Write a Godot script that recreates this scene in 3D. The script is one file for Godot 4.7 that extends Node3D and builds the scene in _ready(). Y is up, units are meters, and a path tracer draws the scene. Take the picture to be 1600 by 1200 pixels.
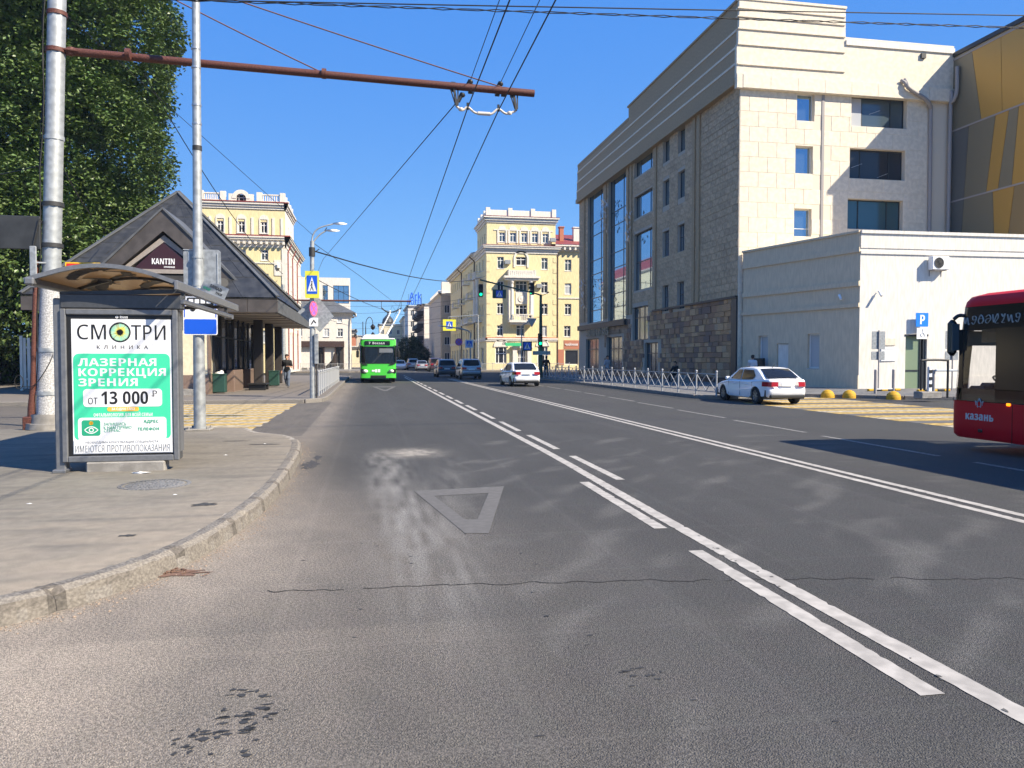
extends Node3D
# A wide street in sunshine: bus shelter and trolley pole on the left, department store on the right.

class MB:
	var v := PackedVector3Array()
	var n := PackedVector3Array()
	var c := PackedColorArray()
	var uv := PackedVector2Array()
	var t := Transform3D()
	var col := Color.WHITE
	func tri(a: Vector3, b: Vector3, d: Vector3) -> void:
		var nn := (t.basis * (b - a).cross(d - a)).normalized()
		for q in [a, d, b]:
			v.append(t * q)
			n.append(nn)
			c.append(col)
			uv.append(Vector2.ZERO)
	func tris(a: Vector3, b: Vector3, d: Vector3, na: Vector3, nb: Vector3, nd: Vector3) -> void:
		v.append(t * a); v.append(t * d); v.append(t * b)
		n.append((t.basis * na).normalized()); n.append((t.basis * nd).normalized()); n.append((t.basis * nb).normalized())
		for i in 3:
			c.append(col)
			uv.append(Vector2.ZERO)
	func quad(a: Vector3, b: Vector3, d: Vector3, e: Vector3) -> void:
		tri(a, b, d)
		tri(a, d, e)
	func quv(a: Vector3, b: Vector3, d: Vector3, e: Vector3) -> void:
		quad(a, b, d, e)
		var k := uv.size() - 6
		uv[k] = Vector2(0, 1); uv[k + 1] = Vector2(1, 0); uv[k + 2] = Vector2(1, 1)
		uv[k + 3] = Vector2(0, 1); uv[k + 4] = Vector2(0, 0); uv[k + 5] = Vector2(1, 0)
	func box(m: Vector3, s: Vector3, b := Basis()) -> void:
		var h := s / 2
		var p := []
		for i in 8:
			p.append(m + b * Vector3(h.x if i & 1 else -h.x, h.y if i & 2 else -h.y, h.z if i & 4 else -h.z))
		quad(p[4], p[5], p[7], p[6])
		quad(p[1], p[0], p[2], p[3])
		quad(p[5], p[1], p[3], p[7])
		quad(p[0], p[4], p[6], p[2])
		quad(p[6], p[7], p[3], p[2])
		quad(p[0], p[1], p[5], p[4])
	func bb(a: Vector3, b: Vector3) -> void:
		box((a + b) / 2, (b - a).abs())
	func cbox(m: Vector3, s: Vector3, ch := 0.02, b := Basis()) -> void:
		var h := s / 2
		ch = minf(ch, minf(h.x, minf(h.y, h.z)) * 0.9)
		var ax := [Vector3.RIGHT, Vector3.UP, Vector3.BACK]
		var f := func(sx: int, sy: int, sz: int, k: int) -> Vector3:
			var q := Vector3(sx * h.x, sy * h.y, sz * h.z)
			for i in 3:
				if i != k:
					q[i] -= signf(q[i]) * ch
			return m + b * q
		for k in 3:
			var i := (k + 1) % 3
			var j := (k + 2) % 3
			for s1 in [-1, 1]:
				var g := func(si: int, sj: int) -> Vector3:
					var a := [0, 0, 0]
					a[k] = s1; a[i] = si; a[j] = sj
					return f.call(a[0], a[1], a[2], k)
				if s1 > 0:
					quad(g.call(-1, -1), g.call(1, -1), g.call(1, 1), g.call(-1, 1))
				else:
					quad(g.call(-1, -1), g.call(-1, 1), g.call(1, 1), g.call(1, -1))
				# edges along axis j, between face k and face i
				for s2 in [-1, 1]:
					var e := func(sj: int, which: int) -> Vector3:
						var a := [0, 0, 0]
						a[k] = s1; a[i] = s2; a[j] = sj
						return f.call(a[0], a[1], a[2], which)
					if s1 * s2 > 0:
						quad(e.call(-1, k), e.call(-1, i), e.call(1, i), e.call(1, k))
					else:
						quad(e.call(-1, i), e.call(-1, k), e.call(1, k), e.call(1, i))
		for sx in [-1, 1]:
			for sy in [-1, 1]:
				for sz in [-1, 1]:
					if sx * sy * sz > 0:
						tri(f.call(sx, sy, sz, 0), f.call(sx, sy, sz, 1), f.call(sx, sy, sz, 2))
					else:
						tri(f.call(sx, sy, sz, 0), f.call(sx, sy, sz, 2), f.call(sx, sy, sz, 1))
	func bar(a: Vector3, b: Vector3, w: float, h: float, up := Vector3.UP) -> void:
		var d := (b - a).normalized()
		if absf(d.dot(up)) > 0.98:
			up = Vector3.RIGHT
		var x := up.cross(d).normalized()
		box((a + b) / 2, Vector3(w, h, a.distance_to(b)), Basis(x, d.cross(x), d))
	func tube(p: Array, r, sides := 8, cap := true) -> void:
		var rings := []
		var prev := Vector3.ZERO
		for i in p.size():
			var d: Vector3 = (p[mini(i + 1, p.size() - 1)] - p[maxi(i - 1, 0)]).normalized()
			var x := Vector3.ZERO
			if i == 0:
				x = d.cross(Vector3.UP if absf(d.y) < 0.9 else Vector3.RIGHT).normalized()
			else:
				x = (prev - d * prev.dot(d)).normalized()
			prev = x
			var y := d.cross(x)
			var rr: float = r[i] if r is Array else r
			var ring := []
			for k in sides + 1:
				var a := TAU * k / sides
				ring.append([p[i] + (x * cos(a) + y * sin(a)) * rr, x * cos(a) + y * sin(a)])
			rings.append(ring)
		for i in p.size() - 1:
			for k in sides:
				var a = rings[i][k]; var b = rings[i][k + 1]; var d2 = rings[i + 1][k + 1]; var e = rings[i + 1][k]
				tris(a[0], b[0], d2[0], a[1], b[1], d2[1])
				tris(a[0], d2[0], e[0], a[1], d2[1], e[1])
		if cap:
			for k in sides:
				tri(p[0], rings[0][k + 1][0], rings[0][k][0])
				tri(p[-1], rings[-1][k][0], rings[-1][k + 1][0])
	func lathe(prof: Array, sides := 16, xf := Transform3D(), smooth := true) -> void:
		for i in prof.size() - 1:
			var p: Vector2 = prof[i]
			var q: Vector2 = prof[i + 1]
			var e := Vector2(q.y - p.y, p.x - q.x).normalized()
			for k in sides:
				var a0 := TAU * k / sides
				var a1 := TAU * (k + 1) / sides
				var u0 := Vector3(cos(a0), 0, -sin(a0))
				var u1 := Vector3(cos(a1), 0, -sin(a1))
				var A := xf * (u0 * p.x + Vector3.UP * p.y)
				var B := xf * (u1 * p.x + Vector3.UP * p.y)
				var D := xf * (u1 * q.x + Vector3.UP * q.y)
				var E := xf * (u0 * q.x + Vector3.UP * q.y)
				var n0 := xf.basis * (u0 * e.x + Vector3.UP * e.y)
				var n1 := xf.basis * (u1 * e.x + Vector3.UP * e.y)
				if p.x > 1e-5:
					tris(A, B, D, n0, n1, n1)
				if q.x > 1e-5:
					tris(A, D, E, n0, n1, n0)
	func prism(poly: PackedVector2Array, z0: float, z1: float) -> void:
		var idx := Geometry2D.triangulate_polygon(poly)
		var cw := Geometry2D.is_polygon_clockwise(poly)   # y up here: "clockwise" by Godot means counter-clockwise test inverted
		for i in range(0, idx.size(), 3):
			var a := poly[idx[i]]; var b := poly[idx[i + 1]]; var d := poly[idx[i + 2]]
			if (b - a).cross(d - a) < 0:
				var s := b
				b = d
				d = s
			tri(Vector3(a.x, a.y, z1), Vector3(b.x, b.y, z1), Vector3(d.x, d.y, z1))
			tri(Vector3(a.x, a.y, z0), Vector3(d.x, d.y, z0), Vector3(b.x, b.y, z0))
		var area := 0.0
		for i in poly.size():
			area += poly[i].cross(poly[(i + 1) % poly.size()])
		for i in poly.size():
			var a := poly[i]
			var b := poly[(i + 1) % poly.size()]
			if area < 0:
				var s := a
				a = b
				b = s
			quad(Vector3(a.x, a.y, z0), Vector3(b.x, b.y, z0), Vector3(b.x, b.y, z1), Vector3(a.x, a.y, z1))
	func slab(poly: PackedVector2Array, y0: float, y1: float) -> void:   # poly is (x, z)
		var keep := t
		t = t * Transform3D(Basis(Vector3.RIGHT, Vector3(0, 0, 1), Vector3(0, -1, 0)), Vector3.ZERO)
		prism(poly, -y1, -y0)
		t = keep
	func grid(rows: Array, wrap := false) -> void:
		for i in rows.size() - 1:
			var m: int = rows[i].size()
			for k in (m if wrap else m - 1):
				quad(rows[i][k], rows[i][(k + 1) % m], rows[i + 1][(k + 1) % m], rows[i + 1][k])
	func ball(m: Vector3, r: Vector3, seg := 12) -> void:
		var prof := []
		for i in seg / 2 + 1:
			var a := -PI / 2 + PI * i / (seg / 2)
			prof.append(Vector2(cos(a), sin(a)))
		lathe(prof, seg, Transform3D(Basis.from_scale(r), m))
	func smooth(crease := 40.0) -> void:
		var at := {}
		var lim := cos(deg_to_rad(crease))
		for i in v.size():
			var k := Vector3i((v[i] * 2000.0).round())
			if not at.has(k):
				at[k] = []
			at[k].append(i)
		var out := n.duplicate()
		for k in at:
			for i in at[k]:
				var s := Vector3.ZERO
				for j in at[k]:
					if n[i].dot(n[j]) >= lim:
						s += n[j]
				out[i] = s.normalized()
		n = out
	func mesh(colored := false, uvs := false) -> ArrayMesh:
		var a := []
		a.resize(Mesh.ARRAY_MAX)
		a[Mesh.ARRAY_VERTEX] = v
		a[Mesh.ARRAY_NORMAL] = n
		if colored:
			a[Mesh.ARRAY_COLOR] = c
		if uvs:
			a[Mesh.ARRAY_TEX_UV] = uv
		var m := ArrayMesh.new()
		m.add_surface_from_arrays(Mesh.PRIMITIVE_TRIANGLES, a)
		return m

var M := {}
var T := {}
var names := {}
var cache := {}
var rng := RandomNumberGenerator.new()
const V3 := Vector3.ZERO

func numbered(called: String, parent: Node) -> String:
	var k := str(parent.get_instance_id()) + called
	names[k] = names.get(k, -1) + 1
	return called if names[k] == 0 else "%s_%03d" % [called, names[k]]

func put(o: Node, called: String, parent: Node = null) -> Node:
	var p: Node = parent if parent else self
	o.name = numbered(called, p)
	p.add_child(o, true)
	return o

func inst(called: String, mesh: Mesh, mat: Material, parent: Node3D = null, xf := Transform3D()) -> MeshInstance3D:
	var o := MeshInstance3D.new()
	o.mesh = mesh
	o.material_override = mat
	o.transform = xf
	put(o, called, parent)
	return o

func obj(called: String, b: MB, mat: Material, parent: Node3D = null, xf := Transform3D(), colored := false) -> MeshInstance3D:
	return inst(called, b.mesh(colored), mat, parent, xf)

func thing(called: String, label: String, category: String, at := Vector3.ZERO, turn := 0.0, group := "") -> Node3D:
	var o := Node3D.new()
	o.position = at
	o.rotation.y = turn
	put(o, called)
	return tag(o, label, category, group)

func tag(o: Node3D, label: String, category := "", group := "", kind := "") -> Node3D:
	if label: o.set_meta("label", label)
	if category: o.set_meta("category", category)
	if group: o.set_meta("group", group)
	if kind: o.set_meta("kind", kind)
	return o

func copy(o: Node3D, called: String, label: String, at: Vector3, turn := 0.0) -> Node3D:
	var r: Node3D = o.duplicate()
	r.name = numbered(called, self)
	add_child(r, true)
	r.position = at
	r.rotation.y = turn
	r.set_meta("label", label)
	return r

func struct(called: String, b: MB, mat: Material, colored := false) -> MeshInstance3D:
	var o := obj(called, b, mat, null, Transform3D(), colored)
	o.set_meta("kind", "structure")
	return o

func mat(key: String, c: Color, rough := 0.8, metal := 0.0, tex := "", scale := 0.3, nrm := "", nstr := 0.5) -> StandardMaterial3D:
	var m := StandardMaterial3D.new()
	m.resource_name = key
	m.albedo_color = c.linear_to_srgb()
	m.roughness = rough
	m.metallic = metal
	if tex:
		m.albedo_texture = T[tex]
	if nrm:
		m.normal_enabled = true
		m.normal_texture = T[nrm]
		m.normal_scale = nstr
	if tex or nrm:
		m.uv1_triplanar = true
		m.uv1_world_triplanar = true
		m.uv1_scale = Vector3.ONE * scale
	M[key] = m
	return m

func gray(x: float) -> Color:
	return Color(x, x, x)

func noise(key: String, freq: float, lo: float, hi: float, oct := 4, type := FastNoiseLite.TYPE_SIMPLEX_SMOOTH, size := 512, nrm := 0.0, p0 := 0.25, p1 := 0.75, tint := Color(1, 1, 1)) -> void:
	var f := FastNoiseLite.new()
	f.noise_type = type
	f.frequency = freq
	f.fractal_octaves = oct
	f.seed = key.hash() % 1000
	var t := NoiseTexture2D.new()
	t.width = size
	t.height = size
	t.seamless = true
	t.noise = f
	if nrm > 0.0:
		t.as_normal_map = true
		t.bump_strength = nrm
	else:
		var g := Gradient.new()
		g.offsets = PackedFloat32Array([p0, p1])
		g.colors = PackedColorArray([(gray(lo) * tint).linear_to_srgb(), gray(hi).linear_to_srgb()])
		t.color_ramp = g
	T[key] = t

# ---- a wall face with rectangular openings; local x right, y up, z outwards; origin bottom left
func facade(called: String, parent: Node3D, xf: Transform3D, w: float, h: float, holes: Array, deep: float, m: Material, thick := 0.0) -> MeshInstance3D:
	var b := MB.new()
	b.t = xf
	wall_face(b, w, h, holes, deep)
	if thick > 0.0:
		b.quad(Vector3(w, 0, -thick), Vector3(0, 0, -thick), Vector3(0, h, -thick), Vector3(w, h, -thick))
	return obj(called, b, m, parent)

func wall_face(b: MB, w: float, h: float, holes: Array, deep: float) -> void:
	var xs := [0.0, w]
	var ys := [0.0, h]
	for r in holes:
		for k in [r.position.x, r.end.x]:
			if not xs.has(k): xs.append(k)
		for k in [r.position.y, r.end.y]:
			if not ys.has(k): ys.append(k)
	xs.sort()
	ys.sort()
	for j in ys.size() - 1:
		var run := -1
		for i in xs.size():
			var solid := i < xs.size() - 1
			if solid:
				var mid := Vector2((xs[i] + xs[i + 1]) / 2, (ys[j] + ys[j + 1]) / 2)
				for r in holes:
					if r.has_point(mid):
						solid = false
						break
			if solid and run < 0:
				run = i
			if not solid and run >= 0:
				b.quad(Vector3(xs[run], ys[j], 0), Vector3(xs[i], ys[j], 0), Vector3(xs[i], ys[j + 1], 0), Vector3(xs[run], ys[j + 1], 0))
				run = -1
	for r in holes:
		var p: Vector2 = r.position
		var q: Vector2 = r.end
		b.quad(Vector3(p.x, p.y, 0), Vector3(p.x, q.y, 0), Vector3(p.x, q.y, -deep), Vector3(p.x, p.y, -deep))
		b.quad(Vector3(q.x, p.y, -deep), Vector3(q.x, q.y, -deep), Vector3(q.x, q.y, 0), Vector3(q.x, p.y, 0))
		b.quad(Vector3(p.x, p.y, -deep), Vector3(q.x, p.y, -deep), Vector3(q.x, p.y, 0), Vector3(p.x, p.y, 0))
		b.quad(Vector3(p.x, q.y, 0), Vector3(q.x, q.y, 0), Vector3(q.x, q.y, -deep), Vector3(p.x, q.y, -deep))

func face(at: Vector3, turn: float) -> Transform3D:
	return Transform3D(Basis(Vector3.UP, turn), at)

# ---- a window: frame bars at xs and ys (shares of width and height), a pane behind; origin at bottom left of opening
func window(parent: Node3D, xf: Transform3D, w: float, h: float, xs: Array, ys: Array, fm: Material, pm: Material, bar := 0.07, sill := true) -> void:
	var key := "win%.2f_%.2f_%s_%s_%.2f_%s" % [w, h, xs, ys, bar, sill]
	if not cache.has(key):
		var b := MB.new()
		b.bb(Vector3(0, 0, -.05), Vector3(bar, h, .03))
		b.bb(Vector3(w - bar, 0, -.05), Vector3(w, h, .03))
		b.bb(Vector3(bar, 0, -.05), Vector3(w - bar, bar, .03))
		b.bb(Vector3(bar, h - bar, -.05), Vector3(w - bar, h, .03))
		for x in xs:
			b.bb(Vector3(w * x - bar / 2, bar, -.045), Vector3(w * x + bar / 2, h - bar, .025))
		for y in ys:
			b.bb(Vector3(bar, h * y - bar / 2, -.04), Vector3(w - bar, h * y + bar / 2, .02))
		if sill:
			b.bb(Vector3(-.06, -.07, -.04), Vector3(w + .06, -.005, .2))
		var p := MB.new()
		p.bb(Vector3(bar * .5, bar * .5, -.03), Vector3(w - bar * .5, h - bar * .5, -.01))
		cache[key] = [b.mesh(), p.mesh()]
	var f := inst("window", cache[key][0], fm, parent, xf)
	inst("pane", cache[key][1], pm, f)

func lettering(parent: Node3D, s: String, xf: Transform3D, height: float, m: Material, width := 0.0, bold := true, serif := false, deep := 0.01, align := HORIZONTAL_ALIGNMENT_CENTER, called := "lettering") -> MeshInstance3D:
	var t := TextMesh.new()
	var f := SystemFont.new()
	f.font_names = PackedStringArray(["Droid Serif" if serif else "Droid Sans"])
	f.font_weight = 700 if bold else 400
	t.font = f
	t.text = s
	t.font_size = 48
	t.pixel_size = height / 34.0
	t.depth = deep
	t.curve_step = 2.0
	t.horizontal_alignment = align
	t.vertical_alignment = VERTICAL_ALIGNMENT_CENTER
	var o := inst(called, t, m, parent, xf)
	if width > 0.0:
		var w := t.get_aabb().size.x
		if w > 0.001:
			o.transform = xf * Transform3D(Basis.from_scale(Vector3(width / w, 1, 1)), V3)
	return o

func curve(p: Array, per := 6, closed := false) -> Array:
	var out := []
	var k := p.size()
	for i in (k if closed else k - 1):
		var a = p[(i - 1 + k) % k] if closed else p[maxi(i - 1, 0)]
		var b = p[i]
		var c = p[(i + 1) % k]
		var d = p[(i + 2) % k] if closed else p[mini(i + 2, k - 1)]
		for s in per:
			out.append(b.cubic_interpolate(c, a, d, float(s) / per))
	if not closed:
		out.append(p[-1])
	return out

func sag(a: Vector3, b: Vector3, drop: float, k := 12) -> Array:
	var p := []
	for i in k + 1:
		var s := float(i) / k
		p.append(a.lerp(b, s) + Vector3.DOWN * drop * 4 * s * (1 - s))
	return p

func _ready() -> void:
	rng.seed = 7
	setup()
	make_materials()
	ground()
	mall()
	low_building()
	gold_building()
	yellow_corner_building()
	yellow_left_building()
	white_building()
	far_buildings()
	kiosk()
	trees()
	shelter()
	trolley_pole()
	sign_pole()
	lamp_post()
	traffic_lights()
	wires()
	fences()
	plaza_things()
	trolleybus()
	red_bus()
	cars()
	people()
	small_things()

func setup() -> void:
	var cam := Camera3D.new()
	cam.position = Vector3(0, 1.7, 0)
	cam.rotation = Vector3(-atan(39.0 / 1200.0), -atan(222.0 / 1200.0), 0)
	cam.fov = rad_to_deg(2 * atan(0.5))
	cam.near = 0.05
	cam.far = 2500
	put(cam, "camera")
	cam.current = true
	var e := Environment.new()
	e.background_mode = Environment.BG_SKY
	var s := ProceduralSkyMaterial.new()
	s.sky_top_color = Color(0.036, 0.145, 0.44).linear_to_srgb()
	s.sky_horizon_color = Color(0.2, 0.39, 0.57).linear_to_srgb()
	s.sky_curve = 0.12
	s.ground_bottom_color = Color(0.12, 0.12, 0.12).linear_to_srgb()
	s.ground_horizon_color = Color(0.35, 0.38, 0.42).linear_to_srgb()
	s.sun_angle_max = 12
	s.sun_curve = 0.1
	s.sky_energy_multiplier = 1.0
	e.sky = Sky.new()
	e.sky.sky_material = s
	e.tonemap_mode = Environment.TONE_MAPPER_LINEAR
	e.tonemap_exposure = 2.0
	e.sdfgi_enabled = true
	e.ssao_enabled = true
	e.ssil_enabled = true
	e.fog_enabled = true
	e.fog_density = 0.00022
	e.fog_light_color = Color(.75, .86, 1.0)
	var w := WorldEnvironment.new()
	w.environment = e
	put(w, "environment")
	var l := DirectionalLight3D.new()
	l.light_energy = 1.5
	l.light_color = Color(1.0, 0.95, 0.86)
	l.light_angular_distance = 0.5
	l.shadow_enabled = true
	put(l, "sun")
	l.look_at_from_position(V3, Vector3(-0.95, -1.0, -0.72))

func make_materials() -> void:
	noise("blotch", 0.008, 0.72, 1.0, 5)
	noise("plaster", 0.02, 0.86, 1.0, 5)
	noise("grain", 0.22, 0.55, 1.2, 2, FastNoiseLite.TYPE_SIMPLEX, 512, 0.0, 0.2, 0.8)
	noise("aggregate", 0.16, 0.3, 1.55, 3, FastNoiseLite.TYPE_SIMPLEX, 1024, 0.0, 0.2, 0.8)
	noise("grain_n", 0.2, 0, 0, 3, FastNoiseLite.TYPE_SIMPLEX, 512, 6.0)
	noise("fine_n", 0.05, 0, 0, 4, FastNoiseLite.TYPE_SIMPLEX_SMOOTH, 512, 3.0)
	noise("paint", 0.02, 0.72, 1.0, 5)
	noise("rust", 0.03, 0.45, 1.0, 5)
	noise("granite", 0.12, 0.35, 1.3, 2, FastNoiseLite.TYPE_CELLULAR, 512, 0.0, 0.1, 0.8, Color(1, .8, .7))
	mat("asphalt", Color(1.18, 1.18, 1.18), 0.9, 0, "aggregate", 0.75, "grain_n", .6).vertex_color_use_as_albedo = true
	var a: StandardMaterial3D = M.asphalt
	a.albedo_color = Color.WHITE
	a.detail_enabled = true
	a.detail_albedo = T.grain
	a.detail_blend_mode = BaseMaterial3D.BLEND_MODE_MUL
	a.detail_uv_layer = BaseMaterial3D.DETAIL_UV_2
	a.uv2_triplanar = true
	a.uv2_world_triplanar = true
	a.uv2_scale = Vector3.ONE * 0.31
	mat("earth", Color(.16, .15, .13), .95, 0, "blotch", .05)
	mat("pavement", Color(.415, .375, .315), .92, 0, "blotch", .12)
	var d: StandardMaterial3D = M.pavement
	d.detail_enabled = true
	d.detail_albedo = T.grain
	d.detail_blend_mode = BaseMaterial3D.BLEND_MODE_MUL
	d.detail_uv_layer = BaseMaterial3D.DETAIL_UV_2
	d.uv2_triplanar = true
	d.uv2_world_triplanar = true
	d.uv2_scale = Vector3.ONE * 1.3
	var pv := mat("pavement_worn", Color.WHITE, .92, 0, "grain", .9)
	pv.vertex_color_use_as_albedo = true
	pv.detail_enabled = true
	pv.detail_albedo = T.plaster
	pv.detail_blend_mode = BaseMaterial3D.BLEND_MODE_MUL
	pv.detail_uv_layer = BaseMaterial3D.DETAIL_UV_2
	pv.uv2_triplanar = true
	pv.uv2_world_triplanar = true
	pv.uv2_scale = Vector3.ONE * .6
	mat("paving_far", Color(.2, .175, .15), .9, 0, "grain", .12)
	mat("plaza", Color(.2, .195, .19), .9, 0, "blotch", .2, "grain_n", .6)
	mat("kerb", Color(.32, .292, .255), .9, 0, "rust", 2.2, "grain_n", .7).vertex_color_use_as_albedo = true
	mat("dash_worn", Color(.27, .26, .24), .85, 0, "rust", .8)
	mat("line", Color(.45, .42, .375), .8, 0, "paint", .5)
	mat("faint_line", Color(.128, .122, .114), .9, 0, "plaster", .8)
	mat("yellow_line", Color(.62, .42, .12), .85, 0, "rust", .3)
	mat("cream_line", Color(.55, .47, .33), .85, 0, "rust", .3)
	mat("crack", gray(.018), .95)
	mat("oil", gray(.036), .75)
	mat("damp", Color(.075, .07, .065), .8, 0, "rust", 1.2)
	# buildings
	mat("cream_stone", Color(.74, .655, .52), .8, 0, "plaster", .3)
	for i in 4:
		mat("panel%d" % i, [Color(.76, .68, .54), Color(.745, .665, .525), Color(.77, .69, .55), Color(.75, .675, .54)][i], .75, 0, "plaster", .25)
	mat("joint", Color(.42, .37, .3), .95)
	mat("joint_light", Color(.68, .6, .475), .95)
	mat("shade_stone", Color(0.407, 0.291, 0.170), .85, 0, "plaster", .5)  # gable stone darkened for the street front, its shade put into the colour
	for i in 5:
		mat("cladding%d" % i, [Color(.52, .385, .24), Color(.49, .36, .225), Color(.55, .405, .255), Color(.50, .37, .23), Color(.455, .335, .21)][i], .8, 0, "blotch", .8)  # street-front panels: cream stone with shade mixed into the tones
	mat("cladding_mix", Color.WHITE, .8, 0, "blotch", .8).vertex_color_use_as_albedo = true
	for i in 7:
		mat("rough_stone%d" % i, [Color(.62, .365, .18), Color(.44, .245, .14), Color(.54, .325, .165), Color(.26, .17, .13), Color(.72, .455, .24), Color(.36, .215, .13), Color(.57, .40, .25)][i], .75, 0, "rust", .9, "fine_n", .6)
	mat("dark_base", Color(.03, .03, .032), .5, 0, "blotch", .5)
	mat("mirror_glass", Color(.34, .46, .56), .03, .92)
	mat("mirror_pale", Color(.5, .64, .78), .03, .9)
	mat("window_dark", Color(.03, .035, .045), .06, .0)
	mat("window_teal", Color(.06, .13, .16), .08, .35)
	mat("window_soft", Color(.1, .14, .17), .1, .4)
	mat("window_pale", Color(.42, .44, .46), .3, 0)
	mat("frame_dark", Color(.035, .04, .045), .4, .3)
	mat("frame_white", Color(.72, .72, .7), .5)
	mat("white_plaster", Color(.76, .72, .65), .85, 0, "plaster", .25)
	mat("shade_plaster", Color(.655, .54, .385), .85, 0, "plaster", .25)  # darker, warmer copy of the white plaster, wall shade put into its colour
	mat("gold1", Color(.42, .255, .06), .45, .3)
	mat("gold2", Color(.25, .185, .09), .45, .3)
	mat("gold3", Color(.2, .18, .125), .45, .3)
	mat("gold4", Color(.13, .135, .13), .45, .3)
	mat("steel", Color(.45, .46, .47), .4, .7)
	mat("zinc", Color(.5, .53, .55), .55, .35, "plaster", 1.4)
	mat("pipe_grey", Color(.3, .28, .27), .6)
	mat("yellow_wall", Color(.8, .68, .38), .85, 0, "plaster", .2)
	mat("white_trim", Color(.78, .73, .64), .8, 0, "plaster", .4)
	mat("red_roof", Color(.26, .055, .045), .6, 0, "blotch", .4)
	mat("shop_red", Color(.43, .17, .1), .8)
	mat("brown", Color(.055, .03, .025), .6)
	mat("dark_roof", Color(.056, .056, .055), .5, .1, "rust", .12)
	mat("slate", Color(.11, .115, .12), .6, 0, "blotch", .3)
	mat("bronze", Color(.105, .09, .08), .5, .3, "blotch", .3)
	mat("bronze_dark", Color(.05, .042, .038), .55, .3)
	mat("taupe", Color(.33, .29, .255), .7, 0, "plaster", .6)
	mat("cream_wall", Color(.75, .66, .46), .85, 0, "plaster", .4)
	mat("granite", Color(.27, .2, .16), .4, 0, "granite", .7)
	mat("black", gray(.012), .5)
	mat("dark", gray(.03), .6)
	mat("white", Color(.8, .8, .79), .5)
	mat("soffit", Color(.42, .37, .31), .6, .2)
	# metal, signs, vehicles
	mat("rust_pipe", Color(.155, .052, .036), .65, .1, "rust", 1.5, "fine_n", .6)
	mat("galvanised", Color(.46, .48, .48), .5, .45, "blotch", 1.1)
	mat("pole_paint", Color(.56, .57, .56), .7, 0, "rust", .9, "fine_n", .8)
	mat("pole_old", Color(.66, .65, .63), .85, 0, "rust", 1.6, "fine_n", 1.0)
	mat("shelter_grey", Color(.088, .092, .098), .42, .3, "plaster", 1.2)
	mat("shelter_light", Color(.2, .205, .215), .4, .35, "plaster", 1.2)
	mat("sign_back", Color(.37, .39, .4), .5, .35, "blotch", 1.5)
	mat("sign_dark", Color(.045, .048, .05), .55, .2, "blotch", .5)
	mat("sign_blue", Color(.012, .1, .62), .35)
	mat("sign_yellow", Color(.75, .72, .06), .4)
	mat("label_yellow", Color(.78, .5, .03), .4)
	mat("sign_red", Color(.6, .03, .03), .4)
	mat("sign_pink", Color(.62, .12, .22), .4)
	mat("sign_purple", Color(.3, .12, .55), .4)
	mat("sign_white", Color(.8, .8, .8), .4)
	mat("poster_green", Color(.055, .62, .34), .35)
	mat("logo_green", Color(.02, .34, .18), .35)
	mat("poster_orange", Color(.9, .5, .06), .35)
	mat("poster_grey", Color(.55, .57, .56), .4)
	mat("ink", gray(.012), .5)
	mat("wire", gray(.012), .6)
	mat("wire_rust", Color(.13, .06, .045), .7)
	mat("porcelain", Color(.62, .58, .52), .35)
	mat("tree_bark", Color(.09, .075, .06), .95, 0, "rust", 1.0, "fine_n", 1.0)
	mat("fence_white", Color(.34, .35, .36), .5, .1)
	mat("bollard_yellow", Color(.75, .42, .01), .7, 0, "rust", 2.0)
	mat("concrete", Color(.34, .32, .29), .9, 0, "blotch", .8, "grain_n", .6)
	mat("bin_green", Color(.018, .06, .045), .5)
	mat("glow_green", Color(.01, .3, .2), .4)
	M.glow_green.emission_enabled = true
	M.glow_green.emission = Color(.05, .95, .62)
	M.glow_green.emission_energy_multiplier = 1.0
	mat("tyre", gray(.018), .85)
	mat("rim", gray(.32), .35, .7)
	mat("rubber", gray(.02), .7)
	mat("bus_green", Color(.05, .52, .03), .25).clearcoat_enabled = true
	mat("bus_red", Color(.62, .012, .02), .35).metallic_specular = .3
	mat("bus_white", Color(.72, .73, .7), .4)
	mat("bus_black", gray(.01), .15)
	mat("seat", Color(.05, .055, .07), .8)
	mat("paint_white", Color(.78, .79, .8), .25).clearcoat_enabled = true
	mat("paint_silver", Color(.36, .38, .41), .3, .5).clearcoat_enabled = true
	mat("paint_grey", Color(.1, .11, .125), .3, .4).clearcoat_enabled = true
	mat("paint_dark", Color(.03, .032, .036), .3, .3).clearcoat_enabled = true
	mat("paint_maroon", Color(.075, .022, .025), .3, .3).clearcoat_enabled = true
	mat("car_glass", Color(.012, .014, .017), .05).metallic_specular = .3
	mat("tail_red", Color(.36, .012, .02), .15)
	mat("lamp_clear", Color(.75, .75, .7), .1)
	mat("amber", Color(.8, .35, .01), .2)
	M.amber.emission_enabled = true
	M.amber.emission = Color(1, .55, .05)
	M.amber.emission_energy_multiplier = 1.2
	mat("plastic_black", gray(.02), .6)
	mat("skin", Color(.5, .27, .17), .6)
	mat("hair_dark", Color(.02, .014, .01), .7)
	mat("cloth_black", gray(.014), .9)
	mat("jeans", Color(.1, .125, .17), .9)
	mat("cloth_grey", Color(.3, .32, .34), .9)
	mat("cloth_white", Color(.6, .6, .62), .9)
	mat("shoe_grey", Color(.08, .08, .085), .8)
	for k in ["clear", "smoke"]:
		var g := mat(k + "_glass", Color(.9, .95, .95) if k == "clear" else Color(.03, .022, .015), .02)
		g.transparency = BaseMaterial3D.TRANSPARENCY_ALPHA
		g.albedo_color.a = .08 if k == "clear" else .35
	var sm := mat("smoked_roof", Color(.16, .115, .07), .35)
	sm.backlight_enabled = true
	sm.backlight = Color(.42, .31, .19)
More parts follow.
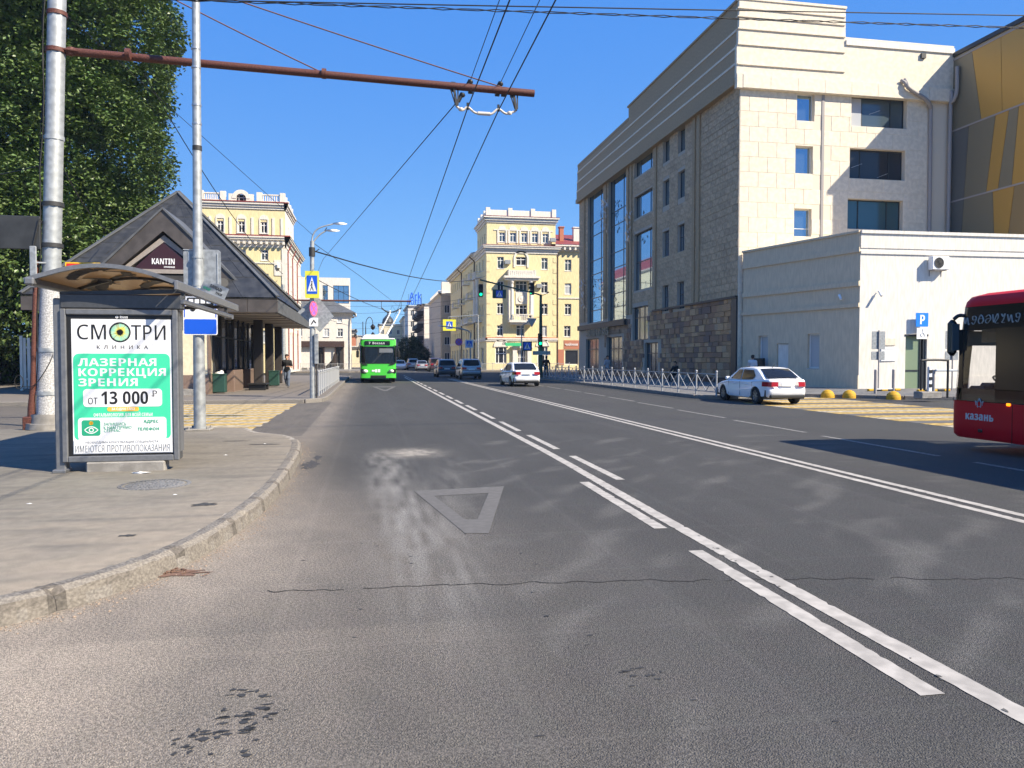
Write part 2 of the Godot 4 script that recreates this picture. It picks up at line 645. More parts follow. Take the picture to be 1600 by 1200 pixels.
	sm.albedo_texture = null
	for k in ["white_plaster", "shade_plaster", "yellow_wall", "white_trim"]:
		M[k].uv1_scale = Vector3(.6, .1, .6)

const KERB_NEAR := [Vector2(-30, -3.7), Vector2(-9, -4.15), Vector2(-5, -4.6), Vector2(-3.3, -4.95), Vector2(-2.5, -5.3), Vector2(-1.98, -5.85), Vector2(-1.58, -6.7), Vector2(-1.36, -7.8), Vector2(-1.22, -9.4), Vector2(-1.2, -11.5), Vector2(-1.27, -13.8), Vector2(-1.42, -15.3), Vector2(-1.75, -16.3), Vector2(-2.4, -17.1), Vector2(-2.75, -18.2)]
var kerb_line: Array = []

func solid_x(z: float) -> float:
	return 3.05 + 0.12 * smoothstep(-6, -14, z) if z > -80 else 3.17

# painted strip with chipped edges near the eye
func worn_ribbon(b: MB, a: Vector2, c: Vector2, w: float, y: float) -> void:
	var n := maxi(1, int(a.distance_to(c) / .045))
	var s := (c - a).normalized().orthogonal()
	var l := w / 2
	var r := w / 2
	for i in n:
		var l2 := w / 2 - absf(rng.randfn()) * .003 - (rng.randf_range(.008, .022) if rng.randf() < .035 else 0.0)
		var r2 := w / 2 - absf(rng.randfn()) * .003 - (rng.randf_range(.008, .022) if rng.randf() < .035 else 0.0)
		var p := a.lerp(c, float(i) / n)
		var q := a.lerp(c, float(i + 1) / n)
		b.quad(Vector3(p.x + s.x * l, y, p.y + s.y * l), Vector3(p.x - s.x * r, y, p.y - s.y * r), Vector3(q.x - s.x * r2, y, q.y - s.y * r2), Vector3(q.x + s.x * l2, y, q.y + s.y * l2))
		l = l2
		r = r2

func ribbon(b: MB, pts: Array, w: float, y: float) -> void:   # flat strip along (x, z) points
	if y == .004 and maxf(pts[0].y, pts[-1].y) > -24.0:
		for i in pts.size() - 1:
			worn_ribbon(b, pts[i], pts[i + 1], w, y)
		return
	for i in pts.size() - 1:
		var a: Vector2 = pts[i]
		var c: Vector2 = pts[i + 1]
		var s := (c - a).normalized().orthogonal() * w / 2
		b.quad(Vector3(a.x + s.x, y, a.y + s.y), Vector3(a.x - s.x, y, a.y - s.y), Vector3(c.x - s.x, y, c.y - s.y), Vector3(c.x + s.x, y, c.y + s.y))

func patch(b: MB, m: Vector2, rx: float, rz: float, y: float, rough := 0.35, k := 22) -> void:   # ragged flat blot
	var p := []
	for i in k:
		var a := TAU * i / k
		var r := 1.0 + rng.randf_range(-rough, rough)
		p.append(Vector3(m.x + cos(a) * rx * r, y, m.y + sin(a) * rz * r))
	for i in k:
		b.tri(Vector3(m.x, y, m.y), p[(i + 1) % k], p[i])

func ground() -> void:
	var e := MB.new()
	e.slab(PackedVector2Array([Vector2(-900, 300), Vector2(900, 300), Vector2(900, -1500), Vector2(-900, -1500)]), -1.0, -0.05)
	struct("ground", e, M.earth)
	kerb_line = curve(KERB_NEAR, 6)
	# asphalt, finer near the eye; wear and dust are colours of the surface
	var xs := []
	var zs := []
	var x := -1.6
	var st := 0.07
	while x < 120:
		xs.append(x)
		if x > 5.5: st *= 1.12
		x += st
	st = 0.07
	x = -1.6
	while x > -120:
		x -= st
		if x < -4: st *= 1.15
		xs.push_front(x)
	var z := -2.4
	st = 0.08
	while z > -420:
		zs.append(z)
		if z < -16: st *= 1.06
		z -= st
	z = -2.4
	st = 0.3
	while z < 60:
		z += st
		st *= 1.3
		zs.push_front(z)
	var f := FastNoiseLite.new()
	f.seed = 3
	f.frequency = 1.0
	f.fractal_octaves = 3
	var va := PackedVector3Array()
	var ca := PackedColorArray()
	var na := PackedVector3Array()
	var ia := PackedInt32Array()
	var w := xs.size()
	for j in zs.size():
		for i in w:
			va.append(Vector3(xs[i], 0, zs[j]))
			na.append(Vector3.UP)
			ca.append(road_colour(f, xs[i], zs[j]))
	for j in zs.size() - 1:
		for i in w - 1:
			var a := j * w + i
			ia.append_array(PackedInt32Array([a, a + w, a + 1, a + 1, a + w, a + w + 1]))
	var ar := []
	ar.resize(Mesh.ARRAY_MAX)
	ar[Mesh.ARRAY_VERTEX] = va
	ar[Mesh.ARRAY_NORMAL] = na
	ar[Mesh.ARRAY_COLOR] = ca
	ar[Mesh.ARRAY_INDEX] = ia
	var rm := ArrayMesh.new()
	rm.add_surface_from_arrays(Mesh.PRIMITIVE_TRIANGLES, ar)
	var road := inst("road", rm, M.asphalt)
	road.set_meta("kind", "structure")
	# painted lines
	var b := MB.new()
	var pts := []
	for k in 40:
		var zz := 6.0 - k * 2.0
		pts.append(Vector2(solid_x(zz), zz))
	ribbon(b, pts, .15, .004)
	obj("lane_line", b, M.line, road)
	for k in 2:
		b = MB.new()
		ribbon(b, [Vector2(6.62 + k * .28, 20), Vector2(6.72 + k * .26, -12), Vector2(6.6 + k * .26, -66)], .13, .004)
		obj("lane_line", b, M.line, road)
	for s in [[2.78, -1.2, -2.2], [2.79, -3.38, -6.35], [2.86, -7.25, -10.2]]:
		b = MB.new()
		ribbon(b, [Vector2(s[0], s[1]), Vector2(s[0] + .04, s[2])], .14, .004)
		obj("lane_dash", b, M.line, road)
	var z0 := -10.3
	while z0 > -78:
		b = MB.new()
		ribbon(b, [Vector2(3.46, z0), Vector2(3.48, z0 - 2.7)], .13, .004)
		obj("lane_dash", b, M.line, road)
		z0 -= 3.75
	z0 = -3.0
	while z0 > -60:
		b = MB.new()
		var q := 9.75 + .95 * smoothstep(-8, -40, z0)
		ribbon(b, [Vector2(q, z0), Vector2(q + .03, z0 - 3.6)], .13, .004)
		obj("lane_dash", b, M.dash_worn, road)
		z0 -= 4.4
	# worn give-way triangles in the bus lane
	for tr in [[Vector2(.55, -9.9), Vector2(1.75, -10.05), Vector2(1.13, -7.35), Vector2(.9, -7.4), .24], [Vector2(.1, -48.2), Vector2(1.6, -48), Vector2(.9, -41.5), Vector2(.7, -41.5), .3]]:
		b = MB.new()
		var c: Vector2 = (tr[0] + tr[1] + tr[2] + tr[3]) / 4 + Vector2(0, -.25)
		for k in 4:
			var p: Vector2 = tr[k]
			var q: Vector2 = tr[(k + 1) % 4]
			var p2: Vector2 = p.lerp(c, .42)
			var q2: Vector2 = q.lerp(c, .42)
			b.quad(Vector3(p.x, .004, p.y), Vector3(p2.x, .004, p2.y), Vector3(q2.x, .004, q2.y), Vector3(q.x, .004, q.y))
		obj("worn_triangle", b, M.faint_line, road)
	b = MB.new()
	ribbon(b, [Vector2(7.9, -34.5), Vector2(8.8, -34.2), Vector2(9.4, -34.0)], .12, .004)
	obj("worn_triangle", b, M.faint_line, road)
	# crosswalks over the side streets: yellow and pale stripes in turn
	for side in [0, 1]:
		for k in 22:
			b = MB.new()
			if side == 0:
				var zz := -18.75 - k * .54
				b.bb(Vector3(-7.6, .0, zz - .26), Vector3(-2.75 + rng.randf_range(-.06, .06) - .03 * k * 0, .005, zz + .26))
			else:
				var zz := -16.2 - k * .7
				b.bb(Vector3(14.25 + maxf(0, k - 16) * .6, .0, zz - .3), Vector3(19.5 + maxf(0, 10 - k) * .5, .005, zz + .3))
			obj("crosswalk_stripe", b, M.yellow_line if k % 2 == 0 else (M.cream_line if side == 0 or k % 4 == 1 else M.faint_line), road)
	# cracks and spots
	b = MB.new()
	pts = []
	for k in 130:
		var u := k / 129.0
		pts.append(Vector2(lerpf(-.75, 5.2, u), lerpf(-5.8, -5.02, u) - .12 * sin(u * PI) + f.get_noise_2d(u * 22, 5) * .07))
	for k in 129:
		if f.get_noise_2d(k * .16, 40.0) > -.42:
			ribbon(b, [pts[k], pts[k + 1]], .009 + .012 * absf(f.get_noise_2d(k * .4, 9)), .003)
	ribbon(b, [Vector2(5, -14.8), Vector2(6, -14.7), Vector2(6.5, -14.75)], .012, .003)
	for k in 3:
		ribbon(b, [Vector2(-.5 + k * .3, -21 - k * 4), Vector2(.6 + k * .2, -20.8 - k * 4.2), Vector2(1.7, -20.9 - k * 4)], .02, .003)
	tag(obj("crack", b, M.crack, road), "")
	b = MB.new()
	for s in [[-.72, -3.6, .2, 30], [-.55, -3.78, .16, 22], [-.6, -4.02, .08, 8], [1.42, -3.89, .1, 9], [1.15, -4.9, .05, 2]]:
		for k in s[3]:
			patch(b, Vector2(s[0] + rng.randfn() * s[2] * .6, s[1] + rng.randfn() * s[2] * .35), rng.randf_range(.008, .032), rng.randf_range(.006, .018), .003, .5, 9)
	for k in 26:
		patch(b, Vector2(rng.randf_range(-.6, 3), rng.randf_range(-8, -3.2)), rng.randf_range(.006, .02), rng.randf_range(.006, .014), .003, .5, 8)
	obj("oil_spots", b, M.oil, road).set_meta("kind", "stuff")
	b = MB.new()
	for k in 22:
		var cz := rng.randf_range(-12, -2.8)
		patch(b, Vector2(solid_x(cz) + rng.randf_range(-.08, .08), cz), rng.randf_range(.004, .018), rng.randf_range(.004, .022), .0065, .5, 7)
	obj("paint_chips", b, mat("chip", Color(.1, .098, .093), .95), road).set_meta("kind", "stuff")
	b = MB.new()
	patch(b, Vector2(-.95, -12.7), .13, .42, .003, .45)
	patch(b, Vector2(-.9, -13.6), .06, .25, .003, .5)
	obj("damp_patch", b, M.damp, road)

	# pavement with the bus stop
	var poly := PackedVector2Array()
	for p in kerb_line:
		poly.append(Vector2(p.x, p.y) + inward(p))
	poly.append(Vector2(-3.6, -18.45))
	poly.append(Vector2(-9, -18.7))
	poly.append(Vector2(-40, -19.5))
	poly.append(Vector2(-40, -4))
	b = MB.new()
	b.slab(poly, -.05, .146)
	var walk := struct("pavement", b, M.pavement)
	# its worn top, coloured by dust and trodden dirt
	var inner := Geometry2D.offset_polygon(poly, -.02)[0]
	b = MB.new()
	var gx := -.95
	while gx > -15.5:
		var w2 := .1 if gx > -5 else .2
		var gz := -4.0
		while gz > -18.6:
			var q := [Vector2(gx - w2, gz), Vector2(gx, gz), Vector2(gx, gz - .1), Vector2(gx - w2, gz - .1)]
			var ok := true
			for p in q:
				if not Geometry2D.is_point_in_polygon(p, inner):
					ok = false
					break
			if ok:
				for s in [[0, 1, 2], [0, 2, 3]]:
					for k in [s[0], s[2], s[1]]:
						b.v.append(Vector3(q[k].x, .1485, q[k].y))
						b.n.append(Vector3.UP)
						b.c.append(walk_colour(f, q[k].x, q[k].y))
						b.uv.append(Vector2.ZERO)
			gz -= .1
		gx -= w2
	obj("worn_surface", b, M.pavement_worn, walk, Transform3D(), true)
	b = MB.new()
	for s in [[-1.75, -8.6, .12, .09], [-2.1, -7.2, .07, .04], [-1.9, -14.5, .3, .05], [-2.5, -15.2, .2, .04]]:
		patch(b, Vector2(s[0], s[1]), s[2], s[3], .152, .4)
	obj("stain", b, M.damp, walk)
	b = MB.new()
	b.t = Transform3D(Basis(), Vector3(-2.62, .149, -10.1))
	b.lathe([Vector2(0, .006), Vector2(.33, .006), Vector2(.34, 0)], 24)
	b.lathe([Vector2(.37, .004), Vector2(.42, .004), Vector2(.42, 0)], 24)
	for k in 24:
		var a := k * 2.4
		b.box(Vector3(cos(a), 0, sin(a)) * sqrt(k / 24.0) * .3 + Vector3(0, .008, 0), Vector3(.03, .006, .03))
	obj("manhole_cover", b, M.plaza, walk)
	# kerb stones, each its own, chipped; lowered at the crossing
	var kb := Node3D.new()
	put(kb, "kerb")
	kb.set_meta("kind", "structure")
	var line := []
	var dist := 0.0
	var prev: Vector2 = kerb_line[0]
	for k in range(1, kerb_line.size()):
		var d: float = prev.distance_to(kerb_line[k])
		var n := ceili(d / .07)
		for s in n:
			line.append(prev.lerp(kerb_line[k], float(s) / n))
		prev = kerb_line[k]
	var start := 0
	var len := 0.0
	for k in range(1, line.size()):
		len += line[k].distance_to(line[k - 1])
		if len > 1.12 or k == line.size() - 1:
			kerb_stone(kb, f, line.slice(start, k + 1))
			start = k
			len = 0.0
	# far left kerb and pavement
	b = MB.new()
	b.slab(PackedVector2Array([Vector2(-80, -30.6), Vector2(-2.6, -30.6), Vector2(-2.02, -31.4), Vector2(-1.9, -33), Vector2(-1.95, -72), Vector2(-3.2, -75), Vector2(-80, -75)]), -.05, .15)
	struct("pavement", b, M.paving_far)
	straight_kerb(kb, [Vector2(-80, -30.5), Vector2(-2.5, -30.5), Vector2(-1.92, -31.3), Vector2(-1.8, -33), Vector2(-1.85, -72), Vector2(-3.2, -74.9), Vector2(-80, -74.9)], .16)
	b = MB.new()
	b.slab(PackedVector2Array([Vector2(-80, -98), Vector2(-2.6, -98), Vector2(-1.2, -100), Vector2(.4, -140), Vector2(3, -320), Vector2(-80, -320)]), -.05, .15)
	struct("pavement", b, M.paving_far)
	# right pavement and the forecourt
	b = MB.new()
	b.slab(PackedVector2Array([Vector2(13.95, -74), Vector2(13.95, -31.2), Vector2(14.8, -30.4), Vector2(18.2, -32.4), Vector2(22.2, -28.9), Vector2(26, -26.6), Vector2(80, -21), Vector2(80, -74)]), -.05, .15)
	struct("pavement", b, M.plaza)
	straight_kerb(kb, [Vector2(13.83, -74), Vector2(13.83, -31.2), Vector2(14.75, -30.28), Vector2(18.2, -32.25), Vector2(22.1, -28.75), Vector2(26, -26.45), Vector2(80, -20.85)], .16)
	b = MB.new()
	b.slab(PackedVector2Array([Vector2(13.6, -100), Vector2(80, -100), Vector2(80, -320), Vector2(10.5, -320), Vector2(12.5, -180), Vector2(13.2, -108)]), -.05, .15)
	struct("pavement", b, M.paving_far)
	b = MB.new()
	b.slab(PackedVector2Array([Vector2(15.5, -11.5), Vector2(80, -9), Vector2(80, 60), Vector2(15.5, 60)]), -.05, .15)
	struct("pavement", b, M.plaza)

func walk_colour(f: FastNoiseLite, x: float, z: float) -> Color:
	var v := .205 + .035 * f.get_noise_2d(x * .5 + 20, z * .9) + .03 * f.get_noise_2d(x * 1.6, z * 3.2 + 8)
	var out := Color(v * 1.1, v, v * .82)
	# dust thickest towards the kerb and the near end
	var d := 9.0
	for k in range(0, kerb_line.size(), 3):
		d = minf(d, kerb_line[k].distance_to(Vector2(x, z)))
	var n := f.get_noise_2d(x * 1.1 + 60, z * 2.4)
	var dust := clampf(exp(-d / .9) * .55 + .62 * smoothstep(-12, -5.5, z) * (.7 + .8 * n), 0, 1)
	out = out.lerp(Color(.40, .335, .25), dust)
	# trodden dark streaks across the walk
	var s := f.get_noise_2d(x * .35 + 5, z * 3.4 + 90)
	out = out.lerp(Color(.13, .12, .105), clampf((s - .18) * 1.5, 0, .45))
	if f.get_noise_2d(x * 7 + 300, z * 7) > .62: out = out * .8
	return out

func inward(p: Vector2) -> Vector2:
	return Vector2.ZERO

func road_colour(f: FastNoiseLite, x: float, z: float) -> Color:
	var v := .088 + .012 * f.get_noise_2d(x * .35, z * .1) + .012 * f.get_noise_2d(x * 1.3 + 40, z * .35)
	if z < -60 or x < -40 or x > 40:
		return Color(v * 1.03, v, v * .955)
	# wheel paths, polished and a little paler
	for q in [.55, 2.1, 4.3, 5.9, 8.0, 9.2]:
		v += .007 * exp(-pow((x - q) / .3, 2.0)) * (.6 + f.get_noise_2d(x * 6, z * .15))
	var out := Color(v * 1.01, v, v * .965)
	# dust swept towards the kerb
	var kx := -1.25 if z < -9.0 else -1.25 - pow(maxf(0, z + 9.0), 1.6) * .12
	var d := x - kx
	if z > -4.9: d = x + 1.9 + (z + 4.9) * .2
	var n := f.get_noise_2d(x * .9, z * .5) * .5 + f.get_noise_2d(x * 4, z * 2.5) * .25
	var near := smoothstep(-13, -5, z)
	var dust := exp(-pow(maxf(d, 0) / (.45 + near * 1.5), 1.3)) * (.85 + .5 * n) * (.55 + .45 * near)
	if z < -17.5 and z > -31 and x < -1.5:
		dust = .25 + .2 * n
	out = out.lerp(Color(.62, .52, .405), clampf(dust * .95, 0, .9))
	# paint dragged along the bus lane from a blotted mark
	if x > -.3 and x < 2.2 and z < -3 and z > -15:
		var s := exp(-pow((x - .5 - .02 * z) / .3, 2.0)) * smoothstep(-15, -13.5, z) * smoothstep(-3.5, -8.5, z)
		var s2 := exp(-pow((x - 1.25 + (z + 12) * .1) / .28, 2.0)) * smoothstep(-14, -12, z) * smoothstep(-3.5, -7, z)
		var streak := f.get_noise_2d(x * 16, z * .5) + .5 * f.get_noise_2d(x * 34, z * 1.1 + 9)
		out = out.lerp(Color(.45, .43, .39), clampf((s * .95 + s2 * .34) * (.42 + .75 * streak), 0, .75))
		var blot := exp(-pow((x - .75) / .42, 2.0) - pow((z + 14.0) / .55, 2.0)) * (.9 + .9 * f.get_noise_2d(x * 5, z * 3))
		out = out.lerp(Color(.62, .56, .47), clampf(blot, 0, .85))
	# paler slanting streaks that cross the lanes
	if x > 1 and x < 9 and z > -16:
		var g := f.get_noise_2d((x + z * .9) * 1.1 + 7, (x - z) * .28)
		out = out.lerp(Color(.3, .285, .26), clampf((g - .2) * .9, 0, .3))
	return out

func kerb_stone(parent: Node3D, f: FastNoiseLite, p: Array) -> void:
	if p.size() < 3:
		return
	var b := MB.new()
	var rows := []
	var whole := 0.0
	for k in range(1, p.size()):
		whole += p[k].distance_to(p[k - 1])
	var gone := 0.0
	for k in p.size():
		if k: gone += p[k].distance_to(p[k - 1])
		var d: Vector2 = (p[mini(k + 1, p.size() - 1)] - p[maxi(k - 1, 0)]).normalized()
		var o := Vector2(-d.y, d.x)      # towards the carriageway
		if o.dot(Vector2(1, 1)) < 0 and p[k].x > -3: o = -o
		if p[k].x <= -3: o = Vector2(o.x, absf(o.y))
		var end := minf(gone, whole - gone)
		var low := smoothstep(-15.0, -16.8, p[k].y) * .11
		var worn := .012 * f.get_noise_2d(p[k].x * 9, p[k].y * 9) - .018 * maxf(0, f.get_noise_2d(p[k].x * 5 + 9, p[k].y * 5) - .1) * 3
		if end < .04: worn -= .014
		var top := .158 - low
		var c: Vector2 = p[k]
		var q := func(off: float, y: float) -> Vector3:
			return Vector3(c.x + o.x * off, y, c.y + o.y * off)
		var ch := .022 + absf(f.get_noise_2d(p[k].x * 14, p[k].y * 14)) * .035 - worn * .5
		if end < .03: ch += .018
		rows.append([q.call(-.09, top - .004), q.call(-.045, top + .006 * f.get_noise_2d(p[k].x * 20, p[k].y * 20)), q.call(.045 - ch, top + worn * .4), q.call(.062 + worn, top - ch), q.call(.07 + worn * .7, top * .5), q.call(.082 + worn * .5, .0), q.call(.09, -.05)])
	for k in rows.size() - 1:
		for j in 6:
			var pale := f.get_noise_2d(rows[k][j].x * 3, rows[k][j].z * 3 + j)
			b.col = Color(.74, .72, .7) if j == 3 and pale > .0 else Color(1.02, .98, .93) if j < 3 else Color(.9, .88, .85)
			if end_near(rows, k): b.col = b.col * .6
			if j >= 4 and pale > .2: b.col = Color(1.15, 1.13, 1.08)
			if j < 2 and pale < -.25: b.col = Color(.8, .78, .75)
			b.quad(rows[k][j], rows[k + 1][j], rows[k + 1][j + 1], rows[k][j + 1])
	# ends
	for q in [rows[0], rows[-1]]:
		for j in range(1, 6):
			b.tri(q[0], q[j], q[j + 1])
	b.smooth(28)
	obj("kerb_stone", b, M.kerb, parent, Transform3D(), true)

func end_near(rows: Array, k: int) -> bool:
	return k == 0 or k == rows.size() - 2

func straight_kerb(parent: Node3D, p: Array, top: float) -> void:
	for k in p.size() - 1:
		var a: Vector2 = p[k]
		var c: Vector2 = p[k + 1]
		var n := maxi(1, roundi(a.distance_to(c) / 1.0))
		var far := minf(a.distance_to(Vector2.ZERO), c.distance_to(Vector2.ZERO)) > 50 or absf(a.x - c.x) > 20
		if far: n = 1
		for s in n:
			var u: Vector2 = a.lerp(c, float(s) / n)
			var w: Vector2 = a.lerp(c, float(s + 1) / n)
			var gap := (w - u).normalized() * .006
			u += gap
			w -= gap
			var b := MB.new()
			b.cbox(Vector3((u.x + w.x) / 2, top / 2 - .02, (u.y + w.y) / 2), Vector3(.16, top + .04, u.distance_to(w)), .02, Basis.looking_at(Vector3(w.x - u.x, 0, w.y - u.y)))
			b.col = Color.WHITE
			obj("kerb_stone", b, M.kerb, parent, Transform3D(), true)

func rects(list: Array) -> Array:
	var out := []
	for r in list:
		out.append(Rect2(r[0], r[1], r[2] - r[0], r[3] - r[1]))
	return out

func clear(holes: Array, r: Rect2) -> bool:
	for h in holes:
		if h.intersects(r):
			return false
	return true

# one piece of cladding: a thin slab with bevelled rim, local xy centre
func slab_mesh(w: float, h: float, deep: float) -> ArrayMesh:
	var key := "slab%.2f_%.2f_%.3f" % [w, h, deep]
	if not cache.has(key):
		var b := MB.new()
		var c := minf(.012, h * .1)
		var o := [Vector3(-w / 2, -h / 2, 0), Vector3(w / 2, -h / 2, 0), Vector3(w / 2, h / 2, 0), Vector3(-w / 2, h / 2, 0)]
		var i := [Vector3(-w / 2 + c, -h / 2 + c, deep), Vector3(w / 2 - c, -h / 2 + c, deep), Vector3(w / 2 - c, h / 2 - c, deep), Vector3(-w / 2 + c, h / 2 - c, deep)]
		b.quad(i[0], i[1], i[2], i[3])
		for k in 4:
			b.quad(o[k], o[(k + 1) % 4], i[(k + 1) % 4], i[k])
		cache[key] = b.mesh()
	return cache[key]

func mall() -> void:
	var t := thing("department_store", "tall stone clad department store with shaded street front and sunlit cream gable", "building", Vector3(22.5, 0, -44.5))
	# street front: local x runs towards the viewer from the far end (z -81) to the corner (z -44.5); local origin bottom left = far end
	var L := 36.8
	var fx := face(Vector3(0, 0, -L), -PI / 2)
	var zx := func(z: float) -> float: return z + 44.5 + L
	var holes := []
	var wins := []   # rect, type
	for y in [16.85, 13.5, 9.6, 5.4]:
		for z in [-54.1, -57.05]:
			wins.append([Rect2(zx.call(z), y, 1.3, 1.98), "small" if y > 10 else "pale"])
	for r in [[17.2, 19.1], [13.7, 15.6], [7.55, 12.4]]:
		wins.append([Rect2(zx.call(-63.65), r[0], 4.35, r[1] - r[0]), "big"])
	wins.append([Rect2(zx.call(-63.95), 3.3, 3.8, 2.85), "shop"])
	wins.append([Rect2(zx.call(-70.9), 5.3, 5.1, 14.2), "tall"])
	wins.append([Rect2(zx.call(-78.0), 5.4, 5.4, 14.2), "tall"])
	wins.append([Rect2(zx.call(-71.3), .3, 4.6, 3.5), "shop"])
	wins.append([Rect2(zx.call(-78.6), .3, 4.6, 3.5), "shop"])
	wins.append([Rect2(zx.call(-60.9), .3, 3.0, 2.75), "shop"])
	for w in wins:
		holes.append(w[0])
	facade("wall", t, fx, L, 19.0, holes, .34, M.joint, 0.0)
	for w in wins:
		var r: Rect2 = w[0]
		var xf := fx * Transform3D(Basis(), Vector3(r.position.x, r.position.y, -.25))
		match w[1]:
			"small": window(t, xf, r.size.x, r.size.y, [.68], [], M.frame_dark, M.mirror_glass, .05, false)
			"pale": window(t, xf, r.size.x, r.size.y, [.35], [.55], M.frame_dark, M.mirror_pale, .05, false)
			"big": window(t, xf, r.size.x, r.size.y, [.22, .77], [.5] if r.size.y > 3 else [], M.frame_dark, M.mirror_glass, .07, false)
			"tall": window(t, xf, r.size.x, r.size.y, [.2, .74], [.09, .18, .35, .45, .63, .72], M.frame_dark, M.mirror_glass, .08, false)
			"shop": window(t, xf, r.size.x, r.size.y, [.3, .62], [.68], M.frame_dark, M.window_soft, .09, false)
	# cladding: 0.6 x 0.42 m stones; pilasters stand proud
	var far_mb := MB.new()
	var list := []
	var y := 5.62
	var row := 0
	while y < 18.6:
		var x := -.3 if row % 2 else 0.0
		while x < L:
			var r := Rect2(maxf(x, 0), y, minf(x + .72, L) - maxf(x, 0), .44)
			if r.size.x > .2 and clear(holes, r.grow(-.01)):
				list.append(r)
			elif r.size.x > .2:
				# trim against the window it meets
				for h in holes:
					if h.intersects(r.grow(-.01)):
						var a := Rect2(r.position, Vector2(h.position.x - r.position.x, r.size.y))
						var c := Rect2(Vector2(h.end.x, r.position.y), Vector2(r.end.x - h.end.x, r.size.y))
						for q in [a, c]:
							if q.size.x > .12 and clear(holes, q.grow(-.01)):
								list.append(q)
						break
			x += .72
		y += .44
		row += 1
	list.sort_custom(func(a, b): return a.position.x + a.position.y * .01 > b.position.x + b.position.y * .01)
	var tones := [Color(.52, .385, .24), Color(.49, .36, .225), Color(.55, .405, .255), Color(.50, .37, .23), Color(.455, .335, .21)]
	for i in list.size():
		var r: Rect2 = list[i]
		var at := Vector3(r.get_center().x, r.get_center().y, 0)
		var deep := .02 + .008 * rng.randf()
		if i < 290:
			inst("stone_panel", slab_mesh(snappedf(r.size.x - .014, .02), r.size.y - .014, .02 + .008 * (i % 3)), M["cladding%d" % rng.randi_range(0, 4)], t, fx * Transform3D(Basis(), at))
		else:
			far_mb.t = fx * Transform3D(Basis(), at)
			far_mb.col = tones[rng.randi_range(0, 4)] * rng.randf_range(.94, 1.06)
			var hw := r.size.x / 2 - .008
			var hh := r.size.y / 2 - .008
			far_mb.quad(Vector3(-hw, -hh, deep), Vector3(hw, -hh, deep), Vector3(hw, hh, deep), Vector3(-hw, hh, deep))
			far_mb.quad(Vector3(-hw, -hh, 0), Vector3(hw, -hh, 0), Vector3(hw, -hh, deep), Vector3(-hw, -hh, deep))
			far_mb.quad(Vector3(-hw, hh, deep), Vector3(hw, hh, deep), Vector3(hw, hh, 0), Vector3(-hw, hh, 0))
			far_mb.quad(Vector3(-hw, -hh, 0), Vector3(-hw, -hh, deep), Vector3(-hw, hh, deep), Vector3(-hw, hh, 0))
			far_mb.quad(Vector3(hw, -hh, deep), Vector3(hw, -hh, 0), Vector3(hw, hh, 0), Vector3(hw, hh, deep))
	obj("stone_cladding", far_mb, M.cladding_mix, t, Transform3D(), true).set_meta("kind", "stuff")
	# rough rusty stone base near the corner
	var hb := []
	for h in holes:
		hb.append(h)
	var stones := []
	var rest := MB.new()
	y = .55
	while y < 5.5:
		var hgt: float = [.34, .4, .28, .46][rng.randi_range(0, 3)]
		hgt = minf(hgt, 5.55 - y)
		if hgt < .12: break
		var x := zx.call(-72.0) if y < 5.0 else zx.call(-61.0)
		while x < L - .7:
			var wd := rng.randf_range(.36, 1.0)
			var r := Rect2(x, y, minf(wd, L - .7 - x), hgt)
			if clear(holes, r) and r.size.x > .15:
				stones.append(r)
			x += wd
		y += hgt
	stones.sort_custom(func(a, b): return a.position.x + a.position.y * .01 > b.position.x + b.position.y * .01)
	for i in stones.size():
		var r: Rect2 = stones[i]
		var deep := snappedf(rng.randf_range(.03, .1), .02)
		var tone: Material = M["rough_stone%d" % rng.randi_range(0, 6)]
		if i > 280: tone = M["rough_stone%d" % [3, 5, 1, 3, 6][rng.randi_range(0, 4)]]
		if i < 300:
			inst("rough_stone", slab_mesh(snappedf(r.size.x - .02, .08) + .03, r.size.y - .012, deep), tone, t, fx * Transform3D(Basis(Vector3(0, 0, 1), rng.randf_range(-.008, .008)), Vector3(r.get_center().x, r.get_center().y, 0)))
		else:
			rest.t = fx * Transform3D(Basis(), Vector3(r.get_center().x, r.get_center().y, deep * .5))
			rest.col = Color(.4, .28, .18) * rng.randf_range(.5, 1.2)
			rest.box(V3, Vector3(r.size.x - .02, r.size.y - .015, deep))
	obj("rough_stone_far", rest, M.cladding_mix, t, Transform3D(), true).set_meta("kind", "stuff")
	var b := MB.new()
	b.t = fx
	b.bb(Vector3(0, 0, .0), Vector3(L, .5, .14))
	b.bb(Vector3(L - .65, .5, .0), Vector3(L, 5.55, .12))
	obj("dark_plinth", b, M.dark_base, t)
	b = MB.new()
	b.t = fx
	b.bb(Vector3(zx.call(-58.8), 5.5, 0), Vector3(L, 5.64, .2))
	b.bb(Vector3(zx.call(-80.8), 4.75, 0), Vector3(zx.call(-65.3), 5.25, .35))
	obj("ledge", b, M.bronze_dark, t)
	# pilasters and joints
	for z in [[-51.3, -50.9], [-50.6, -50.1], [-58.6, -58.3], [-64.6, -64.1], [-65.3, -64.95], [-71.9, -71.4], [-79.6, -78.9]]:
		b = MB.new()
		b.t = fx
		b.bb(Vector3(zx.call(z[0]), 5.64, 0), Vector3(zx.call(z[1]), 18.6, .12))
		obj("pilaster", b, M.shade_stone, t)
	# entablature on both fronts: fascia, string courses, parapet with the raised part by the corner
	var steps := [[18.55, 18.95, .42], [18.95, 19.75, .3], [19.75, 19.9, .34], [19.9, 20.75, .26], [20.75, 20.9, .3], [20.9, 21.8, .22], [21.8, 21.95, .27], [21.95, 22.5, .18]]
	for s in steps:
		b = MB.new()
		b.t = fx
		b.bb(Vector3(-.1, s[0], -.6), Vector3(L - .02, s[1], s[2]))
		obj("string_course", b, M.shade_stone if s[1] - s[0] > .2 else M.cream_stone, t)
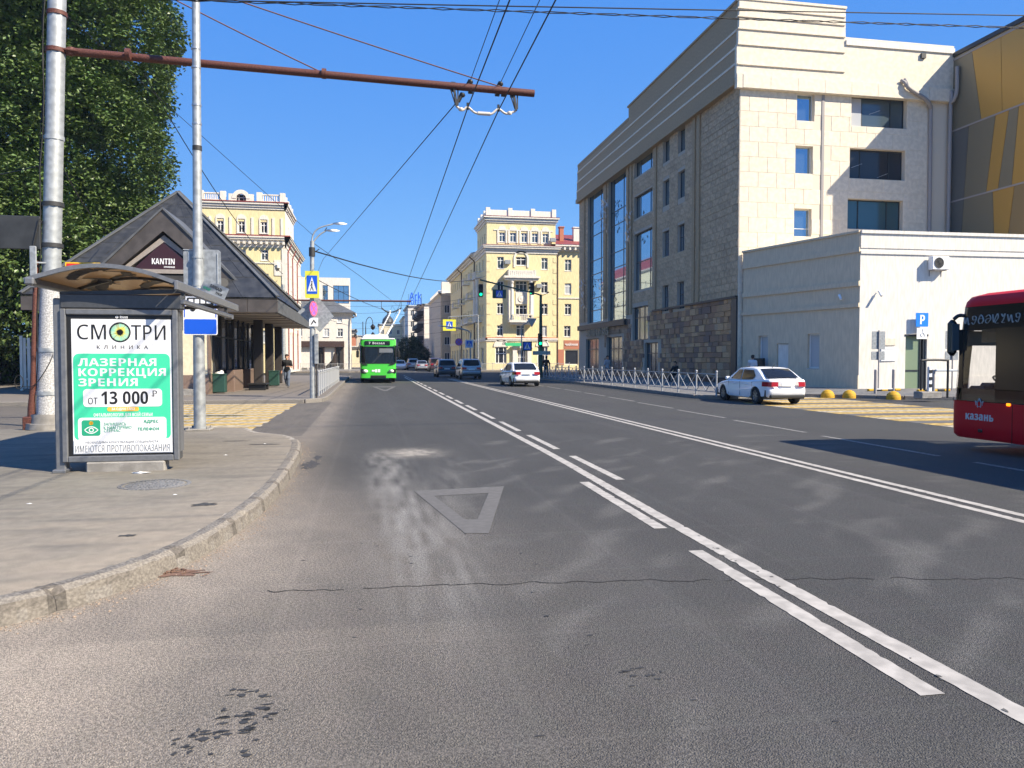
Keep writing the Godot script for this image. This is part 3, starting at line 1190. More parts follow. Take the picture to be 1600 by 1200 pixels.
	for s in [[16.5, L, 22.5, 23.65, .16], [16.3, L, 23.65, 23.8, .24], [-.1, 16.5, 22.5, 22.75, .22]]:
		b = MB.new()
		b.t = fx
		b.bb(Vector3(s[0], s[2], -.6), Vector3(s[1] - .02, s[3], s[4]))
		obj("parapet", b, M.shade_stone, t)
	# leafy metal ornaments on the piers
	for z in [[-71.65, 15.5], [-70.6, 15.2], [-64.0, 13.2], [-78.6, 8.6], [-71.65, 8.2]]:
		b = MB.new()
		b.t = fx * Transform3D(Basis(), Vector3(zx.call(z[0]), z[1], .2))
		for k in 22:
			var a := rng.randf() * TAU
			var r := rng.randf()
			var m := Vector3(cos(a) * r * .75, (rng.randf() - .5) * 3.2, rng.randf_range(0, .4))
			var q := Vector3(rng.randf_range(-.3, .3), rng.randf_range(.2, .5), rng.randf_range(-.1, .2))
			b.tri(m - q * .5, m + Vector3(q.y, -q.x, .1) * .3, m + q * .5)
			b.tri(m - q * .5, m + q * .5, m - Vector3(q.y, -q.x, -.2) * .3)
		obj("metal_ornament", b, M.steel, t)
	lettering(t, "ЗОЛОТО 585", fx * Transform3D(Basis(), Vector3(zx.call(-73.8), 4.35, .25)), .75, M.cladding2, 7.5, true, true, .12)
	# sunlit gable towards the viewer: x from 22.5 to 37.3, local x 0..14.8
	var gx := face(Vector3(0, 0, 0), 0)
	var gw := 14.75
	var gh := []
	for r in [[3.85, 16.62, 1.2, 1.7], [3.78, 13.35, 1.2, 1.7], [3.74, 9.42, 1.2, 1.72]]:
		gh.append(Rect2(r[0], r[1], r[2], r[3]))
	var wide := []
	for r in [[7.62, 16.5], [7.55, 13.2], [7.45, 10.0], [7.45, 6.6]]:
		wide.append(Rect2(r[0], r[1], 3.95, 1.9))
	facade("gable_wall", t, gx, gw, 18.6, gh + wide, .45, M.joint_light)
	b = MB.new()
	for r in gh:
		window(t, gx * Transform3D(Basis(), Vector3(r.position.x, r.position.y, -.3)), r.size.x, r.size.y, [.12], [.3] if r.position.y < 10 else [], M.frame_white, M.mirror_glass, .04, false)
	for i in 4:
		var r: Rect2 = wide[i]
		window(t, gx * Transform3D(Basis(), Vector3(r.position.x, r.position.y, -.36)), r.size.x, r.size.y, [.24, .76], [], M.frame_dark, [M.window_soft, M.window_dark, M.window_teal, M.window_teal][i], .06, true)
		if i == 0:
			b = MB.new()
			b.bb(Vector3(r.position.x + .05, r.position.y + .06, -.33), Vector3(r.position.x + .9, r.end.y - .06, -.318))
			obj("window_blind", b, M.window_pale, t)
	for r in [[wide[0], 1.5, .9], [wide[1], .35, .75], [wide[1], 2.2, .2]]:
		b = MB.new()
		b.t = Transform3D(Basis(), Vector3(r[0].position.x + r[1], r[0].position.y + r[2], -.34))
		b.bar(V3, Vector3(.75, .28, 0), .05, .012)
		obj("ceiling_light", b, M.sign_white, t)
	# panels of the gable
	var courses := []
	y = 1.2
	row = 0
	while y < 18.3:
		var x := 0.02 - (.62 if row % 2 else 0.0)
		while x < 13.0:
			var r := Rect2(maxf(x, .02), y, minf(x + 1.24, 13.05) - maxf(x, .02), .93)
			var bad := false
			for h in gh + wide:
				if h.intersects(r.grow(-.01)):
					bad = true
					for q in [Rect2(r.position, Vector2(h.position.x - r.position.x, r.size.y)), Rect2(h.end.x, r.position.y, r.end.x - h.end.x, r.size.y), Rect2(Vector2(maxf(r.position.x, h.position.x), r.position.y), Vector2(minf(r.end.x, h.end.x) - maxf(r.position.x, h.position.x), h.position.y - r.position.y)), Rect2(Vector2(maxf(r.position.x, h.position.x), h.end.y), Vector2(minf(r.end.x, h.end.x) - maxf(r.position.x, h.position.x), r.end.y - h.end.y))]:
						if q.size.x > .1 and q.size.y > .08 and clear(gh + wide, q.grow(-.012)):
							courses.append(q)
					break
			if not bad and r.size.x > .1:
				courses.append(r)
			x += 1.24
		y += .93
		row += 1
	for r in courses:
		if absf(r.get_center().x - 5.66) < .1: continue
		inst("stone_panel", slab_mesh(snappedf(r.size.x - .012, .02), snappedf(r.size.y - .012, .02), .016), M["panel%d" % rng.randi_range(0, 3)], t, gx * Transform3D(Basis(), Vector3(r.get_center().x, r.get_center().y, 0)))
	b = MB.new()
	b.bb(Vector3(5.55, 1, .0), Vector3(5.72, 18.3, .055))
	obj("expansion_joint", b, M.pipe_grey, t)
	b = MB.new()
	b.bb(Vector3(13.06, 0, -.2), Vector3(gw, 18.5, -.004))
	obj("recess_wall", b, M.shade_plaster, t)
	for s in [[18.3, 19.15, .3, gw, "panel1"], [19.15, 20.95, .22, gw, "panel0"], [20.95, 21.9, .22, gw, "panel3"]]:
		b = MB.new()
		b.bb(Vector3(-.34 if s[0] < 20.9 else -.24, s[0], -.02), Vector3(s[3], s[1], s[2] + .01))
		obj("fascia", b, M[s[4]], t)
	for s in [[19.7, .26], [20.9, .26], [21.85, .26], [22.6, .22], [23.1, .22]]:
		b = MB.new()
		b.bb(Vector3(-.3, s[0], -.01), Vector3(6.95, s[0] + .07, s[1] + .05))
		obj("string_course", b, M.cream_stone, t)
	b = MB.new()
	b.bb(Vector3(-.18, 21.9, -.02), Vector3(7.0, 23.65, .2))
	b.bb(Vector3(.3, 21.9, -10), Vector3(7.0, 23.6, -.03))
	b.bb(Vector3(-.25, 23.65, -.02), Vector3(7.05, 23.8, .26))
	obj("raised_parapet", b, M.panel0, t)
	b = MB.new()
	b.bb(Vector3(7.0, 21.4, -.5), Vector3(gw, 21.72, .32))
	obj("parapet", b, M.white_plaster, t)
	b = MB.new()
	for k in 8:
		b.bb(Vector3(.06 + k * 1.84, 18.32, .31), Vector3(1.88 + k * 1.84, 19.13, .335))
	obj("fascia_panel", b, M.panel2, t)
	b = MB.new()
	b.bb(Vector3(12.3, 20.95, .23), Vector3(12.62, 21.25, .36))
	obj("vent", b, M.black, t)
	b = MB.new()
	b.tube(curve([Vector3(11.1, 19.5, .35), Vector3(11.15, 19.2, .5), Vector3(11.3, 18.9, .52), Vector3(12.6, 18.3, .42), Vector3(13.1, 17.9, .2), Vector3(13.2, 17.3, .12), Vector3(13.25, 10, .12), Vector3(13.25, 2, .12)], 5), .13, 8)
	b.tube([Vector3(10.9, 19.45, .3), Vector3(11.0, 19.25, .5), Vector3(11.25, 18.9, .5)], .11, 8)
	obj("drain_pipe", b, M.pipe_grey, t)
	# body, roof, back
	b = MB.new()
	b.bb(Vector3(1.2, 0, -L + .6), Vector3(40, 21.3, -1.2))
	obj("core", b, M.shade_stone, t)

func low_building() -> void:
	var t := thing("annex_building", "low flat roofed annex in front of the tall store, shaded side and cream front", "building")
	var A := Vector3(25.0, 0, -36)
	var B := Vector3(22.75, 0, -44.3)
	var d := B - A
	var turn := atan2(d.z, -d.x) + 0.0
	# local frame of the left face: x from B (left) to A (right)
	var xd := (A - B).normalized()
	var fx := Transform3D(Basis(xd, Vector3.UP, xd.cross(Vector3.UP)), B)
	var L := A.distance_to(B)
	var k := L / 8.4
	var holes := rects([[1.35, 1.2, 2.15, 3.1], [5.15, 1.2, 6.0, 3.1]])
	var dh := rects([[2.85, .15, 3.75, 2.6]])
	var f1 := facade("side_wall", t, fx, L, 8.2, holes + dh, .28, M.shade_plaster)
	var b: MB
	for r in holes:
		window(t, fx * Transform3D(Basis(), Vector3(r.position.x, r.position.y, -.2)), r.size.x, r.size.y, [], [], M.frame_white, M.window_pale, .06, true)
	b = MB.new()
	b.t = fx
	b.cbox(Vector3(3.3, 1.37, -.12), Vector3(.86, 2.42, .08), .015)
	var dr := obj("door", b, M.white_plaster, t)
	b = MB.new()
	b.t = fx
	b.tube([Vector3(2.98, 1.2, -.06), Vector3(2.98, 1.2, 0), Vector3(3.1, 1.2, 0)], .015, 6)
	obj("door_handle", b, M.dark, dr)
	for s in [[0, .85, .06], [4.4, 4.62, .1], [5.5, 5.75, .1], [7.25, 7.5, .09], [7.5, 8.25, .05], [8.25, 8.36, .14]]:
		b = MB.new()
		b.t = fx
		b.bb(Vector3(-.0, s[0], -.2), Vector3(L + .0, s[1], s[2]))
		obj("plinth" if s[0] == 0 else "string_course", b, M.shade_plaster, t)
	var gx := face(A, -.028)
	var W := 22.0
	var gd := rects([[2.65, .12, 3.9, 2.95]])
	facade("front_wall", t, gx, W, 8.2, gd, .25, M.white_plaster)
	for s in [[0, .8, .05], [7.15, 7.3, .06], [7.45, 8.2, .04], [8.2, 8.36, .12]]:
		b = MB.new()
		b.t = gx
		b.bb(Vector3(.0 if s[0] else 4.0, s[0], -.2), Vector3(W, s[1], s[2]))
		obj("plinth" if s[0] == 0 else "string_course", b, M.white_plaster, t)
	b = MB.new()
	b.t = gx
	b.bb(Vector3(2.7, .15, -.18), Vector3(3.55, 2.9, -.15))
	obj("glass_door", b, M.window_door, t) if M.has("window_door") else obj("glass_door", b, mat("window_door", Color(.2, .26, .17), .15), t)
	b = MB.new()
	b.t = gx
	b.bb(Vector3(3.55, .15, -.2), Vector3(3.62, 2.9, -.1))
	b.bb(Vector3(3.72, .15, -.2), Vector3(3.85, 2.9, -.08))
	b.bb(Vector3(2.6, 2.9, -.2), Vector3(3.95, 3.0, .03))
	b.bb(Vector3(2.7, 1.05, -.16), Vector3(3.55, 1.13, -.12))
	obj("door_frame", b, M.frame_dark, t)
	b = MB.new()
	b.bb(Vector3(A.x + .3, 0, -44.45), Vector3(A.x + W - 1, 8.1, A.z - .5))
	var p := PackedVector2Array([Vector2(A.x + .2, A.z - .3), Vector2(A.x + W, A.z + .2), Vector2(A.x + W, -44.3), Vector2(B.x + .3, -44.2)])
	b.slab(p, 7.9, 8.15)
	obj("roof", b, M.shade_plaster, t)
	# things fixed to it
	var ac := thing("air_conditioner", "white air conditioner unit high on the sunlit annex wall", "air conditioner", gx * Vector3(4.3, 6.35, .2))
	b = MB.new()
	b.cbox(Vector3(0, .36, .05), Vector3(1.0, .7, .34), .03)
	obj("casing", b, M.sign_white, ac)
	b = MB.new()
	b.t = Transform3D(Basis(Vector3.RIGHT, PI / 2), Vector3(-.12, .36, .222))
	b.lathe([Vector2(.27, 0), Vector2(.28, .02), Vector2(.25, .02), Vector2(.24, .004), Vector2(0, .004)], 20)
	for q in 6:
		b.box(Vector3(0, .012, 0), Vector3(.5, .008, .012), Basis(Vector3.UP, q * PI / 6))
	obj("fan_grille", b, M.dark, ac)
	b = MB.new()
	for s in [-.35, .35]:
		b.bb(Vector3(s - .02, -.03, -.2), Vector3(s + .02, 0.01, .22))
		b.bb(Vector3(s - .02, -.3, -.2), Vector3(s + .02, 0, -.17))
	obj("bracket", b, M.pipe_grey, ac)
	for c in [[fx * Vector3(7.5, 5.0, .2), "white security camera on the shaded side wall of the annex"], [gx * Vector3(1.0, 5.1, .2), "grey security camera on the sunlit front wall of the annex"]]:
		var o := thing("security_camera", c[1], "security camera", c[0], 0, "cameras on the annex")
		b = MB.new()
		b.tube([Vector3(0, .1, -.15), Vector3(0, .1, .0)], .03, 6)
		obj("mount", b, M.sign_back, o)
		b = MB.new()
		b.tube([Vector3(0, .1, -.05), Vector3(-.05, -.15, .2)], [.07, .06], 8)
		obj("camera_body", b, M.sign_white, o)
	for s in [[1.35, 2.0, 2.4, 1.15, "pale notice board above the grey sign on the annex wall", "sign_white"]]:
		var o := thing("notice_board", s[4], "notice", gx * Vector3(1.65, 2.05, .03))
		b = MB.new()
		b.cbox(Vector3(0, .55, 0), Vector3(.8, .38, .04), .008)
		obj("upper_plate", b, M.cream_stone, o)
		b = MB.new()
		b.cbox(Vector3(0, -.1, 0), Vector3(.85, .72, .04), .008)
		obj("lower_plate", b, M.sign_white, o)
		b = MB.new()
		for q in 7:
			b.bb(Vector3(-.36, -.4 + q * .09, .022), Vector3(.3 - .05 * (q % 3), -.37 + q * .09, .026))
		obj("print", b, M.poster_grey, o)

func gold_building() -> void:
	var t := thing("gold_building", "building with gold and grey metal panels at the right edge", "building", Vector3(37.3, 0, -44.5))
	# its face looks left; local x from z -44.5 towards the viewer
	var fx := face(Vector3(0, 0, -3), -PI / 2)
	var L := 9.4
	facade("wall", t, fx, L, 21.3, [], .1, M.joint, .3)
	# slanted colour fields: [top left, top right, bottom left, bottom right, tone] along the wall
	var fields := [
		[[.02, 2.6, .02, 2.6, "gold4"], [2.62, 4.75, 2.62, 5.6, "gold3"], [4.78, 7.0, 5.63, 7.2, "gold1"], [7.03, 9.35, 7.23, 9.35, "gold1"]],
		[[.02, 2.6, .02, 2.6, "gold3"], [2.62, 4.6, 2.62, 4.3, "gold4"], [4.63, 6.7, 4.33, 6.1, "gold3"], [6.73, 7.7, 6.13, 7.0, "gold1"], [7.73, 8.4, 7.03, 8.0, "gold3"], [8.43, 9.35, 8.03, 9.35, "gold1"]],
		[[.02, 2.6, .02, 2.6, "gold4"], [2.62, 4.3, 2.62, 4.0, "gold4"], [4.33, 6.6, 4.03, 6.9, "gold3"], [6.63, 8.2, 6.93, 7.6, "gold1"], [8.23, 9.35, 7.63, 9.35, "gold2"]]]
	for row in 5:
		var y0 := 21.0 - (row + 1) * 4.55
		for q in fields[row % 3]:
			var b := MB.new()
			b.t = fx
			b.prism(PackedVector2Array([Vector2(q[2], y0 + .04), Vector2(q[3], y0 + .04), Vector2(q[1], y0 + 4.5), Vector2(q[0], y0 + 4.5)]), .004, .07)
			obj("metal_panel", b, M[q[4]], t)
		var b2 := MB.new()
		b2.t = fx
		b2.bb(Vector3(0, y0 + 4.5, .0), Vector3(L, y0 + 4.6, .1))
		obj("joint_rail", b2, M.pipe_grey, t)
	var b := MB.new()
	b.t = fx
	b.bb(Vector3(-.1, 21.2, -.5), Vector3(L + .2, 21.45, .16))
	obj("coping", b, M.frame_dark, t)
	b = MB.new()
	b.bb(Vector3(.32, 0, -10), Vector3(40, 21.2, 6.2))
	obj("core", b, M.gold3, t)
	b = MB.new()
	b.t = fx
	b.tube(curve([Vector3(3.75, 20.4, .25), Vector3(3.75, 18.8, .25), Vector3(3.45, 18.2, .3), Vector3(3.3, 17.8, .3), Vector3(3.3, 2, .3)], 4), .12, 8)
	obj("drain_pipe", b, M.pipe_grey, t)

# cornice: stacked bands along local x from x0 to x1 at height y; steps are [height, projection]
func cornice(parent: Node3D, fx: Transform3D, x0: float, x1: float, y: float, steps: Array, m: Material, called := "cornice") -> void:
	var b := MB.new()
	b.t = fx
	for s in steps:
		b.bb(Vector3(x0 - s[1], y, -.1), Vector3(x1 + s[1], y + s[0], s[1]))
		y += s[0]
	obj(called, b, m, parent)

func windows(parent: Node3D, fx: Transform3D, holes: Array, deep := .16, ms: Array = []) -> void:
	var k := 0
	for r in holes:
		var pm: Material = ms[k % ms.size()] if ms.size() else [M.window_dark, M.window_soft, M.window_dark, M.window_pale, M.window_soft][(k * 7 + int(r.position.y)) % 5]
		window(parent, fx * Transform3D(Basis(), Vector3(r.position.x, r.position.y, -deep)), r.size.x, r.size.y, [.5] if r.size.x < 1.6 else [.33, .67], [.7], M.frame_white, pm, .09, true)
		k += 1

func arch(b: MB, m: Vector3, r0: float, r1: float, deep: float, k := 12) -> void:
	for i in k:
		var a0 := PI * i / k
		var a1 := PI * (i + 1) / k
		var p := [Vector3(cos(a0) * r0, sin(a0) * r0, 0), Vector3(cos(a0) * r1, sin(a0) * r1, 0), Vector3(cos(a1) * r1, sin(a1) * r1, 0), Vector3(cos(a1) * r0, sin(a1) * r0, 0)]
		var z := Vector3(0, 0, deep)
		b.quad(m + p[0] + z, m + p[1] + z, m + p[2] + z, m + p[3] + z)
		b.quad(m + p[1], m + p[2], m + p[2] + z, m + p[1] + z)
		b.quad(m + p[0] + z, m + p[3] + z, m + p[3], m + p[0])

func yellow_corner_building() -> void:
	var o := Vector3(16.3, .15, -108)
	var t := thing("yellow_building", "yellow corner house with white columned balcony and white tower storey across the junction", "building", o)
	var fx := face(V3, 0)
	var W := 10.2
	var holes := rects([[1.55, 14.4, 2.5, 16.05], [7.95, 14.4, 8.9, 16.05], [1.55, 11.0, 2.5, 12.6], [7.9, 11.0, 8.9, 12.6], [1.5, 7.95, 2.45, 9.5], [7.9, 7.95, 8.9, 9.5], [1.5, 4.8, 2.4, 6.35], [7.95, 4.8, 8.8, 6.35],
		[4.25, 14.9, 5.75, 16.1], [4.2, 11.1, 5.9, 12.7], [4.2, 7.7, 5.9, 9.3], [4.3, 4.8, 5.5, 6.4]])
	var shop := rects([[1.25, .9, 2.9, 3.3], [7.4, .3, 8.9, 3.4]])
	var door := rects([[4.5, .2, 5.7, 2.9]])
	facade("front_wall", t, fx, W, 17.0, holes + shop + door, .22, M.yellow_wall)
	windows(t, fx, holes)
	for r in shop + door:
		window(t, fx * Transform3D(Basis(), Vector3(r.position.x, r.position.y, -.16)), r.size.x, r.size.y, [.3, .75], [.6], M.frame_white, M.window_dark, .12, false)
	var b := MB.new()
	for r in [[2.08, 3.3, .83], [8.15, 3.4, .75]]:
		arch(b, Vector3(r[0], r[1], .0), .05, r[2] + .1, .06)
		arch(b, Vector3(r[0], r[1], .0), r[2] + .1, r[2] + .25, .12)
	obj("shop_arch", b, M.white_trim, t)
	cornice(t, fx, 0, W, 4.1, [[.22, .12], [.22, .2]], M.white_trim)
	cornice(t, fx, 0, W, 4.54, [[.12, .16]], M.shop_red, "red_band")
	cornice(t, fx, 0, W, 16.6, [[.35, .12], [.3, .28], [.25, .5], [.15, .6]], M.white_trim)
	cornice(t, fx, 0, W, 17.65, [[.07, .63]], M.red_roof, "red_flashing")
	b = MB.new()
	for k in 8:
		b.bb(Vector3(.0, 4.9 + k * 1.5, .0), Vector3(.55, 5.6 + k * 1.5, .05))
		b.bb(Vector3(9.7, 4.9 + k * 1.5, .0), Vector3(W, 5.6 + k * 1.5, .05))
	obj("corner_quoin", b, M.yellow_wall, t)
	# door portal with pediment
	b = MB.new()
	b.bb(Vector3(3.75, .0, 0), Vector3(4.35, 3.1, .35))
	b.bb(Vector3(5.85, .0, 0), Vector3(6.45, 3.1, .35))
	b.prism(PackedVector2Array([Vector2(3.5, 3.1), Vector2(6.7, 3.1), Vector2(6.7, 3.35), Vector2(5.6, 3.6), Vector2(5.1, 4.05), Vector2(4.6, 3.6), Vector2(3.5, 3.35)]), 0, .5)
	obj("door_portal", b, M.white_trim, t)
	# tower storey
	var tx := face(Vector3(.1, 17.7, -.25), 0)
	var th := rects([[1.75, .5, 2.65, 1.85], [3.3, .5, 4.25, 1.85], [4.95, .5, 5.85, 1.85], [6.5, .5, 7.4, 1.85], [8.05, .5, 8.95, 1.85]])
	facade("tower_wall", t, tx, 10.0, 4.0, th, .2, M.yellow_wall)
	windows(t, tx, th, .14, [M.window_soft])
	b = MB.new()
	b.t = tx
	for r in th:
		var c: float = r.get_center().x
		arch(b, Vector3(c, 2.25, 0), .02, .56, .07)
		b.bb(Vector3(c - .72, .35, 0), Vector3(c - .5, 2.2, .1))
		b.bb(Vector3(c + .5, .35, 0), Vector3(c + .72, 2.2, .1))
	b.bb(Vector3(1.0, 2.12, 0), Vector3(9.6, 2.24, .085))
	obj("window_surround", b, M.white_trim, t)
	cornice(t, tx, 0, 10.0, 3.2, [[.3, .12], [.35, .3], [.2, .5]], M.white_trim)
	cornice(t, tx, 0, 10.0, 4.05, [[.07, .53]], M.red_roof, "red_flashing")
	b = MB.new()
	b.t = tx
	b.bb(Vector3(.1, 4.1, -.45), Vector3(9.9, 5.05, -.2))
	for x in [.2, 3.4, 6.7, 9.8]:
		b.bb(Vector3(x - .3, 4.1, -.6), Vector3(x + .3, 5.35, -.05))
	b.bb(Vector3(.1, 4.1, -9), Vector3(.35, 5.05, -.4))
	for z in [-3, -6, -9]:
		b.bb(Vector3(-.05, 4.1, z - .3), Vector3(.5, 5.35, z + .3))
	obj("roof_balustrade", b, M.white_trim, t)
	# columned balcony
	b = MB.new()
	b.bb(Vector3(3.1, 6.75, 0), Vector3(6.9, 7.05, 1.15))
	b.bb(Vector3(3.4, 6.45, 0), Vector3(6.6, 6.75, .9))
	var bal := obj("balcony", b, M.white_trim, t)
	b = MB.new()
	for k in 13:
		b.bb(Vector3(3.55 + k * .24, 7.05, 1.02), Vector3(3.65 + k * .24, 7.8, 1.1))
	b.bb(Vector3(3.4, 7.8, .98), Vector3(6.6, 7.92, 1.14))
	obj("railing", b, M.white_trim, bal)
	for x in [3.55, 6.3]:
		b = MB.new()
		b.lathe([Vector2(.34, 7.05), Vector2(.34, 7.35), Vector2(.26, 7.4), Vector2(.22, 12.2), Vector2(.32, 12.4), Vector2(.36, 12.7)], 14, Transform3D(Basis(), Vector3(x, 0, .65)))
		obj("column", b, M.white_trim, t)
	b = MB.new()
	b.bb(Vector3(3.05, 7.05, 0), Vector3(3.4, 12.7, .1))
	b.bb(Vector3(6.5, 7.05, 0), Vector3(6.85, 12.7, .1))
	b.bb(Vector3(4.2, 9.4, 0), Vector3(5.9, 11.0, .08))
	b.t = Transform3D(Basis(Vector3.RIGHT, PI / 2), Vector3(5.05, 10.2, .1))
	b.lathe([Vector2(.5, 0), Vector2(.46, .08), Vector2(.35, .04), Vector2(0, .1)], 16)
	obj("relief_panel", b, M.white_trim, t)
	cornice(t, face(Vector3(0, 0, .3), 0), 3.3, 6.6, 12.7, [[.3, .75], [.3, .95]], M.white_trim, "entablature")
	b = MB.new()
	b.bb(Vector3(3.2, 13.3, .85), Vector3(6.7, 14.1, 1.0))
	b.bb(Vector3(3.0, 13.3, .0), Vector3(3.2, 14.2, 1.05))
	b.bb(Vector3(6.7, 13.3, .0), Vector3(6.9, 14.2, 1.05))
	for k in 12:
		b.bb(Vector3(3.3 + k * .28, 13.4, 1.0), Vector3(3.4 + k * .28, 14.0, 1.05))
	obj("upper_balustrade", b, M.white_trim, t)
	b = MB.new()
	arch(b, Vector3(5, 15.9, 0), .85, 1.1, .12)
	b.bb(Vector3(3.9, 14.6, 0), Vector3(4.15, 15.9, .12))
	b.bb(Vector3(5.85, 14.6, 0), Vector3(6.1, 15.9, .12))
	obj("window_hood", b, M.white_trim, t)
	for s in [[3.0, 15.3], [9.6, 18.6], [7.6, 12.0]]:
		b = MB.new()
		b.cbox(Vector3(s[0], s[1], .25), Vector3(.85, .6, .35), .04)
		obj("air_conditioner_box", b, M.sign_back, t)
	lettering(t, "ОПТИКА", face(Vector3(3.2, 3.75, .1), 0), .36, M.ink, 1.9, false)
	# side along the far street, in shade
	var sx := face(Vector3(0, 0, -49), -PI / 2)
	var sh := []
	for f in [4.7, 7.9, 11.1, 14.4]:
		for k in 14:
			sh.append(Rect2(2.2 + k * 3.3, f, 1.1, 1.65))
	for k in 10:
		sh.append(Rect2(2.4 + k * 4.6, .8, 2.2, 2.4))
	facade("side_wall", t, sx, 49, 17.0, sh, .22, M.yellow_wall)
	windows(t, sx, sh)
	cornice(t, sx, 0, 49, 4.1, [[.22, .12], [.22, .2]], M.white_trim)
	cornice(t, sx, 0, 38, 17.0, [[.35, .3], [.3, .6], [.2, .95]], M.white_trim)
	cornice(t, sx, 38, 48.9, 16.6, [[.35, .12], [.3, .28], [.25, .5], [.15, .6]], M.white_trim)
	var tsx := face(Vector3(.1, 17.7, -10), -PI / 2)
	var tsh := rects([[1, .5, 1.9, 1.85], [3, .5, 3.9, 1.85], [5, .5, 5.9, 1.85], [7, .5, 7.9, 1.85]])
	facade("tower_side_wall", t, tsx, 9.75, 4.0, tsh, .2, M.yellow_wall)
	windows(t, tsx, tsh, .14, [M.window_soft])
	cornice(t, tsx, 0, 9.7, 3.2, [[.3, .12], [.35, .3], [.2, .5]], M.white_trim)
	for s in [[41.5, 13.4], [41.5, 7.0], [33, 7.2], [30, 7.2], [26, 7.2], [33, 11.0], [22, 11], [16, 7.2], [12, 11], [36, 13.8], [28, 13.8], [8, 7.2]]:
		b = MB.new()
		b.t = sx
		var w := 3.2 if s[0] > 40 else 2.2
		b.bb(Vector3(s[0], s[1], 0), Vector3(s[0] + w, s[1] + .2, 1.05))
		for k in 9:
			b.bb(Vector3(s[0] + k * (w - .1) / 8, s[1] + .2, .95), Vector3(s[0] + .1 + k * (w - .1) / 8, s[1] + .95, 1.03))
		b.bb(Vector3(s[0], s[1] + .95, .0), Vector3(s[0] + .08, s[1] + 1.03, 1.05))
		b.bb(Vector3(s[0] + w - .08, s[1] + .95, .0), Vector3(s[0] + w, s[1] + 1.03, 1.05))
		b.bb(Vector3(s[0], s[1] + .95, .93), Vector3(s[0] + w, s[1] + 1.03, 1.05))
		obj("balcony", b, M.white_trim, t)
	for x in [41.6, 44.4]:
		b = MB.new()
		b.t = sx
		b.lathe([Vector2(.34, 7.2), Vector2(.24, 7.5), Vector2(.22, 12.8), Vector2(.36, 13.3)], 12, Transform3D(Basis(), Vector3(x, 0, .7)))
		obj("column", b, M.white_trim, t)
	for x in [37.2, 20.0]:
		b = MB.new()
		b.t = sx
		b.tube([Vector3(x, 17.5, .9), Vector3(x, 16.8, .15), Vector3(x, 4.6, .15), Vector3(x, .3, .25)], .1, 6)
		obj("drain_pipe", b, M.brown, t)
	# annex on the right with its red roof and red shop front
	var ax := face(Vector3(W, 0, -1.1), 0)
	var ah := rects([[1.5, 14.4, 2.5, 16.05], [1.5, 11.0, 2.5, 12.6], [1.5, 8.0, 2.5, 9.6], [1.4, 4.8, 2.4, 6.4], [5, 14.4, 6, 16.05], [5, 11, 6, 12.6], [5, 8, 6, 9.6], [5, 4.8, 6, 6.4], [1.5, .7, 3.6, 2.9], [5, .7, 7, 2.9]])
	facade("annex_wall", t, ax, 12, 17.4, ah, .22, M.yellow_wall)
	windows(t, ax, ah.slice(0, 8))
	for r in ah.slice(8):
		window(t, ax * Transform3D(Basis(), Vector3(r.position.x, r.position.y, -.16)), r.size.x, r.size.y, [], [], M.white_trim, M.window_dark, .12, false)
	for s in [[0, .3, .7, 4.3], [.3, 1.4, .7, 2.95], [3.7, 4.9, .3, 4.3], [1.4, 3.7, 3.0, 4.3], [7.1, 12, .3, 4.3]]:
		b = MB.new()
		b.t = ax
		b.bb(Vector3(s[0], s[2], .0), Vector3(s[1], s[3], .05))
		obj("red_shop_front", b, M.shop_red, t)
	lettering(t, "ЧАЙНАЯ", ax * face(Vector3(2.5, 3.65, .12), 0), .3, M.sign_white, 1.9, true)
	cornice(t, ax, 0.3, 12, 10.35, [[.15, .1]], M.white_trim, "string_course")
	cornice(t, ax, .1, 12, 17.2, [[.3, .2], [.35, .5], [.25, .85]], M.white_trim)
	b = MB.new()
	b.t = ax
	for k in 14:
		b.bb(Vector3(.4 + k * .8, 17.35, .2), Vector3(.65 + k * .8, 17.75, .75))
	obj("cornice_bracket", b, M.white_trim, t)
	b = MB.new()
	b.t = ax
	b.quad(Vector3(-.2, 18.1, .9), Vector3(12, 18.1, .9), Vector3(12, 20.6, -6), Vector3(-.2, 20.6, -6))
	b.bb(Vector3(0, 17.9, -12), Vector3(12, 18.05, .6))
	var rf := obj("red_roof", b, M.red_roof, t)
	for s in [[1.1, .6], [3.2, .9]]:
		b = MB.new()
		b.t = ax
		b.bb(Vector3(s[0], 18.3, -2.2), Vector3(s[0] + s[1], 20.9, -1.4))
		b.bb(Vector3(s[0] - .1, 20.9, -2.3), Vector3(s[0] + s[1] + .1, 21.05, -1.3))
		obj("chimney", b, M.shop_red if s[1] < .7 else M.white_trim, rf)
	b = MB.new()
	b.bb(Vector3(W + .25, .2, -1.0), Vector3(W + .45, 17, -.75))
	obj("drain_pipe", b, M.brown, t)
	b = MB.new()
	b.bb(Vector3(.3, 0, -48.9), Vector3(W + 11.9, 16.9, -1.6))
	b.bb(Vector3(.45, 16.9, -9.9), Vector3(W - .2, 21.7, -.6))
	b.prism(PackedVector2Array([Vector2(-.9, 17.9), Vector2(22, 17.9), Vector2(14, 19.5), Vector2(6, 19.5)]), -49, -10)
	obj("core", b, M.red_roof, t)

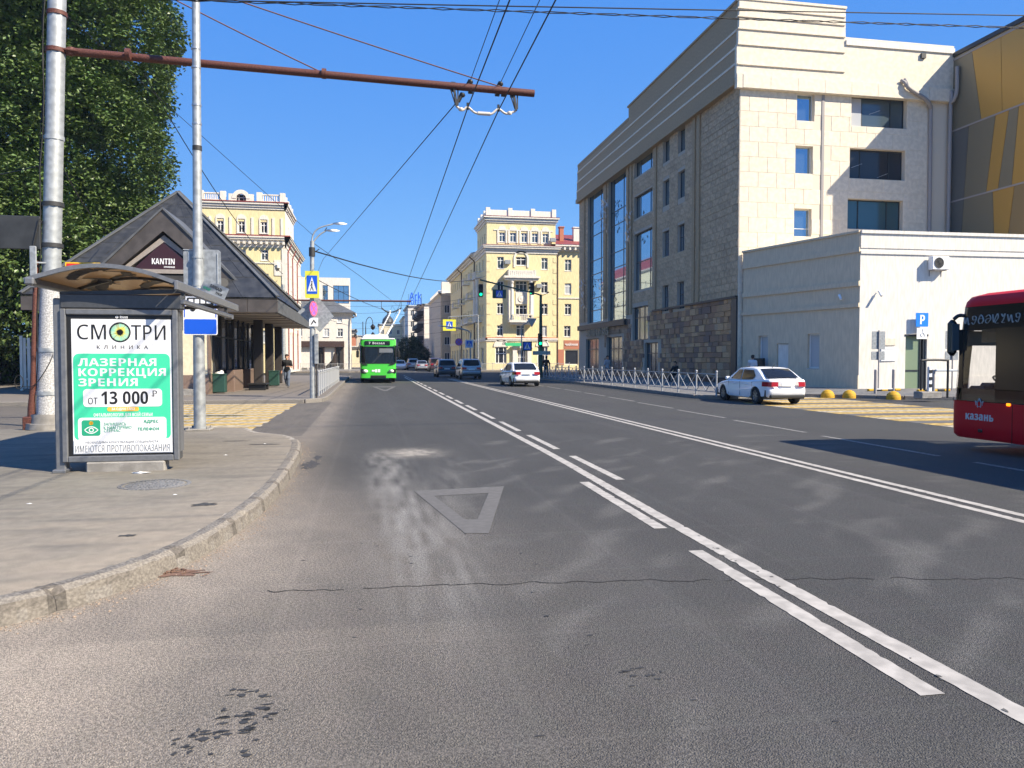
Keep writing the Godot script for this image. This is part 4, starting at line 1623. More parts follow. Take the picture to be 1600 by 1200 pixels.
func yellow_left_building() -> void:
	var o := Vector3(-9.0, .15, -88)
	var t := thing("yellow_building", "yellow and white house with balustraded tower rising behind the dark pyramid roof", "building", o)
	# front: local x from -14 to 0
	var fx := face(Vector3(-14, 0, 0), 0)
	var holes := []
	for f in [[12.35, 1.15], [9.5, 1.4], [6.4, 1.4], [3.3, 1.4]]:
		for x in [1.5, 4.0, 6.6, 9.0, 11.35]:
			holes.append(Rect2(x, f[0], .78, f[1]))
	facade("front_wall", t, fx, 14, 14.6, holes, .2, M.yellow_wall)
	windows(t, fx, holes, .14, [M.window_soft, M.window_pale])
	cornice(t, fx, 0, 14, 12.0, [[.12, .08]], M.white_trim, "string_course")
	cornice(t, fx, 0, 14, 8.9, [[.12, .08]], M.white_trim, "string_course")
	cornice(t, fx, 0, 14, 13.75, [[.5, .06], [.3, .25], [.2, .45], [.15, .55]], M.white_trim)
	var b := MB.new()
	b.t = fx
	for k in 24:
		b.bb(Vector3(.1 + k * .59, 14.05, .1), Vector3(.35 + k * .59, 14.32, .5))
	obj("cornice_bracket", b, M.white_trim, t)
	cornice(t, fx, 0, 14, 14.91, [[.14, .5]], M.red_roof, "red_flashing")
	# ornament panels at the corner
	b = MB.new()
	b.t = fx
	for y in [4.5, 7.6, 10.7]:
		b.bb(Vector3(12.75, y, 0), Vector3(13.5, y + 1.7, .07))
		b.ball(Vector3(13.12, y + 1.0, .08), Vector3(.25, .5, .12), 10)
	b.bb(Vector3(13.55, 0, 0), Vector3(14, 13.7, .09))
	obj("corner_ornament", b, M.white_trim, t)
	# tower storey
	var tx := face(Vector3(-9.2, 15.05, -.4), 0)
	var th := rects([[1.95, .3, 2.65, 1.55], [4.15, .3, 4.85, 1.55], [6.5, .3, 7.2, 1.55], [.2, .3, .9, 1.55]])
	facade("tower_wall", t, tx, 9.1, 3.6, th, .18, M.yellow_wall)
	windows(t, tx, th, .12, [M.window_dark])
	b = MB.new()
	b.t = tx
	for x in [1.25, 3.35, 5.65, 7.85, 8.75]:
		b.bb(Vector3(x - .13, .1, 0), Vector3(x + .13, 2.0, .08))
	for x in [2.3, 4.5, 6.85]:
		arch(b, Vector3(x, 1.8, 0), .02, .5, .06)
		b.bb(Vector3(x - .5, .2, 0), Vector3(x - .37, 1.8, .07))
		b.bb(Vector3(x + .37, .2, 0), Vector3(x + .5, 1.8, .07))
	obj("window_surround", b, M.white_trim, t)
	cornice(t, tx, 0, 9.1, 2.9, [[.25, .1], [.25, .22], [.18, .36]], M.white_trim)
	cornice(t, tx, 0, 9.1, 3.59, [[.12, .4]], M.red_roof, "red_flashing")
	b = MB.new()
	b.t = tx
	for x in [.3, 2.6, 6.4, 8.85]:
		b.bb(Vector3(x - .28, 3.7, -.4), Vector3(x + .28, 4.75, .1))
	for s in [[.58, 2.32], [6.68, 8.57]]:
		b.bb(Vector3(s[0], 4.45, -.2), Vector3(s[1], 4.58, .0))
		b.bb(Vector3(s[0], 3.75, -.2), Vector3(s[1], 3.85, .0))
		for k in 8:
			var x: float = lerpf(s[0] + .12, s[1] - .12, k / 7.0)
			b.bb(Vector3(x - .05, 3.85, -.15), Vector3(x + .05, 4.45, -.05))
	arch(b, Vector3(4.5, 4.0, -.3), .52, .95, .45)
	b.bb(Vector3(3.2, 3.7, -.3), Vector3(3.98, 4.5, .1))
	b.bb(Vector3(5.02, 3.7, -.3), Vector3(5.8, 4.5, .1))
	# balustrade along the street side
	for k in 4:
		b.bb(Vector3(8.7, 3.7, -2.6 - k * 2.2), Vector3(9.1, 4.75, -2.2 - k * 2.2))
	b.bb(Vector3(8.8, 3.75, -10), Vector3(9.0, 4.55, -.4))
	obj("roof_balustrade", b, M.white_trim, t)
	b = MB.new()
	b.t = tx
	b.bb(Vector3(4.0, 3.75, -.25), Vector3(5.0, 4.45, -.2))
	var lun := obj("round_window", b, M.window_dark, t)
	b = MB.new()
	b.t = tx
	b.bb(Vector3(4.22, 3.75, -.2), Vector3(4.27, 4.5, -.14))
	b.bb(Vector3(4.73, 3.75, -.2), Vector3(4.78, 4.5, -.14))
	b.bb(Vector3(4.0, 4.1, -.2), Vector3(5.0, 4.16, -.14))
	obj("window_bars", b, M.frame_white, lun)
	# street side, sunlit: local x from front corner (0) back
	var sx := face(Vector3(0, 0, 0), PI / 2)
	var sh := []
	for f in [[12.35, 1.15], [9.5, 1.4], [6.4, 1.4], [3.3, 1.4]]:
		for k in 6:
			sh.append(Rect2(2.0 + k * 2.6, f[0], .9, f[1]))
	facade("side_wall", t, sx, 18, 14.6, sh, .2, M.white_trim)
	windows(t, sx, sh, .14, [M.window_soft])
	cornice(t, sx, 0, 18, 13.75, [[.5, .06], [.3, .25], [.2, .45], [.15, .55]], M.white_trim)
	cornice(t, sx, 0, 18, 8.9, [[.12, .08]], M.white_trim, "string_course")
	for x in [1.0, 6.2, 12.0]:
		b = MB.new()
		b.t = sx
		b.tube([Vector3(x, 14.3, .5), Vector3(x, 13.4, .12), Vector3(x, .3, .12)], .07, 6)
		obj("drain_pipe", b, M.red_roof, t)
	b = MB.new()
	b.t = sx
	for k in 12:
		b.bb(Vector3(4 + k * .9, 4.6 + (k % 3) * .5, 0), Vector3(4.5 + k * .9, 5.0 + (k % 3) * .5, .25))
	obj("facade_ornament", b, M.white_trim, t)
	b = MB.new()
	b.t = sx
	b.quad(Vector3(-.4, 14.9, .6), Vector3(18, 14.9, .6), Vector3(18, 17.0, -4), Vector3(8.5, 17.0, -4))
	b.quad(Vector3(8.5, 17, -4), Vector3(18, 17, -4), Vector3(18, 14.9, -9), Vector3(8.5, 14.9, -9))
	obj("red_roof", b, M.red_roof, t)
	var tsx := face(Vector3(-.1, 15.05, -.4), PI / 2)
	facade("tower_side_wall", t, tsx, 9.5, 3.6, rects([[3, .3, 3.8, 1.55], [6, .3, 6.8, 1.55]]), .18, M.white_trim)
	cornice(t, tsx, 0, 9.5, 2.9, [[.25, .1], [.25, .22], [.18, .36]], M.white_trim)
	b = MB.new()
	b.bb(Vector3(-13.8, 0, -17.9), Vector3(-.3, 14.6, -.5))
	b.bb(Vector3(-9.1, 14.6, -9.8), Vector3(-.3, 18.6, -.75))
	obj("core", b, M.yellow_wall, t)

func white_building() -> void:
	var o := Vector3(-2.75, .15, -118)
	var t := thing("white_building", "white house with grey hipped roof, brown cafe front and glass walled top storey", "building", o)
	var fx := face(Vector3(-14, 0, 0), 0)
	var holes := rects([[7.95, 4.9, 8.8, 6.1], [10.0, 4.9, 10.8, 6.1], [12.0, 4.9, 12.8, 6.1], [8.0, 7.0, 8.7, 7.8], [10.0, 7.0, 10.7, 7.8], [12.0, 7.0, 12.7, 7.8], [4, 4.9, 4.9, 6.1], [6, 4.9, 6.9, 6.1]])
	facade("front_wall", t, fx, 14, 8.4, holes, .15, M.white_plaster)
	windows(t, fx, holes, .1, [M.window_dark, M.window_pale])
	cornice(t, fx, 0, 14, 8.0, [[.2, .1], [.2, .35], [.12, .6]], M.white_trim)
	var b := MB.new()
	b.quad(Vector3(-14.5, 8.5, .7), Vector3(.7, 8.5, .7), Vector3(-3, 10.6, -4), Vector3(-14.5, 10.6, -4))
	b.quad(Vector3(.7, 8.5, .7), Vector3(.7, 8.5, -12), Vector3(-3, 10.6, -8), Vector3(-3, 10.6, -4))
	b.bb(Vector3(-14, 8.3, -12), Vector3(.2, 8.45, .2))
	obj("roof", b, M.slate, t)
	# modern storey behind the roof
	var mx := face(Vector3(-10, 9, -5), 0)
	var mh := rects([[5.6, 1.4, 6.4, 4.0], [7.2, 1.2, 9.6, 4.0]])
	facade("top_wall", t, mx, 9.8, 5.2, mh, .2, M.white_plaster)
	for r in mh:
		window(t, mx * Transform3D(Basis(), Vector3(r.position.x, r.position.y, -.15)), r.size.x, r.size.y, [.33, .67], [.65], M.frame_dark, M.mirror_glass, .06, false)
	b = MB.new()
	b.bb(Vector3(-9.9, 8.6, -11.8), Vector3(-.4, 14.15, -5.3))
	b.bb(Vector3(-13.9, 0, -11.8), Vector3(-.2, 8.3, -.3))
	obj("core", b, M.white_plaster, t)
	b = MB.new()
	b.bb(Vector3(-9.5, 3.35, 0), Vector3(-1.0, 4.2, .9))
	obj("cafe_awning", b, M.brown, t)
	b = MB.new()
	for x in [-9.5, -8.4, -5.2, -4.0, -2.4, -1.2]:
		b.bb(Vector3(x, 0, .6), Vector3(x + .15, 3.4, .75))
	obj("cafe_post", b, M.brown, t)
	b = MB.new()
	b.bb(Vector3(-9.4, .2, .3), Vector3(-6, 3.3, .35))
	obj("cafe_screen", b, M.white_plaster, t)
	b = MB.new()
	b.prism(PackedVector2Array([Vector2(-4, 3.3), Vector2(-2.2, 3.3), Vector2(-2.8, 1.4), Vector2(-3.6, .6), Vector2(-4, .5)]), .3, .34)
	obj("cafe_curtain", b, M.white_plaster, t)
	b = MB.new()
	b.bb(Vector3(-5.9, .2, .1), Vector3(-1.1, 3.3, .15))
	obj("cafe_front", b, M.bronze_dark, t)
	b = MB.new()
	b.tube(curve([Vector3(.7, 8.4, .7), Vector3(.75, 7.9, .6), Vector3(-.1, 7.2, .15), Vector3(-.12, .3, .15)], 4), .09, 6)
	obj("drain_pipe", b, M.white_trim, t)

func plain_house(called: String, label: String, at: Vector3, w: float, d: float, h: float, m: Material, side_turn: int, group := "") -> Node3D:
	# front faces the viewer (local z 0), the street side faces left (-1) or right (+1)
	var t := thing(called, label, "building", at, 0, group)
	var fh := []
	var n := maxi(1, int(w / 2.6))
	var fl := int((h - 1) / 3.3)
	for f in fl:
		for k in n:
			fh.append(Rect2(.7 + k * w / n, 1.2 + f * 3.3, 1.1, 1.7))
	var x0 := 0.0 if side_turn < 0 else -w
	var fx := face(Vector3(x0, 0, 0), 0)
	facade("front_wall", t, fx, w, h, fh, .2, m)
	for r in fh:
		window(t, fx * Transform3D(Basis(), Vector3(r.position.x, r.position.y, -.14)), r.size.x, r.size.y, [.5], [], M.frame_white, M.window_dark, .1, false)
	var sh := []
	n = int(d / 3.2)
	for f in fl:
		for k in n:
			sh.append(Rect2(1 + k * d / n, 1.2 + f * 3.3, 1.2, 1.7))
	var sx := face(Vector3(0, 0, -d), -PI / 2) if side_turn < 0 else face(V3, PI / 2)
	facade("side_wall", t, sx, d, h, sh, .2, m)
	for r in sh:
		window(t, sx * Transform3D(Basis(), Vector3(r.position.x, r.position.y, -.14)), r.size.x, r.size.y, [.5], [], M.frame_white, M.window_dark, .1, false)
	cornice(t, fx, 0, w, h - .5, [[.2, .15], [.2, .35], [.15, .5]], M.white_trim)
	cornice(t, sx, 0, d, h - .5, [[.2, .15], [.2, .35], [.15, .5]], M.white_trim)
	var b := MB.new()
	b.bb(Vector3(x0 + .3, 0, -d + .1), Vector3(x0 + w - .3, h - .02, -.3))
	obj("core", b, m, t)
	return t

func far_buildings() -> void:
	var t := plain_house("white_building", "long white classical house beyond the yellow corner house, its street side in shade", Vector3(14.6, .15, -160), 9, 30, 15.2, M.shade_plaster, -1)
	var b := MB.new()
	b.bb(Vector3(.2, 15.1, -2), Vector3(8, 17.6, -.2))
	for k in 8:
		b.bb(Vector3(-.3, 15.1, -4 - k * 3), Vector3(.3, 16.1, -3.2 - k * 3))
	obj("roof_parapet", b, M.white_trim, t)
	for k in 10:
		b = MB.new()
		b.bb(Vector3(-.25, 1, -29 + k * 3), Vector3(0, 14.6, -28.3 + k * 3))
		obj("pilaster", b, M.white_trim, t)
	t = plain_house("apartment_block", "shaded apartment block with dark balconies and a pale gable far down the street", Vector3(13.6, .15, -196), 7, 30, 15.5, M.taupe, -1)
	for k in 16:
		b = MB.new()
		var y := 3.2 + (k % 4) * 3.2
		var z := -27.0 + (k / 4) * 7
		b.bb(Vector3(-1.6, y, z), Vector3(0, y + 1.1, z + 3.4))
		b.bb(Vector3(-1.6, y + 2.6, z), Vector3(0, y + 2.75, z + 3.4))
		obj("balcony", b, M.bronze_dark, t)
	b = MB.new()
	b.bb(Vector3(0, 4, .005), Vector3(7, 15, .06))
	obj("gable_cladding", b, M.white_plaster, t)
	t = plain_house("hotel_building", "white hotel with a blue rooftop sign at the end of the street", Vector3(11.3, .15, -232), 8, 24, 17.5, M.white_plaster, -1)
	lettering(t, "Ark", face(Vector3(2.2, 20.3, .2), 0), 2.0, M.sign_blue, 3.6, true, false, .15)
	lettering(t, "HOTEL", face(Vector3(2.0, 18.5, .2), 0), 1.4, M.sign_blue, 4.6, true, false, .15)
	b = MB.new()
	for x in [.2, 2, 4]:
		b.bb(Vector3(x, 17.4, .0), Vector3(x + .1, 21, .1))
	obj("sign_frame", b, M.frame_dark, t)
	t = plain_house("domed_house", "pale house with a small dark cupola beyond the trolleybus", Vector3(3.6, .15, -300), 9, 20, 15, M.cream_wall, -1)
	b = MB.new()
	b.t = Transform3D(Basis(), Vector3(3.4, 15, -3))
	b.lathe([Vector2(2.2, 0), Vector2(2.3, .8), Vector2(2.0, 2.0), Vector2(1.0, 3.2), Vector2(.4, 3.8), Vector2(.1, 5.2), Vector2(0, 5.6)], 14)
	obj("cupola", b, M.dark_roof, t)
	plain_house("grey_house", "narrow grey house in the shade between the cupola and the hotel", Vector3(12.3, .15, -280), 8, 40, 17, M.shade_plaster, -1)
	t = plain_house("brick_house", "low brown brick house at the end of the left pavement", Vector3(-3.6, .15, -190), 10, 20, 7.5, M.shop_red, 1)
	plain_house("yellow_kiosk_house", "little yellow house beside the white cafe building", Vector3(-1.2, .15, -150), 4, 6, 4.0, M.cream_wall, 1)
	t = plain_house("red_roofed_house", "tall cream house with red roof on the left side, mirrored in the store's windows", Vector3(-17, .15, -135), 16, 68, 22, M.cream_wall, 1)
	b = MB.new()
	b.prism(PackedVector2Array([Vector2(-16.5, 22), Vector2(.5, 22), Vector2(-4, 26), Vector2(-12, 26)]), -68, 0)
	obj("roof", b, M.red_roof, t)
	plain_house("grey_roofed_house", "far grey house left of the trolleybus", Vector3(-4.5, .15, -250), 10, 20, 11, M.slate, 1)
	t = plain_house("distant_house", "dim far house that closes the view at the end of the road", Vector3(-8, .15, -380), 40, 12, 13, M.shade_plaster, 1)
	t.position.x = 18

func kiosk() -> void:
	var t := thing("cafe_pavilion", "cafe pavilion with a dark metal pyramid roof and a small gabled dormer sign", "building")
	var E0 := Vector3(-14.2, 4.33, -35)   # eave corners
	var E1 := Vector3(-3.95, 4.33, -35)
	var E2 := Vector3(-3.95, 4.33, -54.2)
	var E3 := Vector3(-14.2, 4.33, -54.2)
	var P := Vector3(-10.2, 10.65, -44.5)
	var b := MB.new()
	var up := Vector3(0, .06, 0)
	b.tri(E0 + up, E1 + up, P + up)
	b.tri(E1 + up, E2 + up, P + up)
	b.tri(E2 + up, E3 + up, P + up)
	b.tri(E3 + up, E0 + up, P + up)
	b.tri(E1, E0, P)
	b.tri(E2, E1, P)
	var roof := obj("roof", b, M.dark_roof, t)
	# standing seams and horizontal laps of the sheets
	b = MB.new()
	for pair in [[E0, E1], [E1, E2]]:
		for s in [.16, .3, .44, .58, .72, .86]:
			var u: Vector3 = pair[0].lerp(P, s) + up
			var w: Vector3 = pair[1].lerp(P, s) + up
			b.bar(u, w, .03, .03)
		var n := 7 if pair[0] == E0 else 11
		for k in range(1, n):
			for s in 6:
				var f0 := s / 6.0
				var u: Vector3 = pair[0].lerp(pair[1], (k + .5 * (s % 2)) / n)
				var q := u.lerp(P, f0) + up
				var q2 := u.lerp(P, f0 + 1 / 6.0) + up
				if k + .5 * (s % 2) < n: b.bar(q, q2, .025, .028)
	obj("seam", b, M.dark_roof, roof)
	b = MB.new()
	b.bar(E1 + up * 2, P + up * 2, .16, .06)
	b.bar(E2 + up * 2, P + up * 2, .3, .1)
	b.bar(E0 + up * 2, P + up * 2, .16, .06)
	obj("hip_cap", b, M.slate, roof)
	# fascia boxes
	b = MB.new()
	for k in 8:
		var x := lerpf(E0.x, E1.x, k / 8.0)
		b.cbox(Vector3(x + .64, 4.02, -35.1), Vector3(1.27, .58, .16), .012)
	obj("front_fascia", b, M.bronze, t)
	b = MB.new()
	for k in 12:
		b.cbox(Vector3(-4.03, 4.02, -35.85 - k * 1.55), Vector3(.16, .58, 1.53), .012)
	obj("side_fascia", b, M.slate, t)
	b = MB.new()
	b.bb(Vector3(-14.1, 3.76, -54.1), Vector3(-4.1, 3.82, -35.15))
	var so := obj("soffit", b, M.soffit, t)
	b = MB.new()
	for k in 9:
		b.bb(Vector3(-14.0, 3.735, -36.3 - k * 2), Vector3(-4.15, 3.76, -36.25 - k * 2))
	obj("soffit_joint", b, M.bronze_dark, so)
	# walls
	b = MB.new()
	b.bb(Vector3(-13.2, 1.0, -53), Vector3(-7.0, 3.76, -35.6))
	obj("front_wall", b, M.cream_wall, t)
	b = MB.new()
	b.bb(Vector3(-13.24, .1, -53.1), Vector3(-6.96, 1.0, -35.56))
	b.bb(Vector3(-7.0, 1.0, -36.1), Vector3(-6.93, 3.76, -35.58))
	obj("granite_plinth", b, M.granite, t)
	b = MB.new()
	b.bb(Vector3(-10.5, .15, -35.55), Vector3(-7.2, .4, -34.9))
	obj("step", b, M.concrete, t)
	# glazed street side with dark columns
	for k in 9:
		b = MB.new()
		b.bb(Vector3(-7.0, .95, -38.0 - k * 1.65), Vector3(-6.9, 3.7, -36.6 - k * 1.65))
		var pn := obj("shop_window", b, M.window_dark, t)
		b = MB.new()
		b.bb(Vector3(-6.92, .9, -38.12 - k * 1.65), Vector3(-6.84, 3.75, -38.0 - k * 1.65))
		b.bb(Vector3(-6.92, 2.7, -38.0 - k * 1.65), Vector3(-6.86, 2.76, -36.6 - k * 1.65))
		obj("window_frame", b, M.bronze_dark, pn)
	for s in [[-5.0, -42.5], [-5.0, -47], [-5.0, -51.5]]:
		b = MB.new()
		b.cbox(Vector3(s[0] - .8, 1.95, s[1]), Vector3(.45, 3.6, .45), .03)
		obj("column", b, M.bronze_dark, t)
	for z in [-39.5, -44.5]:
		b = MB.new()
		b.cbox(Vector3(-6.5, .65, z), Vector3(.35, 1.05, 2.6), .02)
		obj("granite_parapet", b, M.granite, t)
	# dormer with the sign
	var zf := -36.7
	var A := Vector3(-8.95, 8.15, zf)
	b = MB.new()
	var tri := [Vector2(-11.75, 5.25), Vector2(-6.1, 5.25), Vector2(-8.95, 7.95)]
	b.prism(PackedVector2Array(tri), zf - 3.5, zf - .35)
	obj("dormer_body", b, M.dark_roof, t)
	# the two barge slopes, thick
	for s in [-1, 1]:
		b = MB.new()
		var low := Vector2(-8.95 + s * 3.15, 5.1)
		var top := Vector2(-8.95, 8.3)
		b.prism(PackedVector2Array([top, low, low + Vector2(-s * .62, -.0), top + Vector2(0, -.95)]), zf - 3.6, zf + .35)
		obj("dormer_eave", b, M.bronze, t)
		b = MB.new()
		var dn := Vector2(s * .06, .07)
		b.prism(PackedVector2Array([top + Vector2(0, .1), low + dn, low, top]), zf - 3.6, zf + .42)
		obj("dormer_roof", b, M.slate, t)
	for s in [-1, 1]:
		b = MB.new()
		b.prism(PackedVector2Array([Vector2(-8.95, 7.2), Vector2(-8.95, 6.9), Vector2(-8.95 + s * 1.7, 5.55), Vector2(-8.95 + s * 2.3, 5.25)]), zf - .4, zf + .18)
		obj("sign_surround", b, M.taupe, t)
	b = MB.new()
	b.bb(Vector3(-11.3, 5.0, zf - .4), Vector3(-6.6, 5.5, zf - .1))
	b.bb(Vector3(-10.6, 5.5, zf - .4), Vector3(-7.3, 5.68, zf + .22))
	obj("sign_ledge", b, M.taupe, t)
	b = MB.new()
	b.prism(PackedVector2Array([Vector2(-8.95, 6.95), Vector2(-10.25, 5.68), Vector2(-7.65, 5.68)]), zf - .3, zf + .15)
	var sg := obj("sign_board", b, mat("sign_maroon", Color(.04, .012, .016), .4), t)
	lettering(sg, "KANTIN", face(Vector3(-9.0, 6.03, zf + .16), 0), .25, M.sign_white, .95)
	lettering(sg, "столовая", face(Vector3(-8.75, 5.8, zf + .16), 0), .09, M.sign_white, .45)
	b = MB.new()
	b.bb(Vector3(-9.2, 6.98, zf - .1), Vector3(-8.7, 7.04, zf + .1))
	obj("sign_lamp", b, M.dark, t)
	# floodlights on the lower roof
	for s in [[-6.4, 4.95, -35.9], [-4.6, 4.6, -36.5]]:
		b = MB.new()
		b.tube([Vector3(s[0], s[1] - .3, s[2]), Vector3(s[0], s[1] + .1, s[2])], .04, 6)
		b.tube([Vector3(s[0], s[1], s[2]), Vector3(s[0] + .1, s[1] + .1, s[2] + .35)], [.12, .22], 10)
		obj("floodlight", b, M.black, t)

func leaf_cluster(leaf: float, seed: int) -> ArrayMesh:
	var r := RandomNumberGenerator.new()
	r.seed = seed
	var b := MB.new()
	for k in 7:
		var m := Vector3(r.randfn(), r.randfn(), r.randfn()) * leaf * 1.0
		var bs := Basis.from_euler(Vector3(r.randf_range(-1.1, .5), r.randf() * TAU, r.randf_range(-.6, .6)))
		var x := bs.x * leaf * .42
		var y := bs.z * leaf * .62
		var f := bs.y * leaf * .1
		var s := r.randf_range(.75, 1.25)
		b.col = Color.WHITE
		b.tri(m - y * s, m + x * s + f, m + y * s)
		b.tri(m - y * s, m + y * s, m - x * s + f)
	return b.mesh()

func crown(parent: Node3D, lobes: Array, count: int, leaf: float, m: Material, seed: int) -> void:
	var r := RandomNumberGenerator.new()
	r.seed = seed
	var f := FastNoiseLite.new()
	f.seed = seed
	f.frequency = .42
	var total := 0.0
	for l in lobes:
		total += l[1].x * l[1].y
	var xs := []
	for l in lobes:
		var n := int(count * l[1].x * l[1].y / total)
		for k in n:
			var d := Vector3(r.randfn(), r.randfn(), r.randfn()).normalized()
			var e := .8 + .2 * r.randf() if r.randf() < .8 else .3 + .6 * r.randf()
			e *= 1.0 + .26 * f.get_noise_3dv(d * 4.0 + l[0] * .2)
			var p: Vector3 = l[0] + d * l[1] * e
			if f.get_noise_3dv(p * 1.1) < -.3:
				continue
			var tint := r.randf_range(.7, 1.2)
			xs.append([Transform3D(Basis.from_euler(Vector3(r.randf_range(-.5, .5), r.randf() * TAU, r.randf_range(-.5, .5))).scaled(Vector3.ONE * r.randf_range(.75, 1.25)), p), Color(tint * r.randf_range(.9, 1.15), tint, tint * .9)])
	var mm := MultiMesh.new()
	mm.transform_format = MultiMesh.TRANSFORM_3D
	mm.use_colors = true
	mm.mesh = leaf_cluster(leaf, seed)
	mm.instance_count = xs.size()
	for k in xs.size():
		mm.set_instance_transform(k, xs[k][0])
		mm.set_instance_color(k, xs[k][1])
	var o := MultiMeshInstance3D.new()
	o.multimesh = mm
	o.material_override = m
	put(o, "crown", parent)
	o.set_meta("kind", "stuff")

func trees() -> void:
	var lm := mat("leaf", Color(.088, .14, .04), .42)
	lm.vertex_color_use_as_albedo = true
	lm.backlight_enabled = true
	lm.backlight = Color(.3, .4, .08)
	var lm2 := mat("leaf_dark", Color(.03, .055, .018), .5)
	lm2.vertex_color_use_as_albedo = true
	var t := thing("tree", "tall leafy tree behind the leaning pole, its crown leaving the top of the frame", "tree", Vector3(-20.5, 0, -56))
	var b := MB.new()
	b.tube(curve([V3, Vector3(.1, 4, 0), Vector3(-.2, 10, .2), Vector3(.1, 20, 0), Vector3(0, 29, 0)], 4), [.6, .56, .53, .5, .48, .46, .44, .4, .38, .34, .3, .25, .22, .18, .12, .08, .06], 10)
	for k in 14:
		var a := k * 2.4
		var y := 5.0 + k * 1.7
		var d := Vector3(cos(a), .55, sin(a))
		b.tube(curve([Vector3(0, y, 0), Vector3(0, y, 0) + d * 2.6, Vector3(0, y + .8, 0) + d * 5.5], 3), [.17, .15, .13, .1, .08, .05, .03], 6)
	obj("trunk", b, M.tree_bark, t)
	crown(t, [[Vector3(1.6, 23, .5), Vector3(6.6, 7, 6.5)], [Vector3(.8, 15.5, 1.5), Vector3(7.0, 6.6, 7)], [Vector3(1.8, 9, 1), Vector3(6.6, 5.0, 6.5)], [Vector3(-5, 17, 1.5), Vector3(6, 9, 6)], [Vector3(-6, 8, 2), Vector3(6, 5, 5)], [Vector3(1, 28, 0), Vector3(5, 4, 5)], [Vector3(-2.5, 8.5, 8), Vector3(7, 5, 5)]], 60000, .21, lm, 5)
	t = thing("tree", "lower dark tree at the left edge behind the wooden gate", "tree", Vector3(-30, 0, -50))
	b = MB.new()
	b.tube([V3, Vector3(.2, 5, 0), Vector3(0, 14, 0)], [.4, .32, .1], 8)
	obj("trunk", b, M.tree_bark, t)
	crown(t, [[Vector3(0, 14, 0), Vector3(8, 9, 6)], [Vector3(6, 5.5, 1), Vector3(9, 4, 6)], [Vector3(-3, 5, 5), Vector3(8, 4, 5)], [Vector3(6, 3.2, -6), Vector3(12, 4, 2.5)], [Vector3(0, 22, -2), Vector3(7, 6, 6)]], 24000, .22, lm, 8)
	t = thing("tree", "small dark tree standing far down the right side of the street", "tree", Vector3(9.2, .15, -178))
	b = MB.new()
	b.tube([V3, Vector3(0, 3, 0), Vector3(.2, 6, 0)], [.25, .2, .08], 7)
	obj("trunk", b, M.tree_bark, t)
	crown(t, [[Vector3(0, 3.6, 0), Vector3(3.1, 3.2, 3)], [Vector3(1.5, 2.4, 0), Vector3(3, 2.3, 3)]], 2200, .26, lm2, 3)

func rounded(x0: float, y0: float, x1: float, y1: float, r: float) -> PackedVector2Array:
	var p := PackedVector2Array()
	for q in [[x1 - r, y1 - r, 0], [x0 + r, y1 - r, 1], [x0 + r, y0 + r, 2], [x1 - r, y0 + r, 3]]:
		for k in 6:
			var a: float = PI / 2 * (q[2] + k / 5.0)
			p.append(Vector2(q[0] + cos(a) * r, q[1] + sin(a) * r))
	return p

func plate(parent: Node3D, called: String, poly: PackedVector2Array, z0: float, z1: float, m: Material, xf := Transform3D()) -> MeshInstance3D:
	var b := MB.new()
	b.prism(poly, z0, z1)
	return obj(called, b, m, parent, xf)

